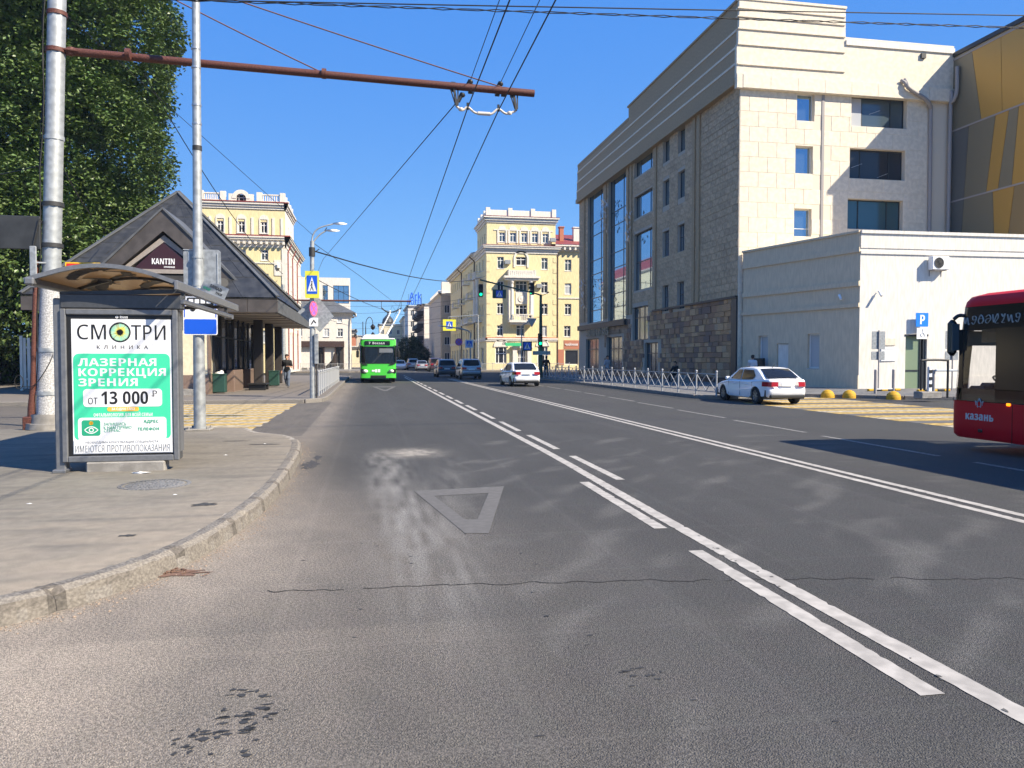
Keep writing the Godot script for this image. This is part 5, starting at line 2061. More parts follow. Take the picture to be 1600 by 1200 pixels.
func shelter() -> void:
	var t := thing("bus_shelter", "grey bus stop shelter with arched smoked roof and a lit green clinic poster case", "bus shelter", Vector3(-3.4, .147, -11.4))
	var o := Vector3(-3.4, .147, -11.4)
	var q := func(x: float, y: float, z: float) -> Vector3: return Vector3(x, y, z) - o
	# poster case
	var b := MB.new()
	b.cbox(q.call(-3.385, 1.335, -11.52), Vector3(1.5, 2.1, .2), .02)
	var cs := obj("poster_case", b, M.shelter_grey, t)
	b = MB.new()
	for s in [[-4.135, -4.065, .285, 2.385], [-2.705, -2.635, .285, 2.385]]:
		b.cbox(q.call((s[0] + s[1]) / 2, 1.335, -11.41), Vector3(.075, 2.1, .06), .012)
	b.cbox(q.call(-3.385, 2.345, -11.41), Vector3(1.36, .08, .06), .012)
	b.cbox(q.call(-3.385, .325, -11.41), Vector3(1.36, .085, .06), .012)
	obj("case_frame", b, M.shelter_light, cs)
	b = MB.new()
	b.bb(q.call(-4.065, .365, -11.425), q.call(-2.705, 2.305, -11.41))
	obj("case_border", b, M.black, cs)
	# printed sheet
	var P := Vector3(-4.0, .395, -11.405) - o
	var px := Transform3D(Basis(), P)
	var k := .00187
	var ky := .00193
	var X := func(u: float) -> float: return (u - 135) * k
	var Y := func(v: float) -> float: return (1045 - v) * ky
	var ps := plate(t, "poster", rounded(0, 0, X.call(820), Y.call(85), .004), 0, .003, M.sign_white, px)
	lettering(ps, "СМ", face(Vector3(X.call(275), Y.call(178), .005), 0), .203, M.ink, 195 * k, false, false, .002)
	lettering(ps, "ТРИ", face(Vector3(X.call(666), Y.call(180), .005), 0), .203, M.ink, 238 * k, false, false, .002)
	eye(ps, Vector3(X.call(465), Y.call(178), .004), .139)
	lettering(ps, "К  Л  И  Н  И  К  А", face(Vector3(X.call(480), Y.call(284), .005), 0), .05, M.ink, 350 * k, false, false, .002)
	plate(ps, "green_field", rounded(X.call(145), Y.call(946), X.call(808), Y.call(330), .075), .004, .006, M.poster_green)
	for s in [["ЛАЗЕРНАЯ", 180, 718, 393], ["КОРРЕКЦИЯ", 180, 780, 464], ["ЗРЕНИЯ", 180, 585, 536]]:
		lettering(ps, s[0], face(Vector3(X.call((s[1] + s[2]) / 2.0), Y.call(s[3]), .008), 0), .104, M.sign_white, (s[2] - s[1]) * k, true, false, .002)
	plate(ps, "price_field", rounded(X.call(208), Y.call(710), X.call(750), Y.call(582), .05), .006, .009, M.sign_white)
	lettering(ps, "ОТ", face(Vector3(X.call(272), Y.call(667), .0105), 0), .09, M.ink, 64 * k, false, false, .002)
	lettering(ps, "13 000", face(Vector3(X.call(492), Y.call(648), .0105), 0), .172, M.ink, 322 * k, true, false, .002)
	lettering(ps, "Р", face(Vector3(X.call(699), Y.call(618), .0105), 0), .085, M.ink, 30 * k, false, false, .002)
	b = MB.new()
	b.bb(Vector3(X.call(676), Y.call(636), .0095), Vector3(X.call(700), Y.call(632), .0115))
	obj("lettering", b, M.ink, ps)
	plate(ps, "orange_field", rounded(X.call(370), Y.call(742), X.call(588), Y.call(711.5), .028), .006, .009, M.poster_orange)
	lettering(ps, "ЗА ОДИН ГЛАЗ", face(Vector3(X.call(479), Y.call(726), .0105), 0), .034, M.sign_white, 160 * k, true, false, .002)
	lettering(ps, "ОФТАЛЬМОЛОГИЯ ДЛЯ ВСЕЙ СЕМЬИ", face(Vector3(X.call(480), Y.call(768), .008), 0), .045, M.sign_white, 405 * k, true, false, .002)
	plate(ps, "white_field", rounded(X.call(170), Y.call(946), X.call(778), Y.call(786), .045), .006, .0085, M.sign_white)
	plate(ps, "white_foot", PackedVector2Array([Vector2(X.call(140), Y.call(1040)), Vector2(X.call(815), Y.call(1040)), Vector2(X.call(815), Y.call(946)), Vector2(X.call(770), Y.call(938)), Vector2(X.call(185), Y.call(938)), Vector2(X.call(140), Y.call(946))]), .0085, .0095, M.sign_white)
	var ic := plate(ps, "icon", rounded(X.call(195), Y.call(915), X.call(322), Y.call(803), .03), .0085, .0105, M.logo_green)
	b = MB.new()
	b.t = Transform3D(Basis(Vector3.RIGHT, PI / 2), Vector3(X.call(260), Y.call(825), .0105))
	b.lathe([Vector2(.027, 0), Vector2(.027, .002), Vector2(0, .002)], 16)
	obj("icon_dot", b, M.bollard_yellow, ps)
	b = MB.new()
	for sgn in [-1, 1]:
		for n in 10:
			var a0 := -1.0 + n * .2
			var a1 := a0 + .2
			var y0: float = sgn * .045 * (1 - a0 * a0)
			var y1: float = sgn * .045 * (1 - a1 * a1)
			var c := Vector3(X.call(260), Y.call(874), .0115)
			b.bar(c + Vector3(a0 * .085, y0, 0), c + Vector3(a1 * .085, y1, 0), .002, .012, Vector3.RIGHT)
	b.t = Transform3D(Basis(Vector3.RIGHT, PI / 2), Vector3(X.call(260), Y.call(874), .0105))
	b.lathe([Vector2(.032, 0), Vector2(.032, .002), Vector2(.02, .002), Vector2(.02, 0)], 16)
	obj("icon_eye", b, M.sign_white, ps)
	for s in [["ЗАПИШИСЬ", 345, 500, 833], ["К НАМ ПРЯМО", 345, 535, 858], ["СЕЙЧАС", 345, 462, 880]]:
		lettering(ps, s[0], face(Vector3(X.call((s[1] + s[2]) / 2.0), Y.call(s[3]), .012), 0), .04, M.logo_green, (s[2] - s[1]) * k, false, false, .001)
	for s in [["АДРЕС", 620, 725, 817], ["ТЕЛЕФОН", 578, 728, 872]]:
		lettering(ps, s[0], face(Vector3(X.call((s[1] + s[2]) / 2.0), Y.call(s[3]), .012), 0), .04, M.logo_green, (s[2] - s[1]) * k, true, false, .001)
	lettering(ps, "ИМЕЮТСЯ ПРОТИВОПОКАЗАНИЯ", face(Vector3(X.call(475), Y.call(1008), .0125), 0), .095, M.sign_back, 650 * k, false, false, .001)
	lettering(ps, "НЕОБХОДИМА КОНСУЛЬТАЦИЯ СПЕЦИАЛИСТА", face(Vector3(X.call(470), Y.call(962), .0125), 0), .03, M.sign_back, 500 * k, false, false, .001)
	lettering(cs, "Russ", face(q.call(-3.33, 2.277, -11.402), 0), .036, M.sign_white, .1, true, false, .003)
	b = MB.new()
	b.t = Transform3D(Basis(Vector3.RIGHT, PI / 2), q.call(-3.42, 2.277, -11.408))
	b.lathe([Vector2(.018, 0), Vector2(.018, .004), Vector2(.008, .004), Vector2(.008, 0)], 14)
	obj("case_logo", b, M.sign_white, cs)
	# pane over the sheet
	b = MB.new()
	b.bb(q.call(-2.66, .4, -11.66), q.call(-2.628, 2.3, -11.45))
	obj("case_side", b, M.shelter_light, cs)
	# foot
	b = MB.new()
	b.cbox(q.call(-3.33, .2, -11.5), Vector3(1.02, .17, .26), .02)
	obj("foot", b, M.concrete, t)
	b = MB.new()
	b.cbox(q.call(-4.17, 1.33, -11.5), Vector3(.13, 2.4, .16), .015)
	b.cbox(q.call(-4.16, .17, -11.45), Vector3(.17, .05, .26), .01)
	obj("post", b, M.shelter_light, t)
	b = MB.new()
	b.cbox(q.call(-3.36, 2.49, -11.5), Vector3(1.56, .2, .2), .015)
	obj("top_beam", b, M.shelter_grey, t)
	for z in [-13.3, -15.4]:
		for x in [-4.2]:
			b = MB.new()
			b.cbox(q.call(x, 1.38, z), Vector3(.1, 2.55, .1), .012)
			obj("post", b, M.shelter_grey, t)
	for z in [-12.4, -14.35]:
		b = MB.new()
		b.bb(q.call(-4.215, .4, z - .85), q.call(-4.195, 2.2, z + .8))
		obj("glass_panel", b, M.smoke_glass, t)
	# roof: three arched ribs, smoked sheet between them
	var prof := curve([Vector2(-4.45, 2.735), Vector2(-4.2, 2.82), Vector2(-3.85, 2.915), Vector2(-3.45, 2.945), Vector2(-3.0, 2.88), Vector2(-2.6, 2.745)], 4)
	for z in [-11.12, -12.75, -14.35, -15.9]:
		b = MB.new()
		for n in prof.size() - 1:
			b.bar(q.call(prof[n].x, prof[n].y, z), q.call(prof[n + 1].x, prof[n + 1].y, z), .07, .055 if z > -11.2 else .04)
		obj("roof_rib", b, M.shelter_light if z > -11.2 else M.shelter_grey, t)
	var rows := []
	for n in prof.size():
		rows.append([q.call(prof[n].x, prof[n].y + .02, -11.1), q.call(prof[n].x, prof[n].y + .02, -15.9)])
	b = MB.new()
	b.grid(rows)
	b.smooth(60)
	obj("roof_sheet", b, M.smoked_roof, t)
	# wind-blown leaf litter on the sheet, seen through it
	b = MB.new()
	var arch_y := func(x: float) -> float:
		for n in prof.size() - 1:
			if x <= prof[n + 1].x:
				return lerpf(prof[n].y, prof[n + 1].y, (x - prof[n].x) / (prof[n + 1].x - prof[n].x))
		return prof[-1].y
	for s in [[-3.9, -11.7, .5, .16, .5], [-3.7, -12.6, .7, .07, .9], [-3.5, -12.2, .6, .08, 2.2], [-3.2, -12.8, .7, .1, .6], [-3.1, -13.4, .8, .1, 2.4], [-3.6, -13.8, 1.0, .14, 1.2], [-2.95, -12.0, .35, .07, 1.0], [-2.9, -13.0, .5, .06, 2.6], [-3.3, -14.6, .9, .1, .2], [-4.1, -13.0, .9, .2, 1.5], [-3.4, -11.6, .5, .05, .2], [-3.0, -11.5, .3, .06, 2.0], [-4.0, -14.5, .8, .2, .3], [-3.2, -15.2, .9, .16, 2.8]]:
		var pts := []
		for n in 9:
			var u := n / 8.0 - .5
			var x: float = clampf(s[0] + cos(s[4]) * s[2] * u + .14 * sin(u * 6), -4.3, -2.68)
			var z: float = clampf(s[1] + sin(s[4]) * s[2] * 2.2 * u + .12 * cos(u * 7), -15.7, -11.25)
			pts.append(q.call(x, arch_y.call(x) + .006, z))
		for n in 8:
			b.bar(pts[n], pts[n + 1], s[3] * (1.6 - absf(n - 4) * .3), .006)
	obj("roof_dirt", b, M.bronze_dark, t)
	b = MB.new()
	b.cbox(q.call(-2.57, 2.7, -13.5), Vector3(.05, .13, 4.9), .01)
	obj("front_fascia", b, M.shelter_light, t)
	b = MB.new()
	b.cbox(q.call(-2.57, 2.5, -13.3), Vector3(.06, .07, 3.8), .01)
	b.cbox(q.call(-2.6, 2.49, -15.2), Vector3(.16, .09, .05), .01)
	obj("gutter", b, M.shelter_light, t)
	for z in [-11.6, -14.9]:
		b = MB.new()
		b.bar(q.call(-2.6, 2.5, z), q.call(-2.6, 2.72, z), .05, .05)
		b.bar(q.call(-4.2, 2.6, z), q.call(-2.6, 2.66, z), .06, .06)
		obj("bracket", b, M.shelter_grey, t)
	b = MB.new()
	b.cbox(q.call(-4.38, 2.72, -13.5), Vector3(.12, .1, 4.9), .02)
	obj("rear_gutter", b, M.shelter_light, t)
	b = MB.new()
	b.cbox(q.call(-3.95, .6, -13.9), Vector3(.36, .05, 2.4), .012)
	b.cbox(q.call(-3.95, .37, -13.0), Vector3(.3, .45, .06), .012)
	b.cbox(q.call(-3.95, .37, -14.8), Vector3(.3, .45, .06), .012)
	obj("bench", b, M.dark, t)
	# yellow stop plate behind the roof
	var s := thing("stop_sign_plate", "yellow and red bus stop plate behind the arched shelter roof", "sign", Vector3(-6.7, .147, -20.0))
	plate(s, "plate", rounded(-.42, 3.5, .36, 3.86, .02), -.01, .01, M.label_yellow)
	plate(s, "red_square", rounded(-.39, 3.53, -.1, 3.83, .01), .01, .014, M.sign_red)
	lettering(s, "А", face(Vector3(-.245, 3.68, .016), 0), .2, M.sign_white)
	lettering(s, "ОСТАНОВКА", face(Vector3(.12, 3.74, .014), 0), .06, M.ink, .38)
	lettering(s, "АВТОБУСА", face(Vector3(.1, 3.62, .014), 0), .05, M.ink, .34)
	b = MB.new()
	b.tube([Vector3(-.05, 0, -.05), Vector3(-.05, 3.86, -.05)], .035, 8)
	obj("post", b, M.galvanised, s)

func eye(parent: Node3D, at: Vector3, r: float) -> void:
	var n := 256
	var im := Image.create(n, n, false, Image.FORMAT_RGB8)
	var f := FastNoiseLite.new()
	f.seed = 11
	f.frequency = .02
	for y in n:
		for x in n:
			var d := Vector2(x - n / 2.0, y - n / 2.0) / (n / 2.0)
			var q := d.length()
			var a := d.angle()
			var g := f.get_noise_2d(cos(a) * 260, sin(a) * 260) + .5 * f.get_noise_2d(cos(a) * 700, sin(a) * 700 + q * 60)
			var c := Color(.52, .8, .72).lerp(Color(.92, .95, .72), clampf(.45 + g * .9, 0, 1))
			c = c.lerp(Color(.95, .75, .12), clampf(1.5 - q * 2.6 + .35 * g, 0, 1) * (1.0 if a < .4 or a > 2.6 else .75))
			if d.distance_to(Vector2(.25, -.3)) < .25: c = c.lerp(Color(.97, .88, .35), .6)
			c = c.lerp(Color(.06, .1, .1), clampf(g * .8 - .1, 0, .5))
			c = c.lerp(Color(.05, .05, .05), smoothstep(.78, .92, q + .05 * g))
			c = c.lerp(Color(.03, .02, .01), 1 - smoothstep(.25, .34, q + .1 * g))
			im.set_pixel(x, y, c)
	var m := StandardMaterial3D.new()
	m.resource_name = "eye_print"
	m.albedo_texture = ImageTexture.create_from_image(im)
	m.roughness = .4
	var b := MB.new()
	for k in 40:
		var a0 := TAU * k / 40
		var a1 := TAU * (k + 1) / 40
		b.tri(V3, Vector3(cos(a0), sin(a0), 0) * r, Vector3(cos(a1), sin(a1), 0) * r)
		var u := b.uv.size() - 3
		b.uv[u] = Vector2(.5, .5)
		b.uv[u + 1] = Vector2(.5 + cos(a1) * .5, .5 - sin(a1) * .5)
		b.uv[u + 2] = Vector2(.5 + cos(a0) * .5, .5 - sin(a0) * .5)
	inst("eye_print", b.mesh(false, true), m, parent, Transform3D(Basis(), at))

func trolley_pole() -> void:
	var base := Vector3(-7.03, .147, -18.6)
	var t := thing("trolley_pole", "thick leaning pole that carries the rusty red trolley arm", "pole", base)
	var top := Vector3(.40, 10.9, 0)
	var b := MB.new()
	b.tube([V3 + top * .30, top * .6, top], [.2, .195, .19], 8)
	obj("upper_shaft", b, M.galvanised, t)
	b = MB.new()
	b.tube([top * .03, top * .15, top * .302], [.245, .235, .215], 14)
	obj("lower_shaft", b, M.pole_old, t)
	b = MB.new()
	b.tube([top * .0, top * .03, top * .031], [.36, .34, .25], 12)
	b.tube([V3, top * .012], [.44, .43], 12)
	obj("footing", b, M.concrete, t)
	b = MB.new()
	b.tube([Vector3(-.3, .1, .1), Vector3(-.29, .5, .1), Vector3(-.25, .9, .12), Vector3(-.13, 3.7, .12)], [.09, .08, .06, .055], 8)
	b.cbox(Vector3(-.34, .14, .12), Vector3(.2, .3, .2), .02)
	obj("rusty_cable_duct", b, M.rust_pipe, t)
	b = MB.new()
	for s in [[-.2, .16, .0], [-.17, .2, .03]]:
		var pts := []
		for n in 13:
			var y := .9 + n * .8
			pts.append(top * (y / 10.9) + Vector3(s[0] - .02 + .03 * sin(n * 1.7 + s[2] * 40), 0, s[1] - .05))
		b.tube(pts, .013, 5)
	var ring := []
	for n in 17:
		ring.append(Vector3(-.5 + cos(n * TAU / 16) * .085, 1.05 + sin(n * TAU / 16) * .15, .18))
	b.tube(ring, .009, 5)
	b.tube(curve([Vector3(-.43, .95, .18), Vector3(-.15, 1.0, .25), Vector3(.15, 1.5, .22), Vector3(.2, 1.9, .1)], 5), .01, 5)
	obj("loose_cable", b, M.wire, t)
	for s in [[8.3, "rust_pipe", .22], [9.1, "rust_pipe", .21], [6.4, "galvanised", .205], [4.95, "dark", .225], [4.05, "dark", .225], [1.75, "galvanised", .25], [.8, "galvanised", .26]]:
		b = MB.new()
		var c: Vector3 = top * (s[0] / 10.9)
		b.tube([c - Vector3(0, .045, 0), c + Vector3(0, .045, 0)], s[2], 12)
		obj("clamp_band", b, M[s[1]], t)
	b = MB.new()
	b.tube([top * 1.0, top * 1.008], [.2, .05], 8)
	obj("cap", b, M.galvanised, t)
	# the arm, its stays and the hangers of the contact wires
	var a := thing("trolley_gantry", "rusty red pipe arm reaching from the leaning pole over the bus lane", "bracket arm", Vector3(-6.6, 8.47, -18.6))
	var o := a.position
	b = MB.new()
	b.tube([Vector3(-6.5, 8.46, -18.6) - o, Vector3(3.93, 8.09, -18.3) - o], [.085, .085], 10)
	obj("pipe", b, M.rust_pipe, a)
	b = MB.new()
	b.ball(Vector3(-6.42, 8.46, -18.6) - o, Vector3(.13, .11, .11), 8)
	b.tube([Vector3(-6.6, 8.47, -18.5) - o, Vector3(-6.25, 8.45, -18.52) - o], .03, 6)
	obj("hinge", b, M.rust_pipe, a)
	for s in [[-1.0, 8.27], [3.2, 8.12], [1.98, 8.16], [3.42, 8.11], [3.05, 8.12], [2.4, 8.14], [-5.2, 8.42]]:
		b = MB.new()
		b.tube([Vector3(s[0] - .05, s[1] + .0, -18.4) - o, Vector3(s[0] + .05, s[1] - .003, -18.4) - o], .115, 10)
		obj("arm_clamp", b, M.rust_pipe if s[0] < 0 else M.dark, a)
	for p in [Vector3(2.0, 8.1, -18.35), Vector3(3.43, 8.08, -18.33)]:
		b = MB.new()
		b.bar(p - o, p + Vector3(.06, -.42, .02) - o, .06, .05)
		b.bar(p + Vector3(-.09, 0, 0) - o, p + Vector3(.03, -.38, .02) - o, .03, .03)
		b.bar(p + Vector3(.09, 0, 0) - o, p + Vector3(.09, -.38, .02) - o, .03, .03)
		obj("hanger", b, M.dark, a)
	b = MB.new()
	var ch := curve([Vector3(2.06, 7.68, -18.33), Vector3(2.2, 7.6, -18.33), Vector3(2.32, 7.68, -18.33), Vector3(2.5, 7.56, -18.33), Vector3(2.72, 7.54, -18.33), Vector3(2.9, 7.56, -18.33), Vector3(3.06, 7.68, -18.33), Vector3(3.25, 7.58, -18.33), Vector3(3.48, 7.66, -18.33)], 4)
	var cr := []
	for p in ch: cr.append(p - o)
	b.tube(cr, .028, 7)
	for p in [Vector3(2.16, 7.62, -18.33), Vector3(3.33, 7.6, -18.33)]:
		b.ball(p - o, Vector3(.07, .05, .05), 8)
	b.tube([Vector3(2.56, 7.55, -18.33) - o, Vector3(2.86, 7.55, -18.33) - o], .045, 8)
	obj("insulator_chain", b, M.porcelain, a)
	b = MB.new()
	for x in [2.32, 3.06]:
		b.bar(Vector3(x, 7.78, -18.33) - o, Vector3(x, 7.62, -18.33) - o, .05, .05)
	for p in [Vector3(2.39, 8.3, -18.4), Vector3(3.12, 8.3, -18.4), Vector3(2.2, 7.98, -18.4)]:
		b.tube([p + Vector3(-.1, -.16, 0) - o, p + Vector3(.0, .04, 0) - o], .05, 7)
		b.ball(p - o, Vector3(.075, .06, .075), 8)
	obj("wire_holder", b, M.black, a)
	for s in [Vector3(-1.0, 8.29, -18.45), Vector3(3.15, 8.2, -18.33)]:
		var st := MB.new()
		st.tube(sag(base + top * .985, s, .05, 8), .016, 5)
		tag(obj("stay_rod", st, M.wire_rust, a, Transform3D(Basis(), -o)), "")
	# dark board and narrow plate fixed to the pole
	var d := thing("road_sign_back", "large dark board mounted left of the leaning pole at the frame's left edge", "sign", Vector3(-8.1, 4.45, -18.45))
	b = MB.new()
	b.cbox(V3, Vector3(2.1, .72, .05), .01)
	obj("board", b, M.sign_dark, d)
	b = MB.new()
	b.cbox(Vector3(.1, .25, -.05), Vector3(2.2, .05, .05), .006)
	b.cbox(Vector3(.1, -.25, -.05), Vector3(2.2, .05, .05), .006)
	b.bar(Vector3(1.05, .3, .05), Vector3(.85, -.6, .05), .03, .02)
	obj("rail", b, M.dark, d)
	var e := thing("narrow_sign", "narrow light grey plate below the dark board beside the leaning pole", "sign", Vector3(-7.17, 3.7, -18.35))
	b = MB.new()
	b.cbox(V3, Vector3(.14, .9, .04), .015)
	obj("plate", b, M.sign_back, e)
	b = MB.new()
	b.bar(Vector3(.05, .1, -.03), Vector3(.3, .1, -.1), .03, .03)
	obj("bracket", b, M.galvanised, e)

func sign_pole() -> void:
	var t := thing("street_light_pole", "slim pale pole standing behind the bus shelter, rising out of the frame", "pole", Vector3(-3.66, .147, -17.7))
	var b := MB.new()
	b.tube([Vector3(0, .02, 0), Vector3(0, 1.9, 0), Vector3(.01, 5, 0), Vector3(.05, 12, 0)], [.13, .12, .095, .075], 12)
	obj("shaft", b, M.galvanised, t)
	b = MB.new()
	b.cbox(Vector3(0, .02, 0), Vector3(.5, .04, .5), .01)
	for s in [[-1, -1], [1, -1], [-1, 1], [1, 1]]:
		b.tube([Vector3(s[0] * .19, .03, s[1] * .19), Vector3(s[0] * .19, .09, s[1] * .19)], .02, 6)
	obj("base_plate", b, M.concrete, t)
	for y in [6.6, 7.0, 7.8, 8.2, 6.05]:
		b = MB.new()
		b.tube([Vector3(.02, y, 0), Vector3(.02, y + (.1 if y < 6.5 else .04), 0)], .1, 12)
		obj("tape_band", b, M.dark if y < 6.5 else M.steel, t)
	# two big plates seen from behind, facing away
	var g := thing("road_sign_back", "grey back of the big rounded road sign on the slim pole", "sign", Vector3(-3.66, 3.6, -17.62))
	plate(g, "left_plate", rounded(-.3, -.48, .02, .46, .06), -.14, -.11, M.sign_back)
	plate(g, "right_plate", rounded(.02, -.5, .47, .48, .07), -.13, -.1, M.sign_back)
	b = MB.new()
	b.bb(Vector3(.4, -.4, -.1), Vector3(.415, .4, -.085))
	b.bb(Vector3(-.2, .2, -.11), Vector3(-.16, .42, -.1))
	b.bb(Vector3(-.3, .46, -.12), Vector3(.1, .475, -.09))
	obj("stiffener", b, M.zinc, g)
	b = MB.new()
	for y in [-.3, .3]:
		b.tube([Vector3(.0, y - .02, -.08), Vector3(.0, y + .02, -.08)], .12, 10)
	obj("clamp", b, M.galvanised, g)
	var s := thing("bus_stop_sign", "blue and white bus stop sign with bus symbol on the slim pole", "sign", Vector3(-3.6, 2.22, -17.55))
	plate(s, "plate", rounded(-.34, 0, .36, 1.0, .04), -.012, 0, M.sign_white)
	plate(s, "blue_field", rounded(-.32, .02, .34, .34, .03), 0, .004, M.sign_blue)
	plate(s, "blue_field", rounded(-.32, .86, .34, .98, .03), 0, .004, M.sign_blue)
	b = MB.new()
	b.bb(Vector3(-.32, .38, 0), Vector3(-.3, .88, .004))
	b.bb(Vector3(.32, .38, 0), Vector3(.34, .88, .004))
	obj("blue_border", b, M.sign_blue, s)
	b = MB.new()
	b.prism(rounded(-.26, .56, .28, .8, .03), 0, .004)
	b.t = Transform3D(Basis(Vector3.RIGHT, PI / 2), Vector3(-.14, .56, .004))
	b.lathe([Vector2(.055, 0), Vector2(.055, .003), Vector2(0, .003)], 12)
	b.t.origin.x = .16
	b.lathe([Vector2(.055, 0), Vector2(.055, .003), Vector2(0, .003)], 12)
	obj("bus_symbol", b, M.ink, s)
	b = MB.new()
	for k in 4:
		b.bb(Vector3(-.22 + k * .12, .68, .004), Vector3(-.13 + k * .12, .77, .006))
	obj("bus_symbol_window", b, M.sign_white, s)
	var n := thing("street_name_plate", "small tilted grey plate hanging askew on the slim pole", "sign", Vector3(-3.27, 3.2, -17.45))
	n.rotation = Vector3(0, 0, -.42)
	plate(n, "plate", rounded(-.27, -.13, .27, .13, .01), -.01, .01, M.sign_back)
	lettering(n, "ПЛОЩАДЬ", face(Vector3(.02, .04, .012), 0), .06, M.dark, .26)
	lettering(n, "ТУКАЯ", face(Vector3(.12, -.06, .012), 0), .05, M.dark, .14)
	lettering(n, "КОЛЬЦО", face(Vector3(-.15, -.05, .012), 0), .05, M.logo_green, .15)

func lamp_post() -> void:
	var o := Vector3(-2.24, .15, -31.4)
	var t := thing("street_lamp", "double armed street lamp carrying crosswalk and no stopping signs at the kerb", "street lamp", o)
	var b := MB.new()
	b.tube([V3, Vector3(0, 2.2, 0), Vector3(.02, 5.6, 0), Vector3(.03, 6.2, 0)], [.11, .1, .085, .08], 10)
	obj("shaft", b, M.galvanised, t)
	for s in [[1.15, 6.9], [.86, 6.62]]:
		b = MB.new()
		b.tube(curve([Vector3(.03, 5.9, 0), Vector3(.05, s[1] - .5, 0), Vector3(.3, s[1] - .18, .0), Vector3(s[0] - .3, s[1], 0)], 5), .03, 7)
		var arm := obj("arm", b, M.galvanised, t)
		b = MB.new()
		b.ball(Vector3(s[0] - .05, s[1] + .02, 0), Vector3(.3, .05, .11), 10)
		obj("lamp_head", b, M.sign_white, arm)
	b = MB.new()
	b.bar(Vector3(.5, 6.6, 0), Vector3(.6, 6.75, 0), .03, .03)
	b.tube([Vector3(.02, 5.6, 0), Vector3(.02, 5.95, 0)], .12, 8)
	b.tube([Vector3(.1, 5.75, 0), Vector3(.3, 5.9, 0)], .02, 5)
	obj("collar", b, M.dark, t)
	var s := thing("crosswalk_sign", "yellow bordered blue pedestrian crossing sign on the double armed lamp", "sign", Vector3(-2.22, 4.62, -31.22), -.15)
	plate(s, "plate", rounded(-.27, -.52, .27, .54, .03), -.03, 0, M.sign_yellow)
	crossing_symbol(s, .41, .72, 0.0)
	s = thing("no_stopping_sign", "pink and purple round no stopping sign below the crosswalk sign", "sign", Vector3(-2.16, 3.68, -31.25), 1.12)
	disc_sign(s, .3)
	s = thing("warning_plate", "small white plate with black arrow below the round sign on the lamp", "sign", Vector3(-2.17, 3.16, -31.25))
	plate(s, "plate", rounded(-.17, -.17, .17, .17, .01), -.02, 0, M.sign_white)
	plate(s, "arrow", PackedVector2Array([Vector2(-.12, -.1), Vector2(0, .1), Vector2(.12, -.05), Vector2(.05, -.05), Vector2(0, .02), Vector2(-.06, -.1)]), 0, .004, M.ink)
	s = thing("diamond_sign_back", "grey back of a big diamond priority sign on the double armed lamp", "sign", Vector3(-1.95, 3.55, -31.5))
	plate(s, "plate", PackedVector2Array([Vector2(-.85, 0), Vector2(0, -.78), Vector2(.55, -.15), Vector2(0, .55), Vector2(-.2, .6)]), -.03, 0, M.sign_back)
	s = thing("control_box", "slim grey control cabinet strapped to the double armed lamp", "box", Vector3(-2.08, 1.6, -31.3))
	b = MB.new()
	b.cbox(Vector3(0, .5, 0), Vector3(.16, 1.2, .16), .02)
	obj("cabinet", b, M.sign_back, s)
	b = MB.new()
	b.tube([Vector3(0, -1.45, 0), Vector3(0, -.1, 0)], .03, 6)
	obj("conduit", b, M.dark, s)

func crossing_symbol(s: Node3D, w: float, h: float, z: float) -> void:
	plate(s, "blue_field", rounded(-w / 2, -h / 2, w / 2, h / 2, .02), z, z + .005, M.sign_blue)
	plate(s, "white_triangle", PackedVector2Array([Vector2(-w * .42, -h * .36), Vector2(w * .42, -h * .36), Vector2(0, h * .42)]), z + .005, z + .009, M.sign_white)
	var b := MB.new()
	b.ball(Vector3(0, h * .16, z + .01), Vector3(.04, .04, .006) * (w / .5), 8)
	b.bar(Vector3(0, h * .1, z + .012), Vector3(0, -h * .12, z + .012), .006, w * .09, Vector3.RIGHT)
	b.bar(Vector3(0, -h * .1, z + .012), Vector3(-w * .16, -h * .32, z + .012), .006, w * .06, Vector3.RIGHT)
	b.bar(Vector3(0, -h * .1, z + .012), Vector3(w * .14, -h * .32, z + .012), .006, w * .06, Vector3.RIGHT)
	b.bar(Vector3(0, h * .06, z + .012), Vector3(-w * .15, -h * .06, z + .012), .006, w * .05, Vector3.RIGHT)
	obj("walking_figure", b, M.ink, s)

func disc_sign(s: Node3D, r: float) -> void:
	var b := MB.new()
	b.t = Transform3D(Basis(Vector3.RIGHT, PI / 2), V3)
	b.lathe([Vector2(0, -.015), Vector2(r, -.015), Vector2(r, 0), Vector2(r * .78, 0), Vector2(r * .78, .0)], 20)
	obj("red_ring", b, M.sign_pink, s)
	b = MB.new()
	b.t = Transform3D(Basis(Vector3.RIGHT, PI / 2), V3)
	b.lathe([Vector2(r * .78, 0), Vector2(0, .002)], 20)
	obj("blue_disc", b, M.sign_purple, s)
	b = MB.new()
	b.box(Vector3(0, 0, .004), Vector3(r * 1.6, r * .2, .004), Basis(Vector3(0, 0, 1), .78))
	b.box(Vector3(0, 0, .007), Vector3(r * 1.6, r * .2, .004), Basis(Vector3(0, 0, 1), -.78))
	obj("red_cross", b, M.sign_pink, s)

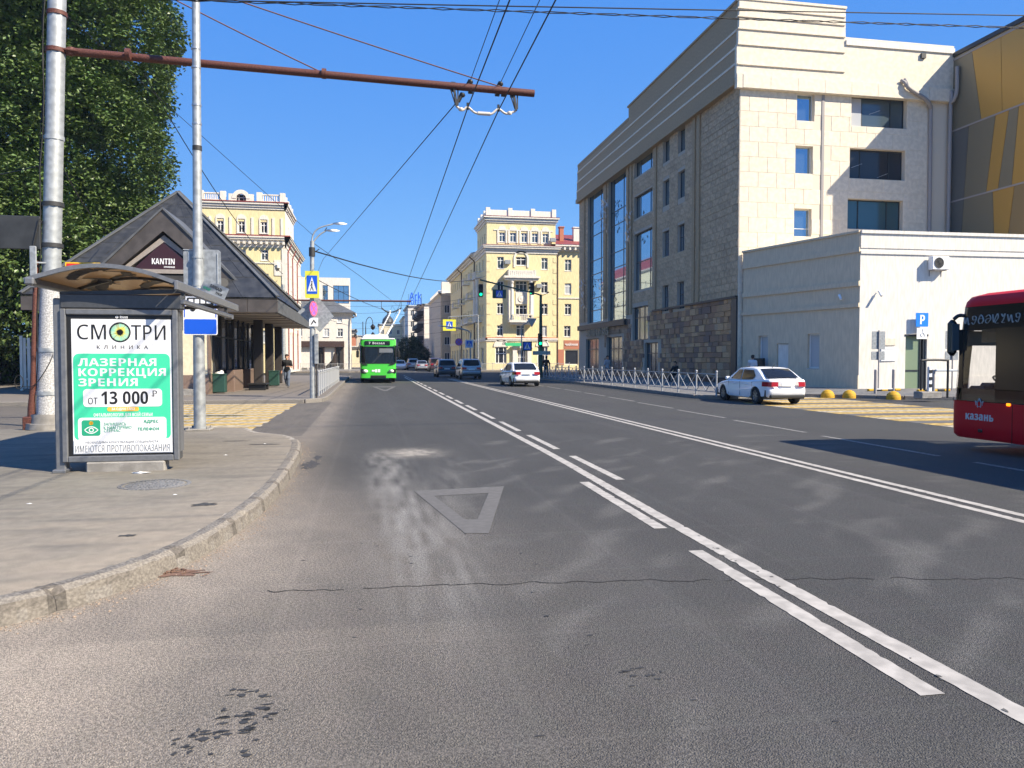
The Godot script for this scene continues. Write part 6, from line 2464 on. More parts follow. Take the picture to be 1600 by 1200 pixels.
func signal_head(called: String, label: String, at: Vector3, turn: float) -> void:
	var t := thing(called, label, "traffic light", at, turn)
	var b := MB.new()
	b.cbox(V3, Vector3(.36, 1.02, .22), .04)
	obj("housing", b, M.black, t)
	for k in 3:
		var y := .32 - k * .32
		b = MB.new()
		b.t = Transform3D(Basis(Vector3.RIGHT, PI / 2), Vector3(0, y, .11))
		b.lathe([Vector2(.12, 0), Vector2(.11, .03), Vector2(0, .045)], 14)
		obj("signal_lens", b, M.glow_green if k == 2 else M.dark, t)
		b = MB.new()
		for n in 8:
			var a0 := PI * n / 8
			var a1 := PI * (n + 1) / 8
			b.quad(Vector3(cos(a0) * .14, y + sin(a0) * .14, .1), Vector3(cos(a1) * .14, y + sin(a1) * .14, .1), Vector3(cos(a1) * .14, y + sin(a1) * .13, .3), Vector3(cos(a0) * .14, y + sin(a0) * .13, .3))
		obj("signal_hood", b, M.black, t)
	var l := OmniLight3D.new()
	l.light_color = Color(.1, 1, .65)
	l.light_energy = .05
	l.omni_range = 60
	l.omni_attenuation = 2
	l.light_size = .1
	l.shadow_enabled = true
	l.position = Vector3(0, -.32, .25)
	put(l, "signal_light", t)

func traffic_lights() -> void:
	var o := Vector3(13.88, .15, -62)
	var dg := mat("mast_green", Color(.012, .07, .05), .5)
	var t := thing("traffic_mast", "dark green traffic light mast with a long thin arm over the right lanes", "mast", o)
	var b := MB.new()
	b.tube([V3, Vector3(0, 3.2, 0), Vector3(0, 6.85, 0)], [.17, .15, .1], 10)
	obj("shaft", b, dg, t)
	b = MB.new()
	b.tube(curve([Vector3(0, 6.7, 0), Vector3(-.3, 6.9, 0), Vector3(-2.95, 7.5, 0), Vector3(-5.05, 7.98, 0)], 4), .06, 8)
	obj("arm", b, dg, t)
	b = MB.new()
	b.tube([Vector3(0, 6.7, 0), Vector3(.6, 7.0, 0)], .02, 5)
	b.ball(Vector3(.62, 7.05, 0), Vector3(.1, .06, .06), 8)
	b.tube([Vector3(0, 5.0, 0), Vector3(-.9, 5.0, 0)], .02, 5)
	b.ball(Vector3(-.9, 5.05, 0), Vector3(.1, .07, .1), 8)
	obj("camera_bracket", b, M.black, t)
	signal_head("traffic_light", "traffic light with green lit, hanging from the end of the mast arm", Vector3(8.87, 7.25, -61.9), 0)
	signal_head("traffic_light", "traffic light with green lit, fixed to the mast's trunk", Vector3(13.78, 3.3, -61.78), 0)
	signal_head("traffic_light", "traffic light high on the mast, facing across the road", Vector3(13.2, 7.5, -62.15), -1.2)
	var s := thing("crosswalk_sign", "dark crosswalk sign hanging from the middle of the mast arm", "sign", Vector3(10.4, 7.0, -61.9))
	plate(s, "plate", rounded(-.56, -.36, .56, .36, .03), -.03, 0, dg)
	crossing_symbol(s, .55, .55, 0)
	s = thing("give_way_sign_back", "grey back of a triangular sign on the mast", "sign", Vector3(13.1, 4.75, -61.85))
	plate(s, "plate", PackedVector2Array([Vector2(-.42, .3), Vector2(0, -.45), Vector2(.42, .3)]), -.03, 0, M.sign_back)
	s = thing("street_name_plate", "wide grey plate low on the traffic light mast", "sign", Vector3(13.9, 2.2, -61.75))
	plate(s, "plate", rounded(-.75, -.16, .75, .16, .02), -.03, 0, M.sign_back)
	s = thing("crosswalk_sign", "low crosswalk sign on a thin post left of the mast", "sign", Vector3(12.6, .15, -61.3))
	plate(s, "plate", rounded(-.4, 2.2, .4, 2.98, .03), -.03, 0, dg)
	var c := Node3D.new()
	c.position = Vector3(0, 2.6, 0)
	put(c, "symbol", s)
	crossing_symbol(c, .6, .6, 0)
	b = MB.new()
	b.tube([V3, Vector3(0, 2.5, -.05)], .035, 6)
	obj("post", b, M.galvanised, s)
	s = thing("shop_sign_board", "bright green shop sign strip beside the mast", "sign", Vector3(18.9, 3.55, -107.3))
	plate(s, "plate", rounded(0, 0, 2.4, .45, .03), 0, .08, mat("shop_green", Color(.05, .5, .2), .5))
	# lamps further on
	for q in [[Vector3(11.0, .15, -85), -3.2, 5.2, "curved street lamp beyond the junction by the far right kerb"], [Vector3(15.05, .15, -76), .3, 5.2, "thin grey street lamp in front of the columned balcony"]]:
		var l := thing("street_lamp", q[3], "street lamp", q[0])
		b = MB.new()
		if q[1] < 0:
			b.tube(curve([V3, Vector3(0, 3.6, 0), Vector3(-.3, 4.7, 0), Vector3(q[1], q[2], 0)], 5), .07, 7)
		else:
			b.tube(curve([V3, Vector3(0, 4.3, 0), Vector3(.1, 4.9, 0), Vector3(.7, 5.3, 0)], 5), .06, 7)
		obj("shaft", b, M.galvanised, l)
		b = MB.new()
		b.ball(Vector3(q[1] - .1, q[2], 0) if q[1] < 0 else Vector3(.8, 5.35, 0), Vector3(.35, .07, .12), 8)
		obj("lamp_head", b, M.sign_white, l)
	s = thing("crosswalk_sign", "white and blue crosswalk sign on the far curved lamp post", "sign", Vector3(10.85, 3.4, -84.8))
	plate(s, "plate", rounded(-.45, -.45, .45, .45, .03), -.03, 0, M.sign_white)
	crossing_symbol(s, .6, .6, 0)
	s = thing("crosswalk_sign", "yellow bordered crosswalk sign hanging over the far right lane", "sign", Vector3(9.7, 5.9, -95))
	plate(s, "plate", rounded(-.8, -.7, .8, .7, .03), -.03, 0, M.sign_yellow)
	crossing_symbol(s, .8, .9, 0)
	b = MB.new()
	b.tube([Vector3(-.1, .7, -.1), Vector3(-.1, 1.0, -.1), Vector3(3.6, 1.3, -.1)], .05, 6)
	b.tube([Vector3(3.6, 1.3, -.1), Vector3(3.6, -5.75, -.1)], .09, 7)
	obj("bracket", b, M.galvanised, s)
	s = thing("no_parking_sign", "round purple sign beside the far crosswalk sign", "sign", Vector3(9.75, 3.6, -85.2))
	disc_sign(s, .42)
	b = MB.new()
	b.tube([Vector3(.1, -3.45, -.06), Vector3(.1, .3, -.06)], .03, 6)
	obj("post", b, M.galvanised, s)
	# ornate lamp
	var l := thing("ornate_lamp", "ornate black lamp with two hanging lanterns beyond the trolleybus", "street lamp", Vector3(-.5, .15, -100))
	b = MB.new()
	b.tube([V3, Vector3(0, 1.2, 0), Vector3(0, 5.6, 0)], [.16, .09, .06], 8)
	b.tube(curve([Vector3(0, 5.6, 0), Vector3(.1, 6.5, 0), Vector3(.5, 6.9, 0), Vector3(.85, 6.5, 0), Vector3(.88, 6.1, 0)], 5), .05, 6)
	b.tube([Vector3(-.35, .0, 0), Vector3(-.35, 6.3, 0)], .06, 6)
	obj("post", b, M.black, l)
	for y in [5.4, 4.35]:
		b = MB.new()
		b.lathe([Vector2(.0, .7), Vector2(.08, .6), Vector2(.3, .35), Vector2(.32, .3), Vector2(.22, 0), Vector2(.05, -.12), Vector2(0, -.14)], 8, Transform3D(Basis(), Vector3(.9, y, 0)))
		obj("lantern", b, M.black, l)

func wire(label: String, p: Array, r: float, m: Material) -> void:
	var b := MB.new()
	b.tube(p, r, 5, false)
	tag(obj("overhead_wire", b, m), label, "wire", "overhead wires")

func wires() -> void:
	var W: Material = M.wire
	wire("left trolley contact wire over the bus lane, from the frame's top to far arm", [Vector3(2.32, 7.66, 30), Vector3(2.32, 7.66, -18.33), Vector3(2.32, 6.6, -45), Vector3(2.32, 5.75, -68), Vector3(2.3, 7.2, -80), Vector3(2.3, 6.4, -150)], .014, W)
	wire("right trolley contact wire over the bus lane, from the frame's top to far arm", [Vector3(3.06, 7.64, 30), Vector3(3.06, 7.64, -18.33), Vector3(3.06, 6.6, -45), Vector3(3.06, 5.85, -68), Vector3(3.0, 7.2, -80), Vector3(3.0, 6.4, -150)], .014, W)
	wire("left support wire ending at the insulator on top of the rusty arm", [Vector3(2.4, 8.3, 30), Vector3(2.39, 8.32, -18.4)], .009, W)
	wire("right support wire ending at the insulator on top of the rusty arm", [Vector3(3.13, 8.3, 30), Vector3(3.12, 8.32, -18.4)], .009, W)
	wire("slanting guy wire from the rusty arm down to the left beyond the double armed lamp", [Vector3(2.2, 7.96, -18.4), Vector3(-3.43, 9.25, -60), Vector3(-5.8, 10.4, -86)], .014, W)
	wire("upper black cable spanning the whole sky along the frame's top", sag(Vector3(-18, 6.86, -14), Vector3(30, 9.95, -14), .05), .012, W)
	# twisted cable
	var b := MB.new()
	for s in 2:
		var pts := []
		for k in 150:
			var u := k / 149.0
			var a := u * 290.0 + s * PI
			pts.append(Vector3(-18.0, 7.1, -14).lerp(Vector3(30, 9.45, -14), u) + Vector3(0, cos(a), sin(a)) * .02 + Vector3.DOWN * .06 * 4 * u * (1 - u))
		b.tube(pts, .009, 4, false)
	tag(obj("overhead_wire", b, W), "twisted black cable crossing in front of the store's parapet", "wire", "overhead wires")
	wire("sagging black cable from the tall tree to the yellow house behind the pyramid roof", sag(Vector3(-12.2, 17.5, -46), Vector3(-9.3, 11.0, -87.5), 1.2), .03, W)
	wire("thin pale wire running from the tall tree to the head of the double armed lamp", [Vector3(-6.9, 9.6, -18.6), Vector3(-2.2, 6.6, -31.4)], .008, W)
	wire("black cable from the double armed lamp to the yellow corner house", sag(Vector3(-2.1, 5.95, -31.4), Vector3(16.3, 13.5, -108), 1.0), .03, W)
	wire("lower black cable from the double armed lamp towards the far arm", sag(Vector3(-2.15, 4.9, -31.4), Vector3(5, 6.4, -82), .5), .016, W)
	wire("thin wire from the double armed lamp crossing to the contact wires", [Vector3(-2.2, 6.3, -31.4), Vector3(-.6, 6.5, -45), Vector3(2.3, 6.3, -66)], .012, W)
	wire("short slack wire between the leaning pole and the tall tree", sag(Vector3(-16, 6.2, -24), Vector3(-6.9, 6.0, -18.6), .3), .012, W)
	wire("slack wire from the leaning pole to the dark pyramid roof", sag(Vector3(-6.8, 6.3, -18.6), Vector3(-11.5, 7.6, -38), .5), .014, W)
	for k in 5:
		wire(["uppermost", "second", "third", "fourth", "lowest"][k] + " of the cross wires hung over the far road behind the trolleybus", sag(Vector3(-9, 9.5 - k * .9, -112 - k * 6), Vector3(15, 10.6 - k * 1.0 + (k % 2) * .8, -110 - k * 4), .8), .018, W)
	# far arm
	var t := thing("trolley_gantry", "far red trolley arm across the road behind the double armed lamp", "bracket arm", Vector3(-8.5, .15, -80))
	b = MB.new()
	b.tube([V3, Vector3(0, 9, 0)], [.2, .15], 8)
	obj("pole", b, M.galvanised, t)
	b = MB.new()
	b.tube([Vector3(0, 7.45, 0), Vector3(12.7, 7.5, 0)], .09, 7)
	obj("pipe", b, M.rust_pipe, t)
	b = MB.new()
	for x in [9.7, 11.7]:
		b.bar(Vector3(x, 7.4, 0), Vector3(x, 6.8, 0), .08, .05)
	b.tube(curve([Vector3(9.7, 6.8, 0), Vector3(10.3, 6.35, 0), Vector3(10.9, 6.4, 0), Vector3(11.4, 6.6, 0), Vector3(11.7, 6.8, 0)], 4), .07, 6)
	obj("hanger", b, M.dark, t)

func fences() -> void:
	# right kerb: white posts with crossed bars
	var t := thing("pedestrian_fence", "white crossed bar pedestrian fence along the right kerb, its near end in sun", "fence", Vector3(14.1, .15, -29.7))
	var post := MB.new()
	post.tube([V3, Vector3(0, 1.02, 0)], .04, 8)
	post.ball(Vector3(0, 1.03, 0), Vector3(.06, .05, .06), 8)
	var pm := post.mesh()
	var rail := MB.new()
	rail.bar(Vector3(0, .92, 0), Vector3(0, .92, -2.0), .035, .04)
	rail.bar(Vector3(0, .18, 0), Vector3(0, .18, -2.0), .035, .04)
	var rm := rail.mesh()
	var bars := []
	for s in [[0.05, 1.0], [1.0, .05], [1.0, 1.95], [1.95, 1.0]]:
		var q := MB.new()
		q.bar(Vector3(0, .9, -s[0]), Vector3(0, .2, -s[1]), .022, .03)
		bars.append(q.mesh())
	for k in 17:
		var z := -k * 2.0
		var xf := Transform3D(Basis(), Vector3(0, 0, z))
		inst("post", pm, M.fence_white, t, xf)
		if k == 16: break
		inst("rail", rm, M.fence_white, t, xf)
		for q in bars:
			inst("cross_bar", q, M.fence_white, t, xf)
	# left kerb: posts and uprights
	t = thing("pedestrian_fence", "pale upright bar fence along the left kerb between lamp post and trolleybus", "fence", Vector3(-2.12, .15, -33.2))
	rail = MB.new()
	rail.bar(Vector3(0, .95, 0), Vector3(0, .95, -1.5), .04, .05)
	rail.bar(Vector3(0, .2, 0), Vector3(0, .2, -1.5), .04, .05)
	rm = rail.mesh()
	var up := MB.new()
	up.bar(Vector3(0, .2, 0), Vector3(0, .95, 0), .018, .018)
	var um := up.mesh()
	for k in 15:
		var z := -k * 1.5
		var xf := Transform3D(Basis(), Vector3(0, 0, z))
		inst("post", pm, M.fence_white, t, xf)
		if k == 14: break
		inst("rail", rm, M.fence_white, t, xf)
		for j in 4:
			inst("bar", um, M.fence_white, t, xf * Transform3D(Basis(), Vector3(0, 0, -.3 - j * .3)))
	# across the junction
	for q in [[Vector3(-10, .15, -99), 6, "low grey fence across the junction in front of the white cafe house"], [Vector3(14.6, .15, -101), 8, "low grey fence in front of the yellow corner house"]]:
		t = thing("pedestrian_fence", q[2], "fence", q[0], -PI / 2)
		for k in q[1] + 1:
			var xf := Transform3D(Basis(), Vector3(0, 0, -k * 1.5))
			inst("post", pm, M.fence_white, t, xf)
			if k == q[1]: break
			inst("rail", rm, M.fence_white, t, xf)
			for j in 7:
				inst("bar", um, M.fence_white, t, xf * Transform3D(Basis(), Vector3(0, 0, -.2 - j * .18)))

func plaza_things() -> void:
	var b := MB.new()
	# yellow half balls
	b.lathe([Vector2(.29, 0), Vector2(.285, .1), Vector2(.255, .21), Vector2(.18, .3), Vector2(.08, .35), Vector2(0, .36)], 18)
	var m := b.mesh()
	var hl := ["yellow concrete half ball just beside the white sedan's rear", "yellow concrete half ball second from the white sedan", "yellow concrete half ball third from the white sedan", "yellow concrete half ball in front of the black barrier frame"]
	var hp := [Vector3(18.2, 0, -31.3), Vector3(19.75, 0, -30.6), Vector3(20.5, 0, -30.15), Vector3(21.6, 0, -28.75)]
	for k in 4:
		var o := inst("half_ball", m, M.bollard_yellow, null, Transform3D(Basis(), hp[k]))
		tag(o, hl[k], "bollard", "yellow half balls by the forecourt")
	# steel posts
	b = MB.new()
	b.tube([V3, Vector3(0, 1.05, 0)], .065, 10)
	b.lathe([Vector2(.065, 1.05), Vector2(.05, 1.08), Vector2(0, 1.09)], 10)
	m = b.mesh()
	var pp := [[Vector3(22.3, .15, -30.9), "grey steel bollard left of the lone sign post on the forecourt"], [Vector3(23.5, .15, -31.3), "grey steel bollard right of the lone sign post on the forecourt"], [Vector3(24.35, .15, -29.8), "grey steel bollard right of the black barrier frame"], [Vector3(25.9, .15, -29.6), "grey steel bollard half hidden by the red bus"]]
	for q in pp:
		tag(inst("steel_bollard", m, M.pipe_grey, null, Transform3D(Basis(), q[0])), q[1], "bollard", "steel bollards on the forecourt")
	var ch := MB.new()
	ch.bar(Vector3(22.3, .35, -30.9), Vector3(23.5, .35, -31.3), .03, .03)
	tag(obj("bollard_rail", ch, M.sign_white), "low white rail between the two bollards beside the lone sign post", "rail")
	ch = MB.new()
	ch.cbox(Vector3(25.2, 1.2, -29.7), Vector3(1.7, .1, .1), .02)
	tag(obj("barrier_beam", ch, M.zinc), "grey beam lying across the tops of the bollards beside the red bus", "beam")
	# sign posts seen from behind
	for q in [[Vector3(25.35, .15, -34.9), "grey sign back on a thin post in front of the notice board"], [Vector3(28.5, .15, -33.6), "grey sign back on a thin post right of the green glass door"]]:
		var t := thing("sign_post", q[1], "sign", q[0])
		b = MB.new()
		b.tube([V3, Vector3(0, 3.0, 0)], .035, 8)
		obj("post", b, M.pipe_grey, t)
		plate(t, "upper_plate", rounded(-.36, 2.05, .38, 2.95, .04), -.07, -.04, M.sign_back)
		plate(t, "lower_plate", rounded(-.38, 1.5, .36, 1.93, .04), -.07, -.04, M.sign_back)
	var p := thing("parking_sign", "blue parking sign with white P on the sunlit annex wall", "sign", Vector3(28.4, 3.75, -35.65))
	plate(p, "plate", rounded(-.36, -.36, .36, .36, .03), -.03, 0, mat("parking_blue", Color(.01, .2, .72), .4))
	lettering(p, "P", face(Vector3(0, 0, .006), 0), .48, M.sign_white, .28)
	b = MB.new()
	b.bb(Vector3(-.3, -1.0, -.03), Vector3(.3, -.42, -.01))
	obj("lower_plate", b, M.sign_white, p)
	b = MB.new()
	b.ball(Vector3(.05, -.52, 0), Vector3(.04, .04, .01), 8)
	b.bar(Vector3(.05, -.56, 0), Vector3(.08, -.72, 0), .01, .03, Vector3.RIGHT)
	b.bar(Vector3(.08, -.72, 0), Vector3(.2, -.86, 0), .01, .03, Vector3.RIGHT)
	var ring := []
	for k in 11:
		ring.append(Vector3(.04 + cos(k * .5) * .12, -.78 + sin(k * .5) * .1, 0))
	b.tube(ring, .012, 5)
	obj("wheelchair_symbol", b, M.poster_grey, p)
	# black barrier frame with its concrete foot
	var t := thing("barrier_frame", "black tube barrier frame on a concrete block beside the steel bollards", "barrier", Vector3(21.6, .15, -27.0))
	b = MB.new()
	b.tube(curve([Vector3(-.1, .3, 0), Vector3(-.1, 1.35, 0), Vector3(0, 1.5, 0), Vector3(1.0, 1.5, 0), Vector3(1.1, 1.35, 0), Vector3(1.1, 0, 0)], 4), .045, 7)
	b.tube([Vector3(.06, .3, 0), Vector3(.06, 1.42, 0)], .045, 7)
	obj("frame", b, M.black, t)
	b = MB.new()
	b.cbox(Vector3(.28, .75, 0), Vector3(.16, 1.0, .12), .02)
	obj("barrier_box", b, M.sign_white, t)
	b = MB.new()
	for k in 3:
		b.cbox(Vector3(.28, .5 + k * .28, .07), Vector3(.14, .12, .04), .01)
	obj("black_band", b, M.black, t)
	b = MB.new()
	b.cbox(Vector3(.2, .12, 0), Vector3(.9, .28, .5), .03)
	obj("concrete_foot", b, M.concrete, t)
	for q in [[Vector3(24.5, .15, -33.3), 1.6, "yellow and black wheel stop near the notice board"], [Vector3(26.4, .15, -32.3), 1.6, "yellow and black wheel stop near the green glass door"]]:
		t = thing("wheel_stop", q[2], "wheel stop", q[0], .15)
		for k in 5:
			b = MB.new()
			b.cbox(Vector3(-.8 + k * .4, .06, 0), Vector3(.39, .12, .16), .03)
			obj("segment", b, M.bollard_yellow if k % 2 == 0 else M.black, t)
	t = thing("cash_machine", "small dark service hatch with yellow trim in the shaded annex wall", "machine", Vector3(23.0, .15, -42.6), -1.3)
	b = MB.new()
	b.cbox(Vector3(0, 1.25, .1), Vector3(.8, .7, .3), .03)
	obj("housing", b, M.black, t)
	b = MB.new()
	b.cbox(Vector3(0, .85, .18), Vector3(.85, .12, .3), .02)
	obj("shelf", b, M.bollard_yellow, t)

func wheel(parent: Node3D, at: Vector3, r: float, w: float, side: float) -> void:
	var key := "wheel%.2f" % r
	if not cache.has(key):
		var b := MB.new()
		var xf := Transform3D(Basis(Vector3(0, 0, 1), -PI / 2), V3)
		b.lathe([Vector2(r * .62, -w / 2), Vector2(r * .93, -w / 2), Vector2(r, -w * .32), Vector2(r, w * .32), Vector2(r * .93, w / 2), Vector2(r * .62, w / 2), Vector2(r * .6, w * .3)], 22, xf)
		var k := MB.new()
		k.lathe([Vector2(r * .66, w * .42), Vector2(r * .6, w * .46), Vector2(r * .56, w * .3), Vector2(r * .2, w * .32), Vector2(r * .17, w * .44), Vector2(0, w * .46)], 22, xf)
		for s in 7:
			var a := TAU * s / 7
			k.bar(Vector3(w * .4, cos(a) * r * .15, sin(a) * r * .15), Vector3(w * .4, cos(a) * r * .6, sin(a) * r * .6), r * .12, .03, Vector3.RIGHT)
		cache[key] = [b.mesh(), k.mesh()]
	var o := inst("wheel", cache[key][0], M.tyre, parent, Transform3D(Basis() if side > 0 else Basis(Vector3.UP, PI), at))
	inst("rim", cache[key][1], M.rim, o)

# side outlines run from rear to front along s, y up
func car(called: String, label: String, category: String, at: Vector3, turn: float, L: float, W: float, H: float, suv: bool, paint: Material, group := "") -> Node3D:
	var t := thing(called, label, category, at, turn, group)
	var kx := L / 4.45
	var belt := 1.0 if suv else .93
	belt *= H / (1.68 if suv else 1.46)
	var wr := .36 if suv else .325
	var fa := 3.55 * kx
	var ra := .85 * kx
	var gc := .27 if suv else .2
	var low := []
	var put_arc := func(cx: float) -> void:
		for k in 9:
			var a := PI - PI * k / 8
			low.append([Vector2(cx + cos(a) * (wr + .05), wr - .02 + sin(a) * (wr + .05)), 0.0])
	low.append([Vector2(.14, gc + .06), 1.0])
	put_arc.call(ra)
	low.append([Vector2(ra + wr + .2, gc), .6])
	low.append([Vector2(fa - wr - .2, gc), .6])
	put_arc.call(fa)
	for p in [Vector2(4.3, gc + .02), Vector2(4.42, .36), Vector2(4.45, .5), Vector2(4.4, belt - .28), Vector2(4.22, belt - .19), Vector2(3.8, belt - .09), Vector2(3.2, belt - .01), Vector2(3.0, belt), Vector2(2.2, belt + .015), Vector2(1.3, belt + .03)]:
		low.append([Vector2(p.x * kx, p.y), 1.0])
	if suv:
		for p in [Vector2(.4, belt + .04), Vector2(.1, belt + .02), Vector2(.03, belt - .12), Vector2(.06, .72), Vector2(-.0, .62), Vector2(.02, .45)]:
			low.append([Vector2(p.x * kx, p.y), 1.0])
	else:
		for p in [Vector2(.75, belt + .05), Vector2(.3, belt + .075), Vector2(.08, belt + .07), Vector2(.03, belt + .0), Vector2(.07, belt - .2), Vector2(.02, .58), Vector2(.0, .5), Vector2(.03, .38)]:
			low.append([Vector2(p.x * kx, p.y), 1.0])
	var warp := func(x: float, s: float, y: float) -> Vector3:
		var e := absf(s - L / 2) / (L / 2)
		var k := 1.0 - .17 * pow(e, 4.0) - .045 * pow(maxf(y - .62, 0) / .4, 2.0) - .05 * pow(maxf(.5 - y, 0) / .3, 2.0)
		return Vector3(x * k, y, L / 2 - s)
	var hw := W / 2
	var layers := [[hw, .075], [hw - .018, .04], [hw - .06, .012], [hw - .16, .0], [hw * .45, -.012], [0.0, -.018]]
	var shell := func(pts: Array, ls: Array, wf: Callable) -> MB:
		var b := MB.new()
		var n := pts.size()
		var c := Vector2.ZERO
		var nrm := []
		for i in n:
			var d: Vector2 = (pts[(i + 1) % n][0] - pts[(i - 1 + n) % n][0]).normalized()
			nrm.append(Vector2(-d.y, d.x))       # inwards for counter-clockwise
		var rings := []
		for l in ls:
			var ring := []
			for i in n:
				var p: Vector2 = pts[i][0] + nrm[i] * l[1] * pts[i][1]
				ring.append(wf.call(l[0], p.x, p.y))
			rings.append(ring)
		for sgn in [1, -1]:
			for r in rings.size() - 1:
				for i in n:
					var j := (i + 1) % n
					var q := [rings[r][i], rings[r][j], rings[r + 1][j], rings[r + 1][i]]
					if sgn < 0:
						for k in 4: q[k].x = -q[k].x
						b.quad(q[0], q[3], q[2], q[1])
					else:
						b.quad(q[0], q[1], q[2], q[3])
			var poly := PackedVector2Array()
			for i in n: poly.append(pts[i][0] + nrm[i] * ls[0][1] * pts[i][1])
			var idx := Geometry2D.triangulate_polygon(poly)
			for i in range(0, idx.size(), 3):
				var q := []
				for k in 3:
					var v: Vector3 = rings[0][idx[i + k]]
					if sgn < 0: v.x = -v.x
					q.append(v)
				var up: Vector3 = (q[1] - q[0]).cross(q[2] - q[0])
				if up.x * sgn > 0: b.tri(q[0], q[1], q[2])
				else: b.tri(q[0], q[2], q[1])
		return b
	var body: MB = shell.call(low, layers, warp)
	body.smooth(38)
	obj("body", body, paint, t)
	# cabin
	var gw := func(x: float, s: float, y: float) -> Vector3:
		var f := clampf((y - belt) / (H - belt), 0, 1)
		var k := 1.0 - .2 * f - .03 * pow(absf(s - L * .45) / (L * .35), 2.0)
		return Vector3(x * k, y, L / 2 - s)
	var top := []
	var prof := [Vector2(3.25, belt - .03), Vector2(2.75, belt + (H - belt) * .62), Vector2(2.45, H - .035), Vector2(2.0, H), Vector2(1.4, H - .012), Vector2(1.05, H - .05), Vector2(.75, belt + (H - belt) * .62), Vector2(.3, belt + .02)]
	if suv:
		prof = [Vector2(3.3, belt - .03), Vector2(2.8, belt + (H - belt) * .66), Vector2(2.5, H - .05), Vector2(2.0, H), Vector2(1.0, H - .01), Vector2(.35, H - .06), Vector2(.22, H - .1), Vector2(.1, belt + .3), Vector2(.03, belt + .0)]
	for p in prof: top.append([Vector2(p.x * kx, p.y), 1.0])
	var hb := hw - .06
	var cab: MB = shell.call(top, [[hb, .03], [hb - .03, .008], [hb - .12, .0], [hb * .5, -.012], [0.0, -.016]], gw)
	cab.smooth(40)
	obj("roof", cab, paint, t)
	# glass: patches that follow the cabin, a little proud
	var lift := func(v: Vector3, n: Vector3) -> Vector3: return v + n * .008
	var strip := func(name: String, path: Array, x0: float) -> void:
		var b := MB.new()
		var rows := []
		var a: Vector2 = path[0]
		for p in path:
			var row := []
			for k in 9:
				var x := lerpf(-1, 1, k / 8.0)
				var v: Vector3 = gw.call(x * (hb - x0), p.x * kx, p.y)
				var bow := .02 * (1 - x * x) + .022
				v += Vector3(0, bow * .7, bow if a.x < 1.6 else -bow)
				row.append(v)
			rows.append(row)
		b.grid(rows)
		b.smooth(60)
		obj(name, b, M.car_glass, t)
	var hh := H - belt
	if suv:
		strip.call("rear_window", [Vector2(.085, belt + .07), Vector2(.1, belt + .3), Vector2(.2, H - .12)], .13)
		strip.call("windscreen", [Vector2(3.2, belt + .05), Vector2(2.8, belt + hh * .66), Vector2(2.56, H - .085)], .1)
	else:
		strip.call("rear_window", [Vector2(.37, belt + .1), Vector2(.75, belt + hh * .62), Vector2(1.0, H - .075)], .12)
		strip.call("windscreen", [Vector2(3.15, belt + .06), Vector2(2.75, belt + hh * .62), Vector2(2.5, H - .07)], .1)
	for sgn in [-1, 1]:
		var panes := [[[2.92, .08], [2.1, .06], [2.1, .82], [2.42, .8]], [[2.02, .06], [1.15, .1], [1.0, .35], [1.25, .78], [2.02, .83]]]
		if suv:
			panes = [[[2.98, .08], [2.1, .06], [2.1, .82], [2.5, .78]], [[2.02, .06], [1.15, .08], [1.15, .82], [2.02, .83]], [[1.07, .1], [.5, .25], [.45, .7], [1.07, .8]]]
		for pane in panes:
			var b := MB.new()
			var vs := []
			for p in pane:
				var v: Vector3 = gw.call(hb + .004 - .03 * 0, p[0] * kx, belt + hh * p[1])
				v.x = (v.x + .006) * sgn
				vs.append(v)
			for i in range(1, vs.size() - 1):
				if sgn > 0: b.tri(vs[0], vs[i + 1], vs[i])
				else: b.tri(vs[0], vs[i], vs[i + 1])
			obj("side_window", b, M.car_glass, t)
		# tail lamp wraps the corner, mirror, handles, wheels
		var b := MB.new()
		var y1 := belt - .03 if not suv else belt - .02
		var rows := []
		for i in 4:
			var y := lerpf(y1 - .17, y1, i / 3.0)
			var row := []
			for q in [[.42, .012], [.2, .012], [.06, .016], [-.01, .03]]:
				var v: Vector3 = warp.call(hw - .0, q[0] * kx, y)
				v.x += .004
				if q[0] < .03: v.x -= .06
				row.append(v)
			var v2: Vector3 = warp.call(hw * .56, .0, y)
			v2.z = row[3].z + .045 * (1 - i / 6.0)
			row[3].z += .02
			row.append(v2)
			if sgn < 0:
				for k in row.size(): row[k].x = -row[k].x
			rows.append(row)
		b.grid(rows)
		obj("tail_lamp", b, M.tail_red, t)
		b = MB.new()
		b.cbox(Vector3(sgn * (hw + .06), belt + .06, L / 2 - 2.95 * kx), Vector3(.18, .13, .1), .035)
		obj("mirror", b, paint, t)
		b = MB.new()
		for s in [1.55, 2.5]:
			var v: Vector3 = warp.call(hw, s * kx, belt - .14)
			b.cbox(Vector3(sgn * (v.x + .012), v.y, v.z), Vector3(.03, .025, .17), .01)
		obj("door_handle", b, paint, t)
		b = MB.new()
		for s in [1.1, 2.06, 3.02]:
			var v0: Vector3 = warp.call(hw, s * kx, belt - .05)
			var v1: Vector3 = warp.call(hw, s * kx, gc + .1)
			b.bar(Vector3(sgn * (v0.x - .003), v0.y, v0.z), Vector3(sgn * (v1.x + .002), v1.y, v1.z), .012, .012)
		obj("door_gap", b, M.black, t)
		b = MB.new()
		var h0: Vector3 = warp.call(hw * .8, L - .1, belt - .32)
		b.cbox(Vector3(sgn * h0.x, h0.y, h0.z - .06), Vector3(.32, .13, .2), .04)
		obj("headlamp", b, M.lamp_clear, t)
		wheel(t, Vector3(sgn * (hw - .13), wr, L / 2 - fa), wr, .21, sgn)
		wheel(t, Vector3(sgn * (hw - .13), wr, L / 2 - ra), wr, .21, sgn)
	var b := MB.new()
	b.bb(Vector3(-hw + .1, gc + .02, -L / 2 + .2), Vector3(hw - .1, gc + .35, L / 2 - .2))
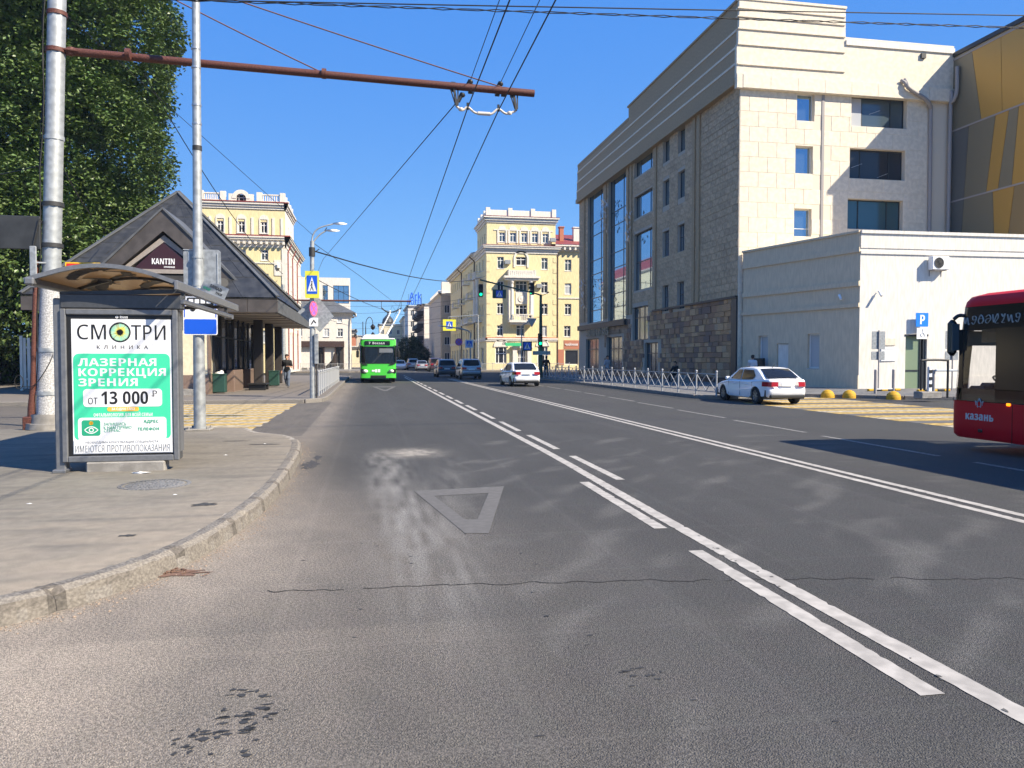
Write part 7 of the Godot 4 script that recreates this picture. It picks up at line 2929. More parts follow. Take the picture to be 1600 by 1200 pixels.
	for s in [fa, ra]:
		b.bb(Vector3(-hw + .06, .25, L / 2 - s - wr), Vector3(hw - .1, wr * 2, L / 2 - s + wr))
	obj("underbody", b, M.black, t)
	b = MB.new()
	b.cbox(Vector3(0, gc + .12, L / 2 - .06), Vector3(W * .78, .13 if not suv else .2, .16), .03)
	obj("rear_bumper_trim", b, M.plastic_black, t)
	b = MB.new()
	var py := belt - .13 if not suv else belt - .2
	b.cbox(Vector3(0, py, L / 2 + .03), Vector3(.52, .115, .03), .008)
	obj("number_plate", b, M.sign_white, t)
	if suv:
		b = MB.new()
		for sgn in [-1, 1]:
			b.tube([Vector3(sgn * .6, H + .03, L / 2 - .7 * kx), Vector3(sgn * .6, H + .05, L / 2 - 1.6 * kx), Vector3(sgn * .6, H + .02, L / 2 - 2.4 * kx)], .02, 6)
		obj("roof_rail", b, M.dark, t)
	else:
		b = MB.new()
		b.tube([Vector3(0, H - .03, L / 2 - 1.15 * kx), Vector3(0, H + .1, L / 2 - .95 * kx)], .012, 5)
		obj("aerial", b, M.black, t)
	return t

func cars() -> void:
	car("parked_car", "white sedan turning off beside the near end of the white fence", "car", Vector3(15.15, 0, -28.2), -.02, 4.6, 1.74, 1.39, false, M.paint_white)
	car("saloon_car", "white saloon with red tail lamps driving away in the middle lane", "car", Vector3(9.45, 0, -48.6), .02, 4.9, 1.87, 1.48, false, M.paint_white)
	car("suv", "silver SUV waiting at the lights ahead of the white saloon", "car", Vector3(8.35, 0, -66.0), 0, 4.6, 1.88, 1.72, true, M.paint_silver)
	car("suv", "dark grey SUV waiting just left of the silver one", "car", Vector3(7.0, 0, -73.0), 0, 4.6, 1.88, 1.68, true, M.paint_grey)
	car("suv", "dark maroon SUV beyond the junction", "car", Vector3(8.7, 0, -104.5), 0, 4.7, 1.95, 1.85, true, M.paint_maroon)
	car("saloon_car", "small silver saloon beyond the junction beside the maroon SUV", "car", Vector3(7.4, 0, -113), 0, 4.4, 1.75, 1.48, false, M.paint_silver)
	car("suv", "grey SUV farthest ahead, beyond the small silver saloon", "car", Vector3(6.7, 0, -123), 0, 4.5, 1.9, 1.75, true, M.paint_silver)
	car("saloon_car", "white saloon far off, half hidden by the trolleybus", "car", Vector3(4.7, 0, -122), PI, 4.4, 1.75, 1.48, false, M.paint_white)

func trolleybus() -> void:
	var t := thing("trolleybus", "bright green trolleybus coming along the bus lane with its poles raised", "trolleybus", Vector3(.58, 0, -55))
	var G: Material = M.bus_green
	var b := MB.new()
	# front bowl: rounded in plan
	var plan := func(y: float) -> Array:
		var row := []
		for k in 15:
			var a := lerpf(-PI / 2, PI / 2, k / 14.0)
			var e := .42
			var x := signf(sin(a)) * pow(absf(sin(a)), e) * 1.25
			var z := pow(absf(cos(a)), e) * .32 - .32
			row.append(Vector3(x, y, z - .07 * maxf(0, y - 1.3)))
		return row
	b.grid([plan.call(.36), plan.call(.5), plan.call(1.0), plan.call(1.42)])
	b.smooth(50)
	obj("front_panel", b, G, t)
	b = MB.new()
	b.grid([plan.call(2.6), plan.call(2.85), plan.call(3.02), plan.call(3.1)])
	b.smooth(50)
	var hd := obj("front_header", b, G, t)
	b = MB.new()
	b.cbox(Vector3(-.05, 2.82, -.09), Vector3(1.75, .3, .06), .02)
	var dp := obj("route_display", b, M.bus_black, hd)
	lettering(t, "7  Вокзал", face(Vector3(-.1, 2.82, -.05), 0), .16, M.poster_grey, 1.1)
	b = MB.new()
	var g0: Array = plan.call(1.42)
	var g1: Array = plan.call(2.6)
	b.grid([g0, g1])
	b.smooth(50)
	var glass := mat("tinted_glass", Color(.02, .022, .022), .03)
	glass.transparency = BaseMaterial3D.TRANSPARENCY_ALPHA
	glass.albedo_color.a = .35
	obj("windscreen", b, glass, t)
	b = MB.new()
	b.bb(Vector3(-.03, 1.42, -.1), Vector3(.03, 2.6, -.04))
	for s in [-1, 1]:
		b.bar(Vector3(s * 1.24, 1.4, -.3), Vector3(s * 1.24, 2.62, -.38), .08, .1)
		b.bar(Vector3(s * 1.1, 1.36, .015), Vector3(s * .75, 1.28, .02), .03, .06)
	b.bb(Vector3(-1.2, 1.37, -.12), Vector3(1.2, 1.43, .01))
	obj("windscreen_frame", b, M.black, t)
	b = MB.new()
	b.cbox(Vector3(.55, 2.3, -.2), Vector3(.95, .3, .03), .01)
	obj("sun_blind", b, M.window_pale, t)
	for s in [-1, 1]:
		b = MB.new()
		b.t = Transform3D(Basis(Vector3.UP, s * .35), Vector3(s * .93, .85, -.0))
		b.ball(V3, Vector3(.24, .12, .07), 12)
		obj("headlamp", b, M.lamp_clear, t)
		b = MB.new()
		b.cbox(Vector3(s * .95, .85, -.03), Vector3(.56, .3, .04), .03)
		obj("headlamp_surround", b, M.bus_black, t)
		b = MB.new()
		b.cbox(Vector3(s * 1.42, 2.05, .1), Vector3(.2, .5, .14), .05)
		b.tube([Vector3(s * 1.42, 2.3, .08), Vector3(s * 1.35, 2.6, 0), Vector3(s * 1.1, 2.65, -.1)], .03, 6)
		obj("mirror", b, M.black, t)
		b = MB.new()
		b.cbox(Vector3(s * 1.235, .85, -6.1), Vector3(.04, 1.1, 11.5), .02)
		obj("side_panel", b, G, t)
		b = MB.new()
		b.bb(Vector3(s * 1.2, 1.42, -11.8), Vector3(s * 1.24, 2.6, -.5))
		obj("side_glass", b, M.window_dark, t)
		b = MB.new()
		for k in 9:
			b.bb(Vector3(s * 1.23, 1.42, -.7 - k * 1.38), Vector3(s * 1.255, 2.6, -.5 - k * 1.38))
		obj("window_pillar", b, M.bus_white, t)
		b = MB.new()
		b.cbox(Vector3(s * 1.235, 2.83, -6.1), Vector3(.04, .48, 11.5), .02)
		obj("roof_edge", b, M.bus_white, t)
		for z in [-2.6, -8.6]:
			wheel(t, Vector3(s * 1.1, .48, z), .48, .28, s)
	for k in 3:
		b = MB.new()
		b.cbox(Vector3(-.35 + k * .2, .87, .012), Vector3(.16 if k else .2, .22 if k else .12, .02), .02)
		obj("front_plate", b, M.sign_white, t)
	b = MB.new()
	b.cbox(Vector3(0, .46, -.02), Vector3(1.1, .2, .08), .03)
	obj("grille", b, M.black, t)
	b = MB.new()
	b.bb(Vector3(-1.15, .32, -11.8), Vector3(1.15, .75, -.4))
	obj("chassis", b, M.black, t)
	b = MB.new()
	b.bb(Vector3(-1.2, .78, -11.7), Vector3(1.2, .86, -.4))
	b.bb(Vector3(-1.15, .86, -.75), Vector3(1.15, 1.35, -.4))
	b.bb(Vector3(-1.15, .9, -2.2), Vector3(1.15, 2.6, -2.1))
	for k in 4:
		b.cbox(Vector3(-.7 + (k % 2) * 1.4, 1.5, -1.3 - (k / 2) * .5), Vector3(.45, .9, .15), .05)
	obj("interior", b, M.dark, t)
	b = MB.new()
	b.cbox(Vector3(0, 3.12, -6.0), Vector3(2.35, .12, 11.8), .05)
	obj("roof", b, M.bus_white, t)
	b = MB.new()
	b.cbox(Vector3(-.2, 3.3, -3.2), Vector3(1.9, .32, 3.6), .1)
	obj("roof_box", b, M.bus_white, t)
	b = MB.new()
	b.cbox(Vector3(0, 3.26, -8.5), Vector3(1.6, .26, 3.0), .08)
	obj("roof_box", b, M.bus_white, t)
	for s in [0, 1]:
		b = MB.new()
		b.tube([Vector3(.0 + s * .62, 3.35, -6.0), Vector3(1.15 + s * .8, 5.62 + s * .1, -11.8)], [.07, .045], 7)
		b.bar(Vector3(1.15 + s * .8, 5.62 + s * .1, -11.8), Vector3(1.17 + s * .8, 5.85 + s * .08, -11.9), .1, .14)
		obj("trolley_boom", b, M.bus_white, t)
	b = MB.new()
	b.bb(Vector3(-1.25, .4, -11.85), Vector3(1.25, 3.1, -11.7))
	obj("rear_panel", b, G, t)

func red_bus() -> void:
	# seen from its left side; front end at local z 0, local x 0 is the side face, interior towards +x
	var t := thing("red_bus", "red city bus with black window band entering at the right edge of the frame", "bus", Vector3(10.86, 0, -12.9))
	var R: Material = M.bus_red
	var L := 11.8
	var W := 2.5
	var rake := func(y: float) -> float: return .02 + .19 * clampf((y - .9) / 1.8, 0, 1) + (.1 * pow(maxf(0, y - 2.6) / .3, 2.0)) + (.05 if y < .3 else 0.0)
	# side skin below the windows, rounded into the front
	var plan := func(y: float, inset: float) -> Array:
		var row := []
		var z0: float = rake.call(y)
		row.append(Vector3(inset, y, L - .1))
		row.append(Vector3(inset, y, z0 + .4))
		for k in 9:
			var a := PI / 2 * k / 8
			row.append(Vector3(inset + .16 * (1 - cos(a)), y, z0 + .26 * (1 - sin(a))))
		row.append(Vector3(W / 2, y, z0 - .06))
		for k in 9:
			var a := PI / 2 * (8 - k) / 8
			row.append(Vector3(W - inset - .16 * (1 - cos(a)), y, z0 + .26 * (1 - sin(a))))
		row.append(Vector3(W - inset, y, z0 + .4))
		row.append(Vector3(W - inset, y, L - .1))
		return row
	var b := MB.new()
	b.grid([plan.call(.24, .05), plan.call(.3, .012), plan.call(.5, 0.0), plan.call(.92, 0.0)])
	b.smooth(40)
	obj("lower_body", b, R, t)
	b = MB.new()
	b.grid([plan.call(2.24, .03), plan.call(2.66, .045)])
	b.smooth(40)
	obj("black_band", b, M.bus_black, t)
	b = MB.new()
	b.grid([plan.call(2.66, .043), plan.call(2.76, .055), plan.call(2.85, .12), plan.call(2.92, .4)])
	var cap: Array = plan.call(2.92, .4)
	for k in range(1, cap.size() - 1):
		b.tri(cap[0], cap[k + 1], cap[k])
	b.smooth(40)
	obj("roof", b, R, t)
	b = MB.new()
	b.cbox(Vector3(W / 2, 3.0, 4), Vector3(1.6, .22, 4), .08)
	obj("roof_unit", b, R, t)
	# windows on both sides and the windscreen; pillars between
	var win := mat("bus_glass", Color(.05, .05, .05), .02)
	win.transparency = BaseMaterial3D.TRANSPARENCY_ALPHA
	win.albedo_color.a = .12
	b = MB.new()
	b.grid([plan.call(.93, .012), plan.call(2.24, .03)])
	b.smooth(40)
	obj("glazing", b, win, t)
	for x in [.035, W - .035]:
		b = MB.new()
		for s in [[.24, .33], [1.1, 1.9], [3.4, 3.55], [5.0, 5.15], [6.6, 6.75], [8.2, 8.35], [9.8, 9.95], [11.5, 11.7]]:
			if x > 1 and s[0] < 3: continue
			b.bb(Vector3(x - .02, .93, s[0]), Vector3(x + .02, 2.25, s[1]))
		b.bb(Vector3(x - .02, .93, .2), Vector3(x + .02, 1.16 if x < 1 else 1.05, L - .2))
		obj("window_pillar", b, M.bus_black, t)
	b = MB.new()
	b.bar(Vector3(.18, .93, .12), Vector3(.2, 2.25, .26), .1, .14)
	b.bar(Vector3(W - .18, .93, .12), Vector3(W - .2, 2.25, .26), .08, .1)
	b.bb(Vector3(.04, 2.0, .75), Vector3(.06, 2.25, 1.2))
	obj("front_pillar", b, M.bus_black, t)
	# inside: floor, ceiling, dash, seat, cab wall
	b = MB.new()
	b.bb(Vector3(.06, .38, .3), Vector3(W - .06, .44, L - .2))
	b.bb(Vector3(.08, 2.3, .4), Vector3(W - .08, 2.36, L - .2))
	b.bb(Vector3(.06, .44, L - .25), Vector3(W - .06, 2.4, L - .15))
	obj("cabin_shell", b, M.dark, t)
	b = MB.new()
	b.cbox(Vector3(.8, .95, .45), Vector3(1.3, .5, .45), .08)
	b.cbox(Vector3(.6, 1.2, .5), Vector3(.5, .12, .3), .04)
	b.tube([Vector3(.55, 1.1, .62), Vector3(.55, 1.26, .72)], .03, 6)
	obj("dashboard", b, M.plastic_black, t)
	b = MB.new()
	b.t = Transform3D(Basis(Vector3.RIGHT, .5), Vector3(.55, 1.28, .75))
	b.lathe([Vector2(.2, 0), Vector2(.225, .02), Vector2(.2, .035), Vector2(.185, .02), Vector2(.2, 0)], 18)
	obj("steering_wheel", b, M.plastic_black, t)
	b = MB.new()
	b.cbox(Vector3(.6, .85, 1.15), Vector3(.5, .14, .48), .05)
	b.cbox(Vector3(.6, 1.25, 1.4), Vector3(.48, .75, .14), .06)
	b.cbox(Vector3(.6, 1.72, 1.42), Vector3(.28, .2, .1), .05)
	obj("driver_seat", b, M.seat, t)
	b = MB.new()
	b.bb(Vector3(.1, .45, 1.72), Vector3(1.3, 2.2, 1.76))
	b.bb(Vector3(1.28, .45, 1.0), Vector3(1.32, 1.3, 1.76))
	b.cbox(Vector3(1.0, 1.65, 1.0), Vector3(.2, .5, .3), .03)
	obj("cab_wall", b, M.black, t)
	b = MB.new()
	b.bb(Vector3(.1, 1.95, .35), Vector3(2.3, 2.22, .38))
	b.tube([Vector3(1.35, .4, .95), Vector3(1.35, 2.3, .95)], .02, 6)
	b.tube([Vector3(1.35, 1.9, .95), Vector3(1.35, 1.9, 1.7)], .02, 6)
	obj("cab_fittings", b, M.frame_dark, t)
	for k in 6:
		for x in [.4, 2.05]:
			b = MB.new()
			b.cbox(Vector3(x, .85, 3 + k * 1.3), Vector3(.8, .12, .42), .04)
			b.cbox(Vector3(x, 1.2, 3.2 + k * 1.3), Vector3(.8, .7, .1), .04)
			obj("passenger_seat", b, M.seat, t)
	# mirror on its arm ahead of the corner
	b = MB.new()
	b.tube(curve([Vector3(.2, 2.48, .3), Vector3(.05, 2.52, .2), Vector3(-.04, 2.45, .16)], 4), .035, 7)
	b.cbox(Vector3(-.05, 2.1, .14), Vector3(.2, .68, .16), .07)
	obj("mirror", b, M.bus_black, t)
	b = MB.new()
	b.bb(Vector3(-.13, 1.86, .224), Vector3(.03, 2.36, .23))
	obj("mirror_glass", b, M.window_soft, t)
	var sx := face(V3, -PI / 2)
	# ornament lettering and the front quarter logo, drawn from simple strokes
	b = MB.new()
	var strokes := [
		[[0, .8], [.15, .1], [.35, .75], [.5, 0], [.6, .1]], [[1.3, .5], [1.0, .45], [.95, .8], [1.2, .85], [1.35, .6], [1.1, 0], [.85, .2]],
		[[1.55, .3], [1.85, .95], [2.15, .3], [1.7, .05], [1.6, .5], [2.1, .5], [2.0, .05]], [[2.4, .7], [2.7, .9], [2.9, .5], [2.6, .05], [2.35, .2], [2.5, .5], [2.85, .5]],
		[[3.1, .9], [3.2, .1], [3.4, .6], [3.6, .95], [3.65, .5], [3.35, .05], [3.7, .0]], [[4.0, .9], [4.15, .6], [4.35, .9], [4.2, .3], [4.05, .05], [4.3, 0]],
		[[4.6, .8], [4.75, .1], [4.95, .75], [5.1, 0], [5.2, .1]], [[5.75, .5], [5.5, .45], [5.45, .8], [5.7, .85], [5.8, .6], [5.6, 0], [5.4, .2]]]
	for s in strokes:
		var pts := []
		for p in s:
			pts.append(sx * Vector3(.34 + p[0] * .215, 2.335 + p[1] * .175, -.034))
		pts = curve(pts, 4)
		for k in pts.size() - 1:
			b.bar(pts[k], pts[k + 1], .004, .024, Vector3.RIGHT)
	for k in b.v.size():
		b.v[k].x -= .006
	obj("ornament_lettering", b, M.poster_grey, t)
	lettering(t, "казань", sx * face(Vector3(.77, .66, .004), 0), .15, M.poster_grey, .64, true, false, .006)
	b = MB.new()
	for p in [[[-.07, .02], [-.09, .1], [-.045, .06], [0, .15], [.045, .06], [.09, .1], [.07, .02]], [[-.05, .0], [.05, 0]], [[-.05, .07], [-.03, -.02]], [[.05, .07], [.03, -.02]]]:
		for k in p.size() - 1:
			b.bar(sx * Vector3(.77 + p[k][0], .84 + p[k][1], .003), sx * Vector3(.77 + p[k + 1][0], .84 + p[k + 1][1], .003), .006, .018, Vector3.RIGHT)
	obj("crown_emblem", b, M.poster_grey, t)
	b = MB.new()
	b.cbox(Vector3(-.005, .93 - .02, 1.42), Vector3(.03, .05, .09), .012)
	obj("side_marker", b, M.amber, t)
	b = MB.new()
	b.cbox(Vector3(.0, .4, .8), Vector3(.02, .06, .1), .008)
	b.bar(Vector3(0.0, .24, 1.5), Vector3(0.0, .92, 1.5), .008, .008)
	obj("flap", b, M.bus_black, t)
	b = MB.new()
	b.bb(Vector3(.1, .28, .4), Vector3(W - .1, .6, L - .3))
	obj("chassis", b, M.black, t)
	for z in [2.7, 8.6]:
		for x in [.16, W - .16]:
			wheel(t, Vector3(x, .47, z), .47, .28, 1.0 if x > 1 else -1.0)
	b = MB.new()
	b.bb(Vector3(.0, .24, L - .12), Vector3(W, 2.8, L))
	obj("rear_panel", b, R, t)

# ---- people: a smooth body from tapered bones, meshed as surface nets
func field(p: Vector3, bones: Array, k: float, grow: float) -> float:
	var d := 1e9
	for b in bones:
		var pa: Vector3 = p - b[0]
		var ba: Vector3 = b[4]
		var h := clampf(pa.dot(ba) * b[5], 0, 1)
		var q := (pa - ba * h).length() - lerpf(b[2], b[3], h) - grow
		if d > 1e8:
			d = q
		else:
			var e := maxf(k - absf(d - q), 0) / k
			d = minf(d, q) - e * e * k * .25
	return d

func nets(b: MB, bones_in: Array, cell: float, k := .05, grow := 0.0) -> void:
	var bones := []
	var lo := Vector3.ONE * 1e9
	var hi := -lo
	for q in bones_in:
		var ba: Vector3 = q[1] - q[0]
		bones.append([q[0], q[1], q[2], q[3], ba, 1.0 / maxf(ba.length_squared(), 1e-8)])
		var r := maxf(q[2], q[3]) + grow + cell * 2
		for e in [q[0], q[1]]:
			lo = lo.min(e - Vector3.ONE * r)
			hi = hi.max(e + Vector3.ONE * r)
	var n := Vector3i(((hi - lo) / cell).ceil()) + Vector3i.ONE
	var val := PackedFloat32Array()
	val.resize(n.x * n.y * n.z)
	val.fill(1.0)
	# only near each bone
	for q in bones:
		var r := maxf(q[2], q[3]) + grow + cell * 2.5
		var a := Vector3i(((q[0].min(q[1]) - Vector3.ONE * r - lo) / cell).floor()).clamp(Vector3i.ZERO, n - Vector3i.ONE)
		var c := Vector3i(((q[0].max(q[1]) + Vector3.ONE * r - lo) / cell).ceil()).clamp(Vector3i.ZERO, n - Vector3i.ONE)
		for z in range(a.z, c.z + 1):
			for y in range(a.y, c.y + 1):
				for x in range(a.x, c.x + 1):
					var i := x + n.x * (y + n.y * z)
					if val[i] == 1.0:
						var p := lo + Vector3(x, y, z) * cell
						var pa: Vector3 = p - q[0]
						var h := clampf(pa.dot(q[4]) * q[5], 0, 1)
						if (pa - q[4] * h).length() < r:
							val[i] = field(p, bones, k, grow)
	var vid := {}
	var vs := PackedVector3Array()
	var ns := PackedVector3Array()
	var step := [1, n.x, n.x * n.y]
	for z in n.z - 1:
		for y in n.y - 1:
			for x in n.x - 1:
				var i := x + n.x * (y + n.y * z)
				var neg := 0
				for s in 8:
					if val[i + (s & 1) + (n.x if s & 2 else 0) + (step[2] if s & 4 else 0)] < 0: neg += 1
				if neg == 0 or neg == 8: continue
				var sum := V3
				var cnt := 0
				for s in 8:
					for ax in 3:
						if s & (1 << ax): continue
						var s2 := s | (1 << ax)
						var v0 := val[i + (s & 1) + (n.x if s & 2 else 0) + (step[2] if s & 4 else 0)]
						var v1 := val[i + (s2 & 1) + (n.x if s2 & 2 else 0) + (step[2] if s2 & 4 else 0)]
						if (v0 < 0) != (v1 < 0):
							var f := v0 / (v0 - v1)
							var p := Vector3(s & 1, (s >> 1) & 1, (s >> 2) & 1)
							p[ax] += f
							sum += p
							cnt += 1
				vid[i] = vs.size()
				var pos := lo + (Vector3(x, y, z) + sum / cnt) * cell
				vs.append(pos)
				var e := cell * .5
				ns.append(Vector3(field(pos + Vector3(e, 0, 0), bones, k, grow) - field(pos - Vector3(e, 0, 0), bones, k, grow), field(pos + Vector3(0, e, 0), bones, k, grow) - field(pos - Vector3(0, e, 0), bones, k, grow), field(pos + Vector3(0, 0, e), bones, k, grow) - field(pos - Vector3(0, 0, e), bones, k, grow)).normalized())
	for i in vid:
		for ax in 3:
			var j: int = i + step[ax]
			if j >= val.size() or (val[i] < 0) == (val[j] < 0): continue
			var u: int = step[(ax + 1) % 3]
			var w: int = step[(ax + 2) % 3]
			if not (vid.has(i - u) and vid.has(i - w) and vid.has(i - u - w)): continue
			var q := [vid[i], vid[i - u], vid[i - u - w], vid[i - w]]
			if val[i] > 0: q.reverse()
			if (vs[q[1]] - vs[q[0]]).cross(vs[q[2]] - vs[q[0]]).dot(ns[q[0]] + ns[q[2]]) < 0: q.reverse()
			b.tris(vs[q[0]], vs[q[1]], vs[q[2]], ns[q[0]], ns[q[1]], ns[q[2]])
			b.tris(vs[q[0]], vs[q[2]], vs[q[3]], ns[q[0]], ns[q[2]], ns[q[3]])

func bn(a: Vector3, c: Vector3, r0: float, r1: float) -> Array:
	return [a, c, r0, r1]

# pose: joints for a figure that faces +z (towards the viewer), feet at y 0
func person(label: String, at: Vector3, turn: float, pose: Dictionary, shirt: Material, trousers: Material, shoes: Material, cell := .024, long_sleeve := false) -> void:
	var t := thing("person", label, "person", at, turn)
	var hip: Vector3 = pose.get("hip", Vector3(0, .93, 0))
	var chest: Vector3 = pose.get("chest", hip + Vector3(0, .42, .0))
	var neck: Vector3 = pose.get("neck", chest + Vector3(0, .13, .01))
	var head: Vector3 = pose.get("head", neck + Vector3(0, .17, .03))
	var sl: Vector3 = chest + Vector3(.18, .05, 0)
	var sr: Vector3 = chest + Vector3(-.18, .05, 0)
	var el: Vector3 = pose.get("el", sl + Vector3(.06, -.28, -.03))
	var er: Vector3 = pose.get("er", sr + Vector3(-.06, -.28, -.03))
	var wl: Vector3 = pose.get("wl", el + Vector3(.02, -.25, .06))
	var wr: Vector3 = pose.get("wr", er + Vector3(-.02, -.25, .06))
	var kl: Vector3 = pose.get("kl", Vector3(.11, .49, .03))
	var kr: Vector3 = pose.get("kr", Vector3(-.11, .49, .03))
	var al: Vector3 = pose.get("al", Vector3(.12, .08, -.02))
	var ar: Vector3 = pose.get("ar", Vector3(-.12, .08, -.02))
	var hl := hip + Vector3(.09, -.03, 0)
	var hr := hip + Vector3(-.09, -.03, 0)
	var torso := [bn(hip + Vector3(.06, 0, 0), hip + Vector3(-.06, 0, 0), .115, .115), bn(hip, chest, .125, .135), bn(chest + Vector3(.1, .0, .0), chest + Vector3(-.1, 0, 0), .115, .115), bn(chest, neck, .1, .06), bn(sl, sr, .065, .065)]
	var arms := [bn(sl, el, .056, .045), bn(sr, er, .056, .045)]
	var fore := [bn(el, wl, .043, .03), bn(er, wr, .043, .03)]
	var legs := [bn(hl, kl, .09, .06), bn(hr, kr, .09, .06), bn(kl, al, .06, .042), bn(kr, ar, .06, .042)]
	var b := MB.new()
	nets(b, torso + arms + fore + legs + [bn(neck, head - Vector3(0, .06, .02), .055, .05), bn(head - Vector3(0, .05, -.01), head + Vector3(0, .05, -.01), .075, .095)], cell, .06, -.012)
	# head detail and hands on finer grids, joined to the same body
	var hb := [bn(head + Vector3(0, .04, -.015), head + Vector3(0, .02, -.02), .098, .09), bn(head + Vector3(0, -.04, .015), head + Vector3(0, -.08, .04), .068, .045), bn(head + Vector3(0, .02, .085), head + Vector3(0, -.025, .108), .012, .018), bn(head + Vector3(-.025, -.06, .085), head + Vector3(.025, -.06, .085), .011, .011)]
	for s in [-1, 1]:
		hb.append(bn(head + Vector3(s * .092, .02, -.01), head + Vector3(s * .09, -.025, .0), .016, .012))
	nets(b, hb, .009, .02)
	for q in [[el, wl, 1.0], [er, wr, -1.0]]:
		var d: Vector3 = (q[1] - q[0]).normalized()
		var side: Vector3 = d.cross(Vector3(0, 0, 1) if absf(d.z) < .8 else Vector3.UP).normalized()
		var palm: Vector3 = d.cross(side)
		var hnd := [bn(q[1] - d * .02, q[1] + d * .02, .027, .026)]
		for f in 4:
			var off: Vector3 = side * (f - 1.5) * .02
			var ln: float = [.07, .08, .076, .06][f]
			hnd.append(bn(q[1] + d * .01 + off * .6, q[1] + d * .085 + off, .015, .012))
			hnd.append(bn(q[1] + d * .085 + off, q[1] + d * (.085 + ln * .5) + off + palm * .012, .0095, .009))
			hnd.append(bn(q[1] + d * (.085 + ln * .5) + off + palm * .012, q[1] + d * (.085 + ln * .9) + off + palm * .034, .009, .0075))
		hnd.append(bn(q[1] + d * .02 + side * .028, q[1] + d * .06 + side * .055 + palm * .012, .013, .011))
		hnd.append(bn(q[1] + d * .06 + side * .055 + palm * .012, q[1] + d * .09 + side * .058 + palm * .02, .0105, .008))
		nets(b, hnd, .0075, .008)
	obj("body", b, M.skin, t)
	b = MB.new()
	var sleeve := [bn(sl, sl.lerp(el, .75), .066, .062), bn(sr, sr.lerp(er, .75), .066, .062)]
	if long_sleeve:
		sleeve = [bn(sl, el, .064, .054), bn(sr, er, .064, .054), bn(el, wl, .052, .042), bn(er, wr, .052, .042)]
	nets(b, torso.slice(0, 3) + [bn(chest, chest.lerp(neck, .6), .11, .075), bn(sl, sr, .072, .072)] + sleeve, cell, .05, .012)
	obj("shirt", b, shirt, t)
	b = MB.new()
	nets(b, [torso[0]] + [bn(hl, kl, .098, .068), bn(hr, kr, .098, .068), bn(kl, al.lerp(kl, .08), .068, .056), bn(kr, ar.lerp(kr, .08), .068, .056)], cell, .04, .008)
	obj("trousers", b, trousers, t)
	for q in [[kl, al], [kr, ar]]:
		b = MB.new()
		var fwd := Vector3(0, 0, 1)
		nets(b, [bn(q[1] + Vector3(0, -.01, -.03), q[1] + Vector3(0, -.035, .0), .046, .042), bn(q[1] + Vector3(0, -.04, .0), q[1] + Vector3(0, -.045, .15), .038, .034)], .014, .03)
		obj("shoe", b, shoes, t)
	b = MB.new()
	nets(b, [bn(head + Vector3(0, .055, -.03), head + Vector3(0, .01, -.05), .102, .088), bn(head + Vector3(-.04, .1, .03), head + Vector3(.04, .1, .03), .05, .05)], .011, .03)
	obj("hair", b, M.hair_dark, t)
	b = MB.new()
	for s in [-1, 1]:
		b.ball(head + Vector3(s * .033, .012, .079), Vector3(.013, .008, .01), 6)
	obj("eyes", b, M.hair_dark, t)

func people() -> void:
	person("person in black T-shirt and grey jeans striding along the pavement beside the dark pavilion", Vector3(-4.4, .15, -43.0), -.1, {"hip": Vector3(0, .94, 0), "chest": Vector3(0, 1.36, .03),
		"el": Vector3(.27, 1.12, .1), "wl": Vector3(.14, 1.16, .32), "er": Vector3(-.25, 1.13, -.1), "wr": Vector3(-.27, .9, .0), "kl": Vector3(.1, .52, .16), "al": Vector3(.1, .1, .16), "kr": Vector3(-.08, .5, .04), "ar": Vector3(-.08, .17, -.27)}, M.cloth_black, M.jeans, M.shoe_grey, .02)
	person("person in dark clothes standing behind the fence by the traffic mast", Vector3(14.7, .15, -63.5), 2.6, {"el": Vector3(.3, 1.15, .0), "wl": Vector3(.2, 1.05, .22), "er": Vector3(-.3, 1.15, .0), "wr": Vector3(-.2, 1.05, .22)}, M.cloth_black, M.cloth_black, M.shoe_grey, .028, true)
	person("person in pale top walking behind the shaded part of the fence", Vector3(16.6, .15, -52.5), .5, {"kl": Vector3(.1, .5, .12), "al": Vector3(.1, .09, .18), "kr": Vector3(-.1, .5, -.02), "ar": Vector3(-.1, .12, -.22)}, M.cloth_grey, M.jeans, M.shoe_grey, .028)
	person("person in black sitting on a low wall before the rusty stone base", Vector3(20.6, .15, -49.6), -1.2, {"hip": Vector3(0, .55, 0), "chest": Vector3(0, .95, .1), "kl": Vector3(.16, .56, .42), "kr": Vector3(-.16, .56, .42), "al": Vector3(.16, .09, .46), "ar": Vector3(-.16, .09, .46),
		"el": Vector3(.28, .78, .2), "wl": Vector3(.16, .66, .4), "er": Vector3(-.28, .78, .2), "wr": Vector3(-.16, .66, .4)}, M.cloth_black, M.cloth_black, M.shoe_grey, .028, true)
	var b := MB.new()
	b.cbox(Vector3(20.75, .36, -49.55), Vector3(.6, .42, 2.2), .03)
	tag(obj("low_wall", b, M.concrete), "low concrete seat under the person in black by the stone base", "bench")
	person("person in white shirt at the service hatch of the shaded annex wall", Vector3(22.1, .15, -41.8), 2.4, {"el": Vector3(.26, 1.12, .14), "wl": Vector3(.16, 1.2, .36)}, M.cloth_white, M.jeans, M.shoe_grey, .028)

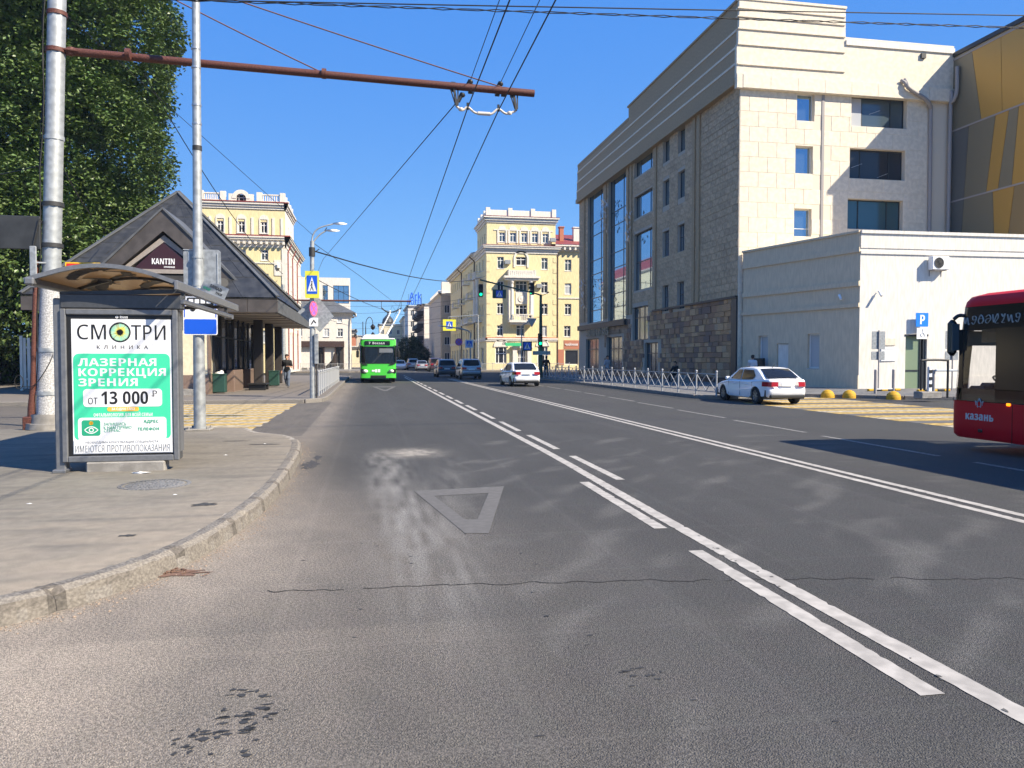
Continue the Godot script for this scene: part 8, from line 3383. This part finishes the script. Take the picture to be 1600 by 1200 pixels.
func small_things() -> void:
	for q in [[Vector3(-6.7, .15, -36.6), .62, .85, "green litter bin with a white bag on top at the pavilion corner"], [Vector3(-5.35, .15, -45.3), .62, .85, "green litter bin farther along the pavilion, beside the walking person"]]:
		var t := thing("litter_bin", q[3], "litter bin", q[0])
		var b := MB.new()
		b.cbox(Vector3(0, .44, 0), Vector3(.55, .8, .5), .03)
		obj("box", b, M.bin_green, t)
		b = MB.new()
		b.cbox(Vector3(0, .86, 0), Vector3(.6, .06, .54), .02)
		obj("rim", b, M.bin_green, t)
		if q[0].z > -40:
			b = MB.new()
			b.ball(Vector3(0, .9, 0), Vector3(.22, .09, .18), 8)
			b.ball(Vector3(.1, .96, .05), Vector3(.1, .09, .1), 7)
			obj("bag", b, M.sign_white, t)
	var t := thing("bench", "low black bench beside the granite parapet of the pavilion", "bench", Vector3(-5.5, .15, -40.3))
	var b := MB.new()
	b.cbox(Vector3(0, .3, 0), Vector3(.9, .07, 1.4), .02)
	obj("seat", b, M.black, t)
	for z in [-.55, .55]:
		b = MB.new()
		b.cbox(Vector3(0, .13, z), Vector3(.8, .26, .06), .01)
		obj("leg", b, M.black, t)
	# wooden gate under the trees at the left edge
	t = thing("wooden_gate", "pale wooden slat gate under the trees at the left edge", "gate", Vector3(-16.15, .15, -40))
	for k in 8:
		b = MB.new()
		b.cbox(Vector3(.06 + k * .19, 1.35, 0), Vector3(.14, 2.4, .03), .006)
		obj("slat", b, M.white_trim, t)
	b = MB.new()
	b.cbox(Vector3(1.56, 1.35, .02), Vector3(.08, 2.6, .08), .01)
	b.cbox(Vector3(-.06, 1.35, .02), Vector3(.12, 2.6, .1), .01)
	obj("post", b, M.white_trim, t)
	b = MB.new()
	for y in [.6, 2.1]:
		b.cbox(Vector3(.75, y, -.04), Vector3(1.6, .1, .04), .006)
	obj("rail", b, M.white_trim, t)
	t = thing("board_fence", "dark board fence in the shade under the trees", "fence", Vector3(-34, .15, -55))
	for k in 56:
		b = MB.new()
		b.cbox(Vector3(k * .24, 1.2, .0), Vector3(.22, 2.4 + .04 * (k % 3), .03), .006)
		obj("board", b, M.bronze_dark, t)
	b = MB.new()
	for y in [.5, 1.9]:
		b.cbox(Vector3(6.7, y, -.05), Vector3(13.4, .1, .05), .006)
	obj("rail", b, M.bronze_dark, t)
	# loose earth and grit in the gutter, litter
	var mm := MultiMesh.new()
	mm.transform_format = MultiMesh.TRANSFORM_3D
	var g := MB.new()
	g.ball(V3, Vector3(1, .6, .8), 5)
	mm.mesh = g.mesh()
	var xs := []
	var r := RandomNumberGenerator.new()
	r.seed = 4
	for k in 900:
		var i := r.randi_range(8, kerb_line.size() - 14)
		var p: Vector2 = kerb_line[i].lerp(kerb_line[i + 1], r.randf())
		var d: Vector2 = (kerb_line[i + 1] - kerb_line[i]).normalized()
		var o := Vector2(-d.y, d.x)
		if o.x + o.y < 0: o = -o
		p += o * (.09 + absf(r.randfn()) * .12)
		var s := r.randf_range(.003, .011) * (1.6 if r.randf() < .06 else 1.0)
		xs.append(Transform3D(Basis.from_euler(Vector3(0, r.randf() * TAU, 0)).scaled(Vector3.ONE * s), Vector3(p.x, .002, p.y)))
	mm.instance_count = xs.size()
	for k in xs.size(): mm.set_instance_transform(k, xs[k])
	var mo := MultiMeshInstance3D.new()
	mo.multimesh = mm
	mo.material_override = mat("grit", Color(.3, .23, .17), .95)
	put(mo, "gutter_gravel")
	tag(mo, "grit and clods gathered along the broken kerb", "gravel", "", "stuff")
	b = MB.new()
	for k in 40:
		var a := r.randf() * TAU
		var m := Vector3(-1.6 + r.randfn() * .16, .012, -6.45 + r.randfn() * .06)
		b.bar(m, m + Vector3(cos(a), .1, sin(a) * .5) * r.randf_range(.03, .1), .006, .006)
	patch(b, Vector2(-1.62, -6.4), .3, .09, .006, .4)
	tag(obj("soil_clump", b, mat("soil", Color(.17, .1, .07), .95)), "reddish clump of soil and dry stalks against the broken kerb", "soil")
	b = MB.new()
	patch(b, Vector2(-3.08, -11.15), .12, .05, .16, .3)
	b.ball(Vector3(-3.08, .15, -11.15), Vector3(.12, .02, .05), 7)
	tag(obj("paper_scrap", b, M.sign_white), "white scrap of paper at the foot of the poster case", "litter")
	for q in [[-3.6, -9.0, "tiny pale scrap on the pavement below the poster case's left half"], [-2.2, -9.3, "tiny pale scrap beside the manhole cover"], [-2.3, -13.0, "tiny pale scrap right of the poster case's foot"], [-1.9, -14.6, "tiny pale scrap near the kerb's far end"]]:
		b = MB.new()
		patch(b, Vector2(q[0], q[1]), .03, .018, .151, .4, 8)
		b.ball(Vector3(q[0], .15, q[1]), Vector3(.024, .007, .014), 5)
		tag(obj("paper_scrap", b, M.sign_white), q[2], "litter")
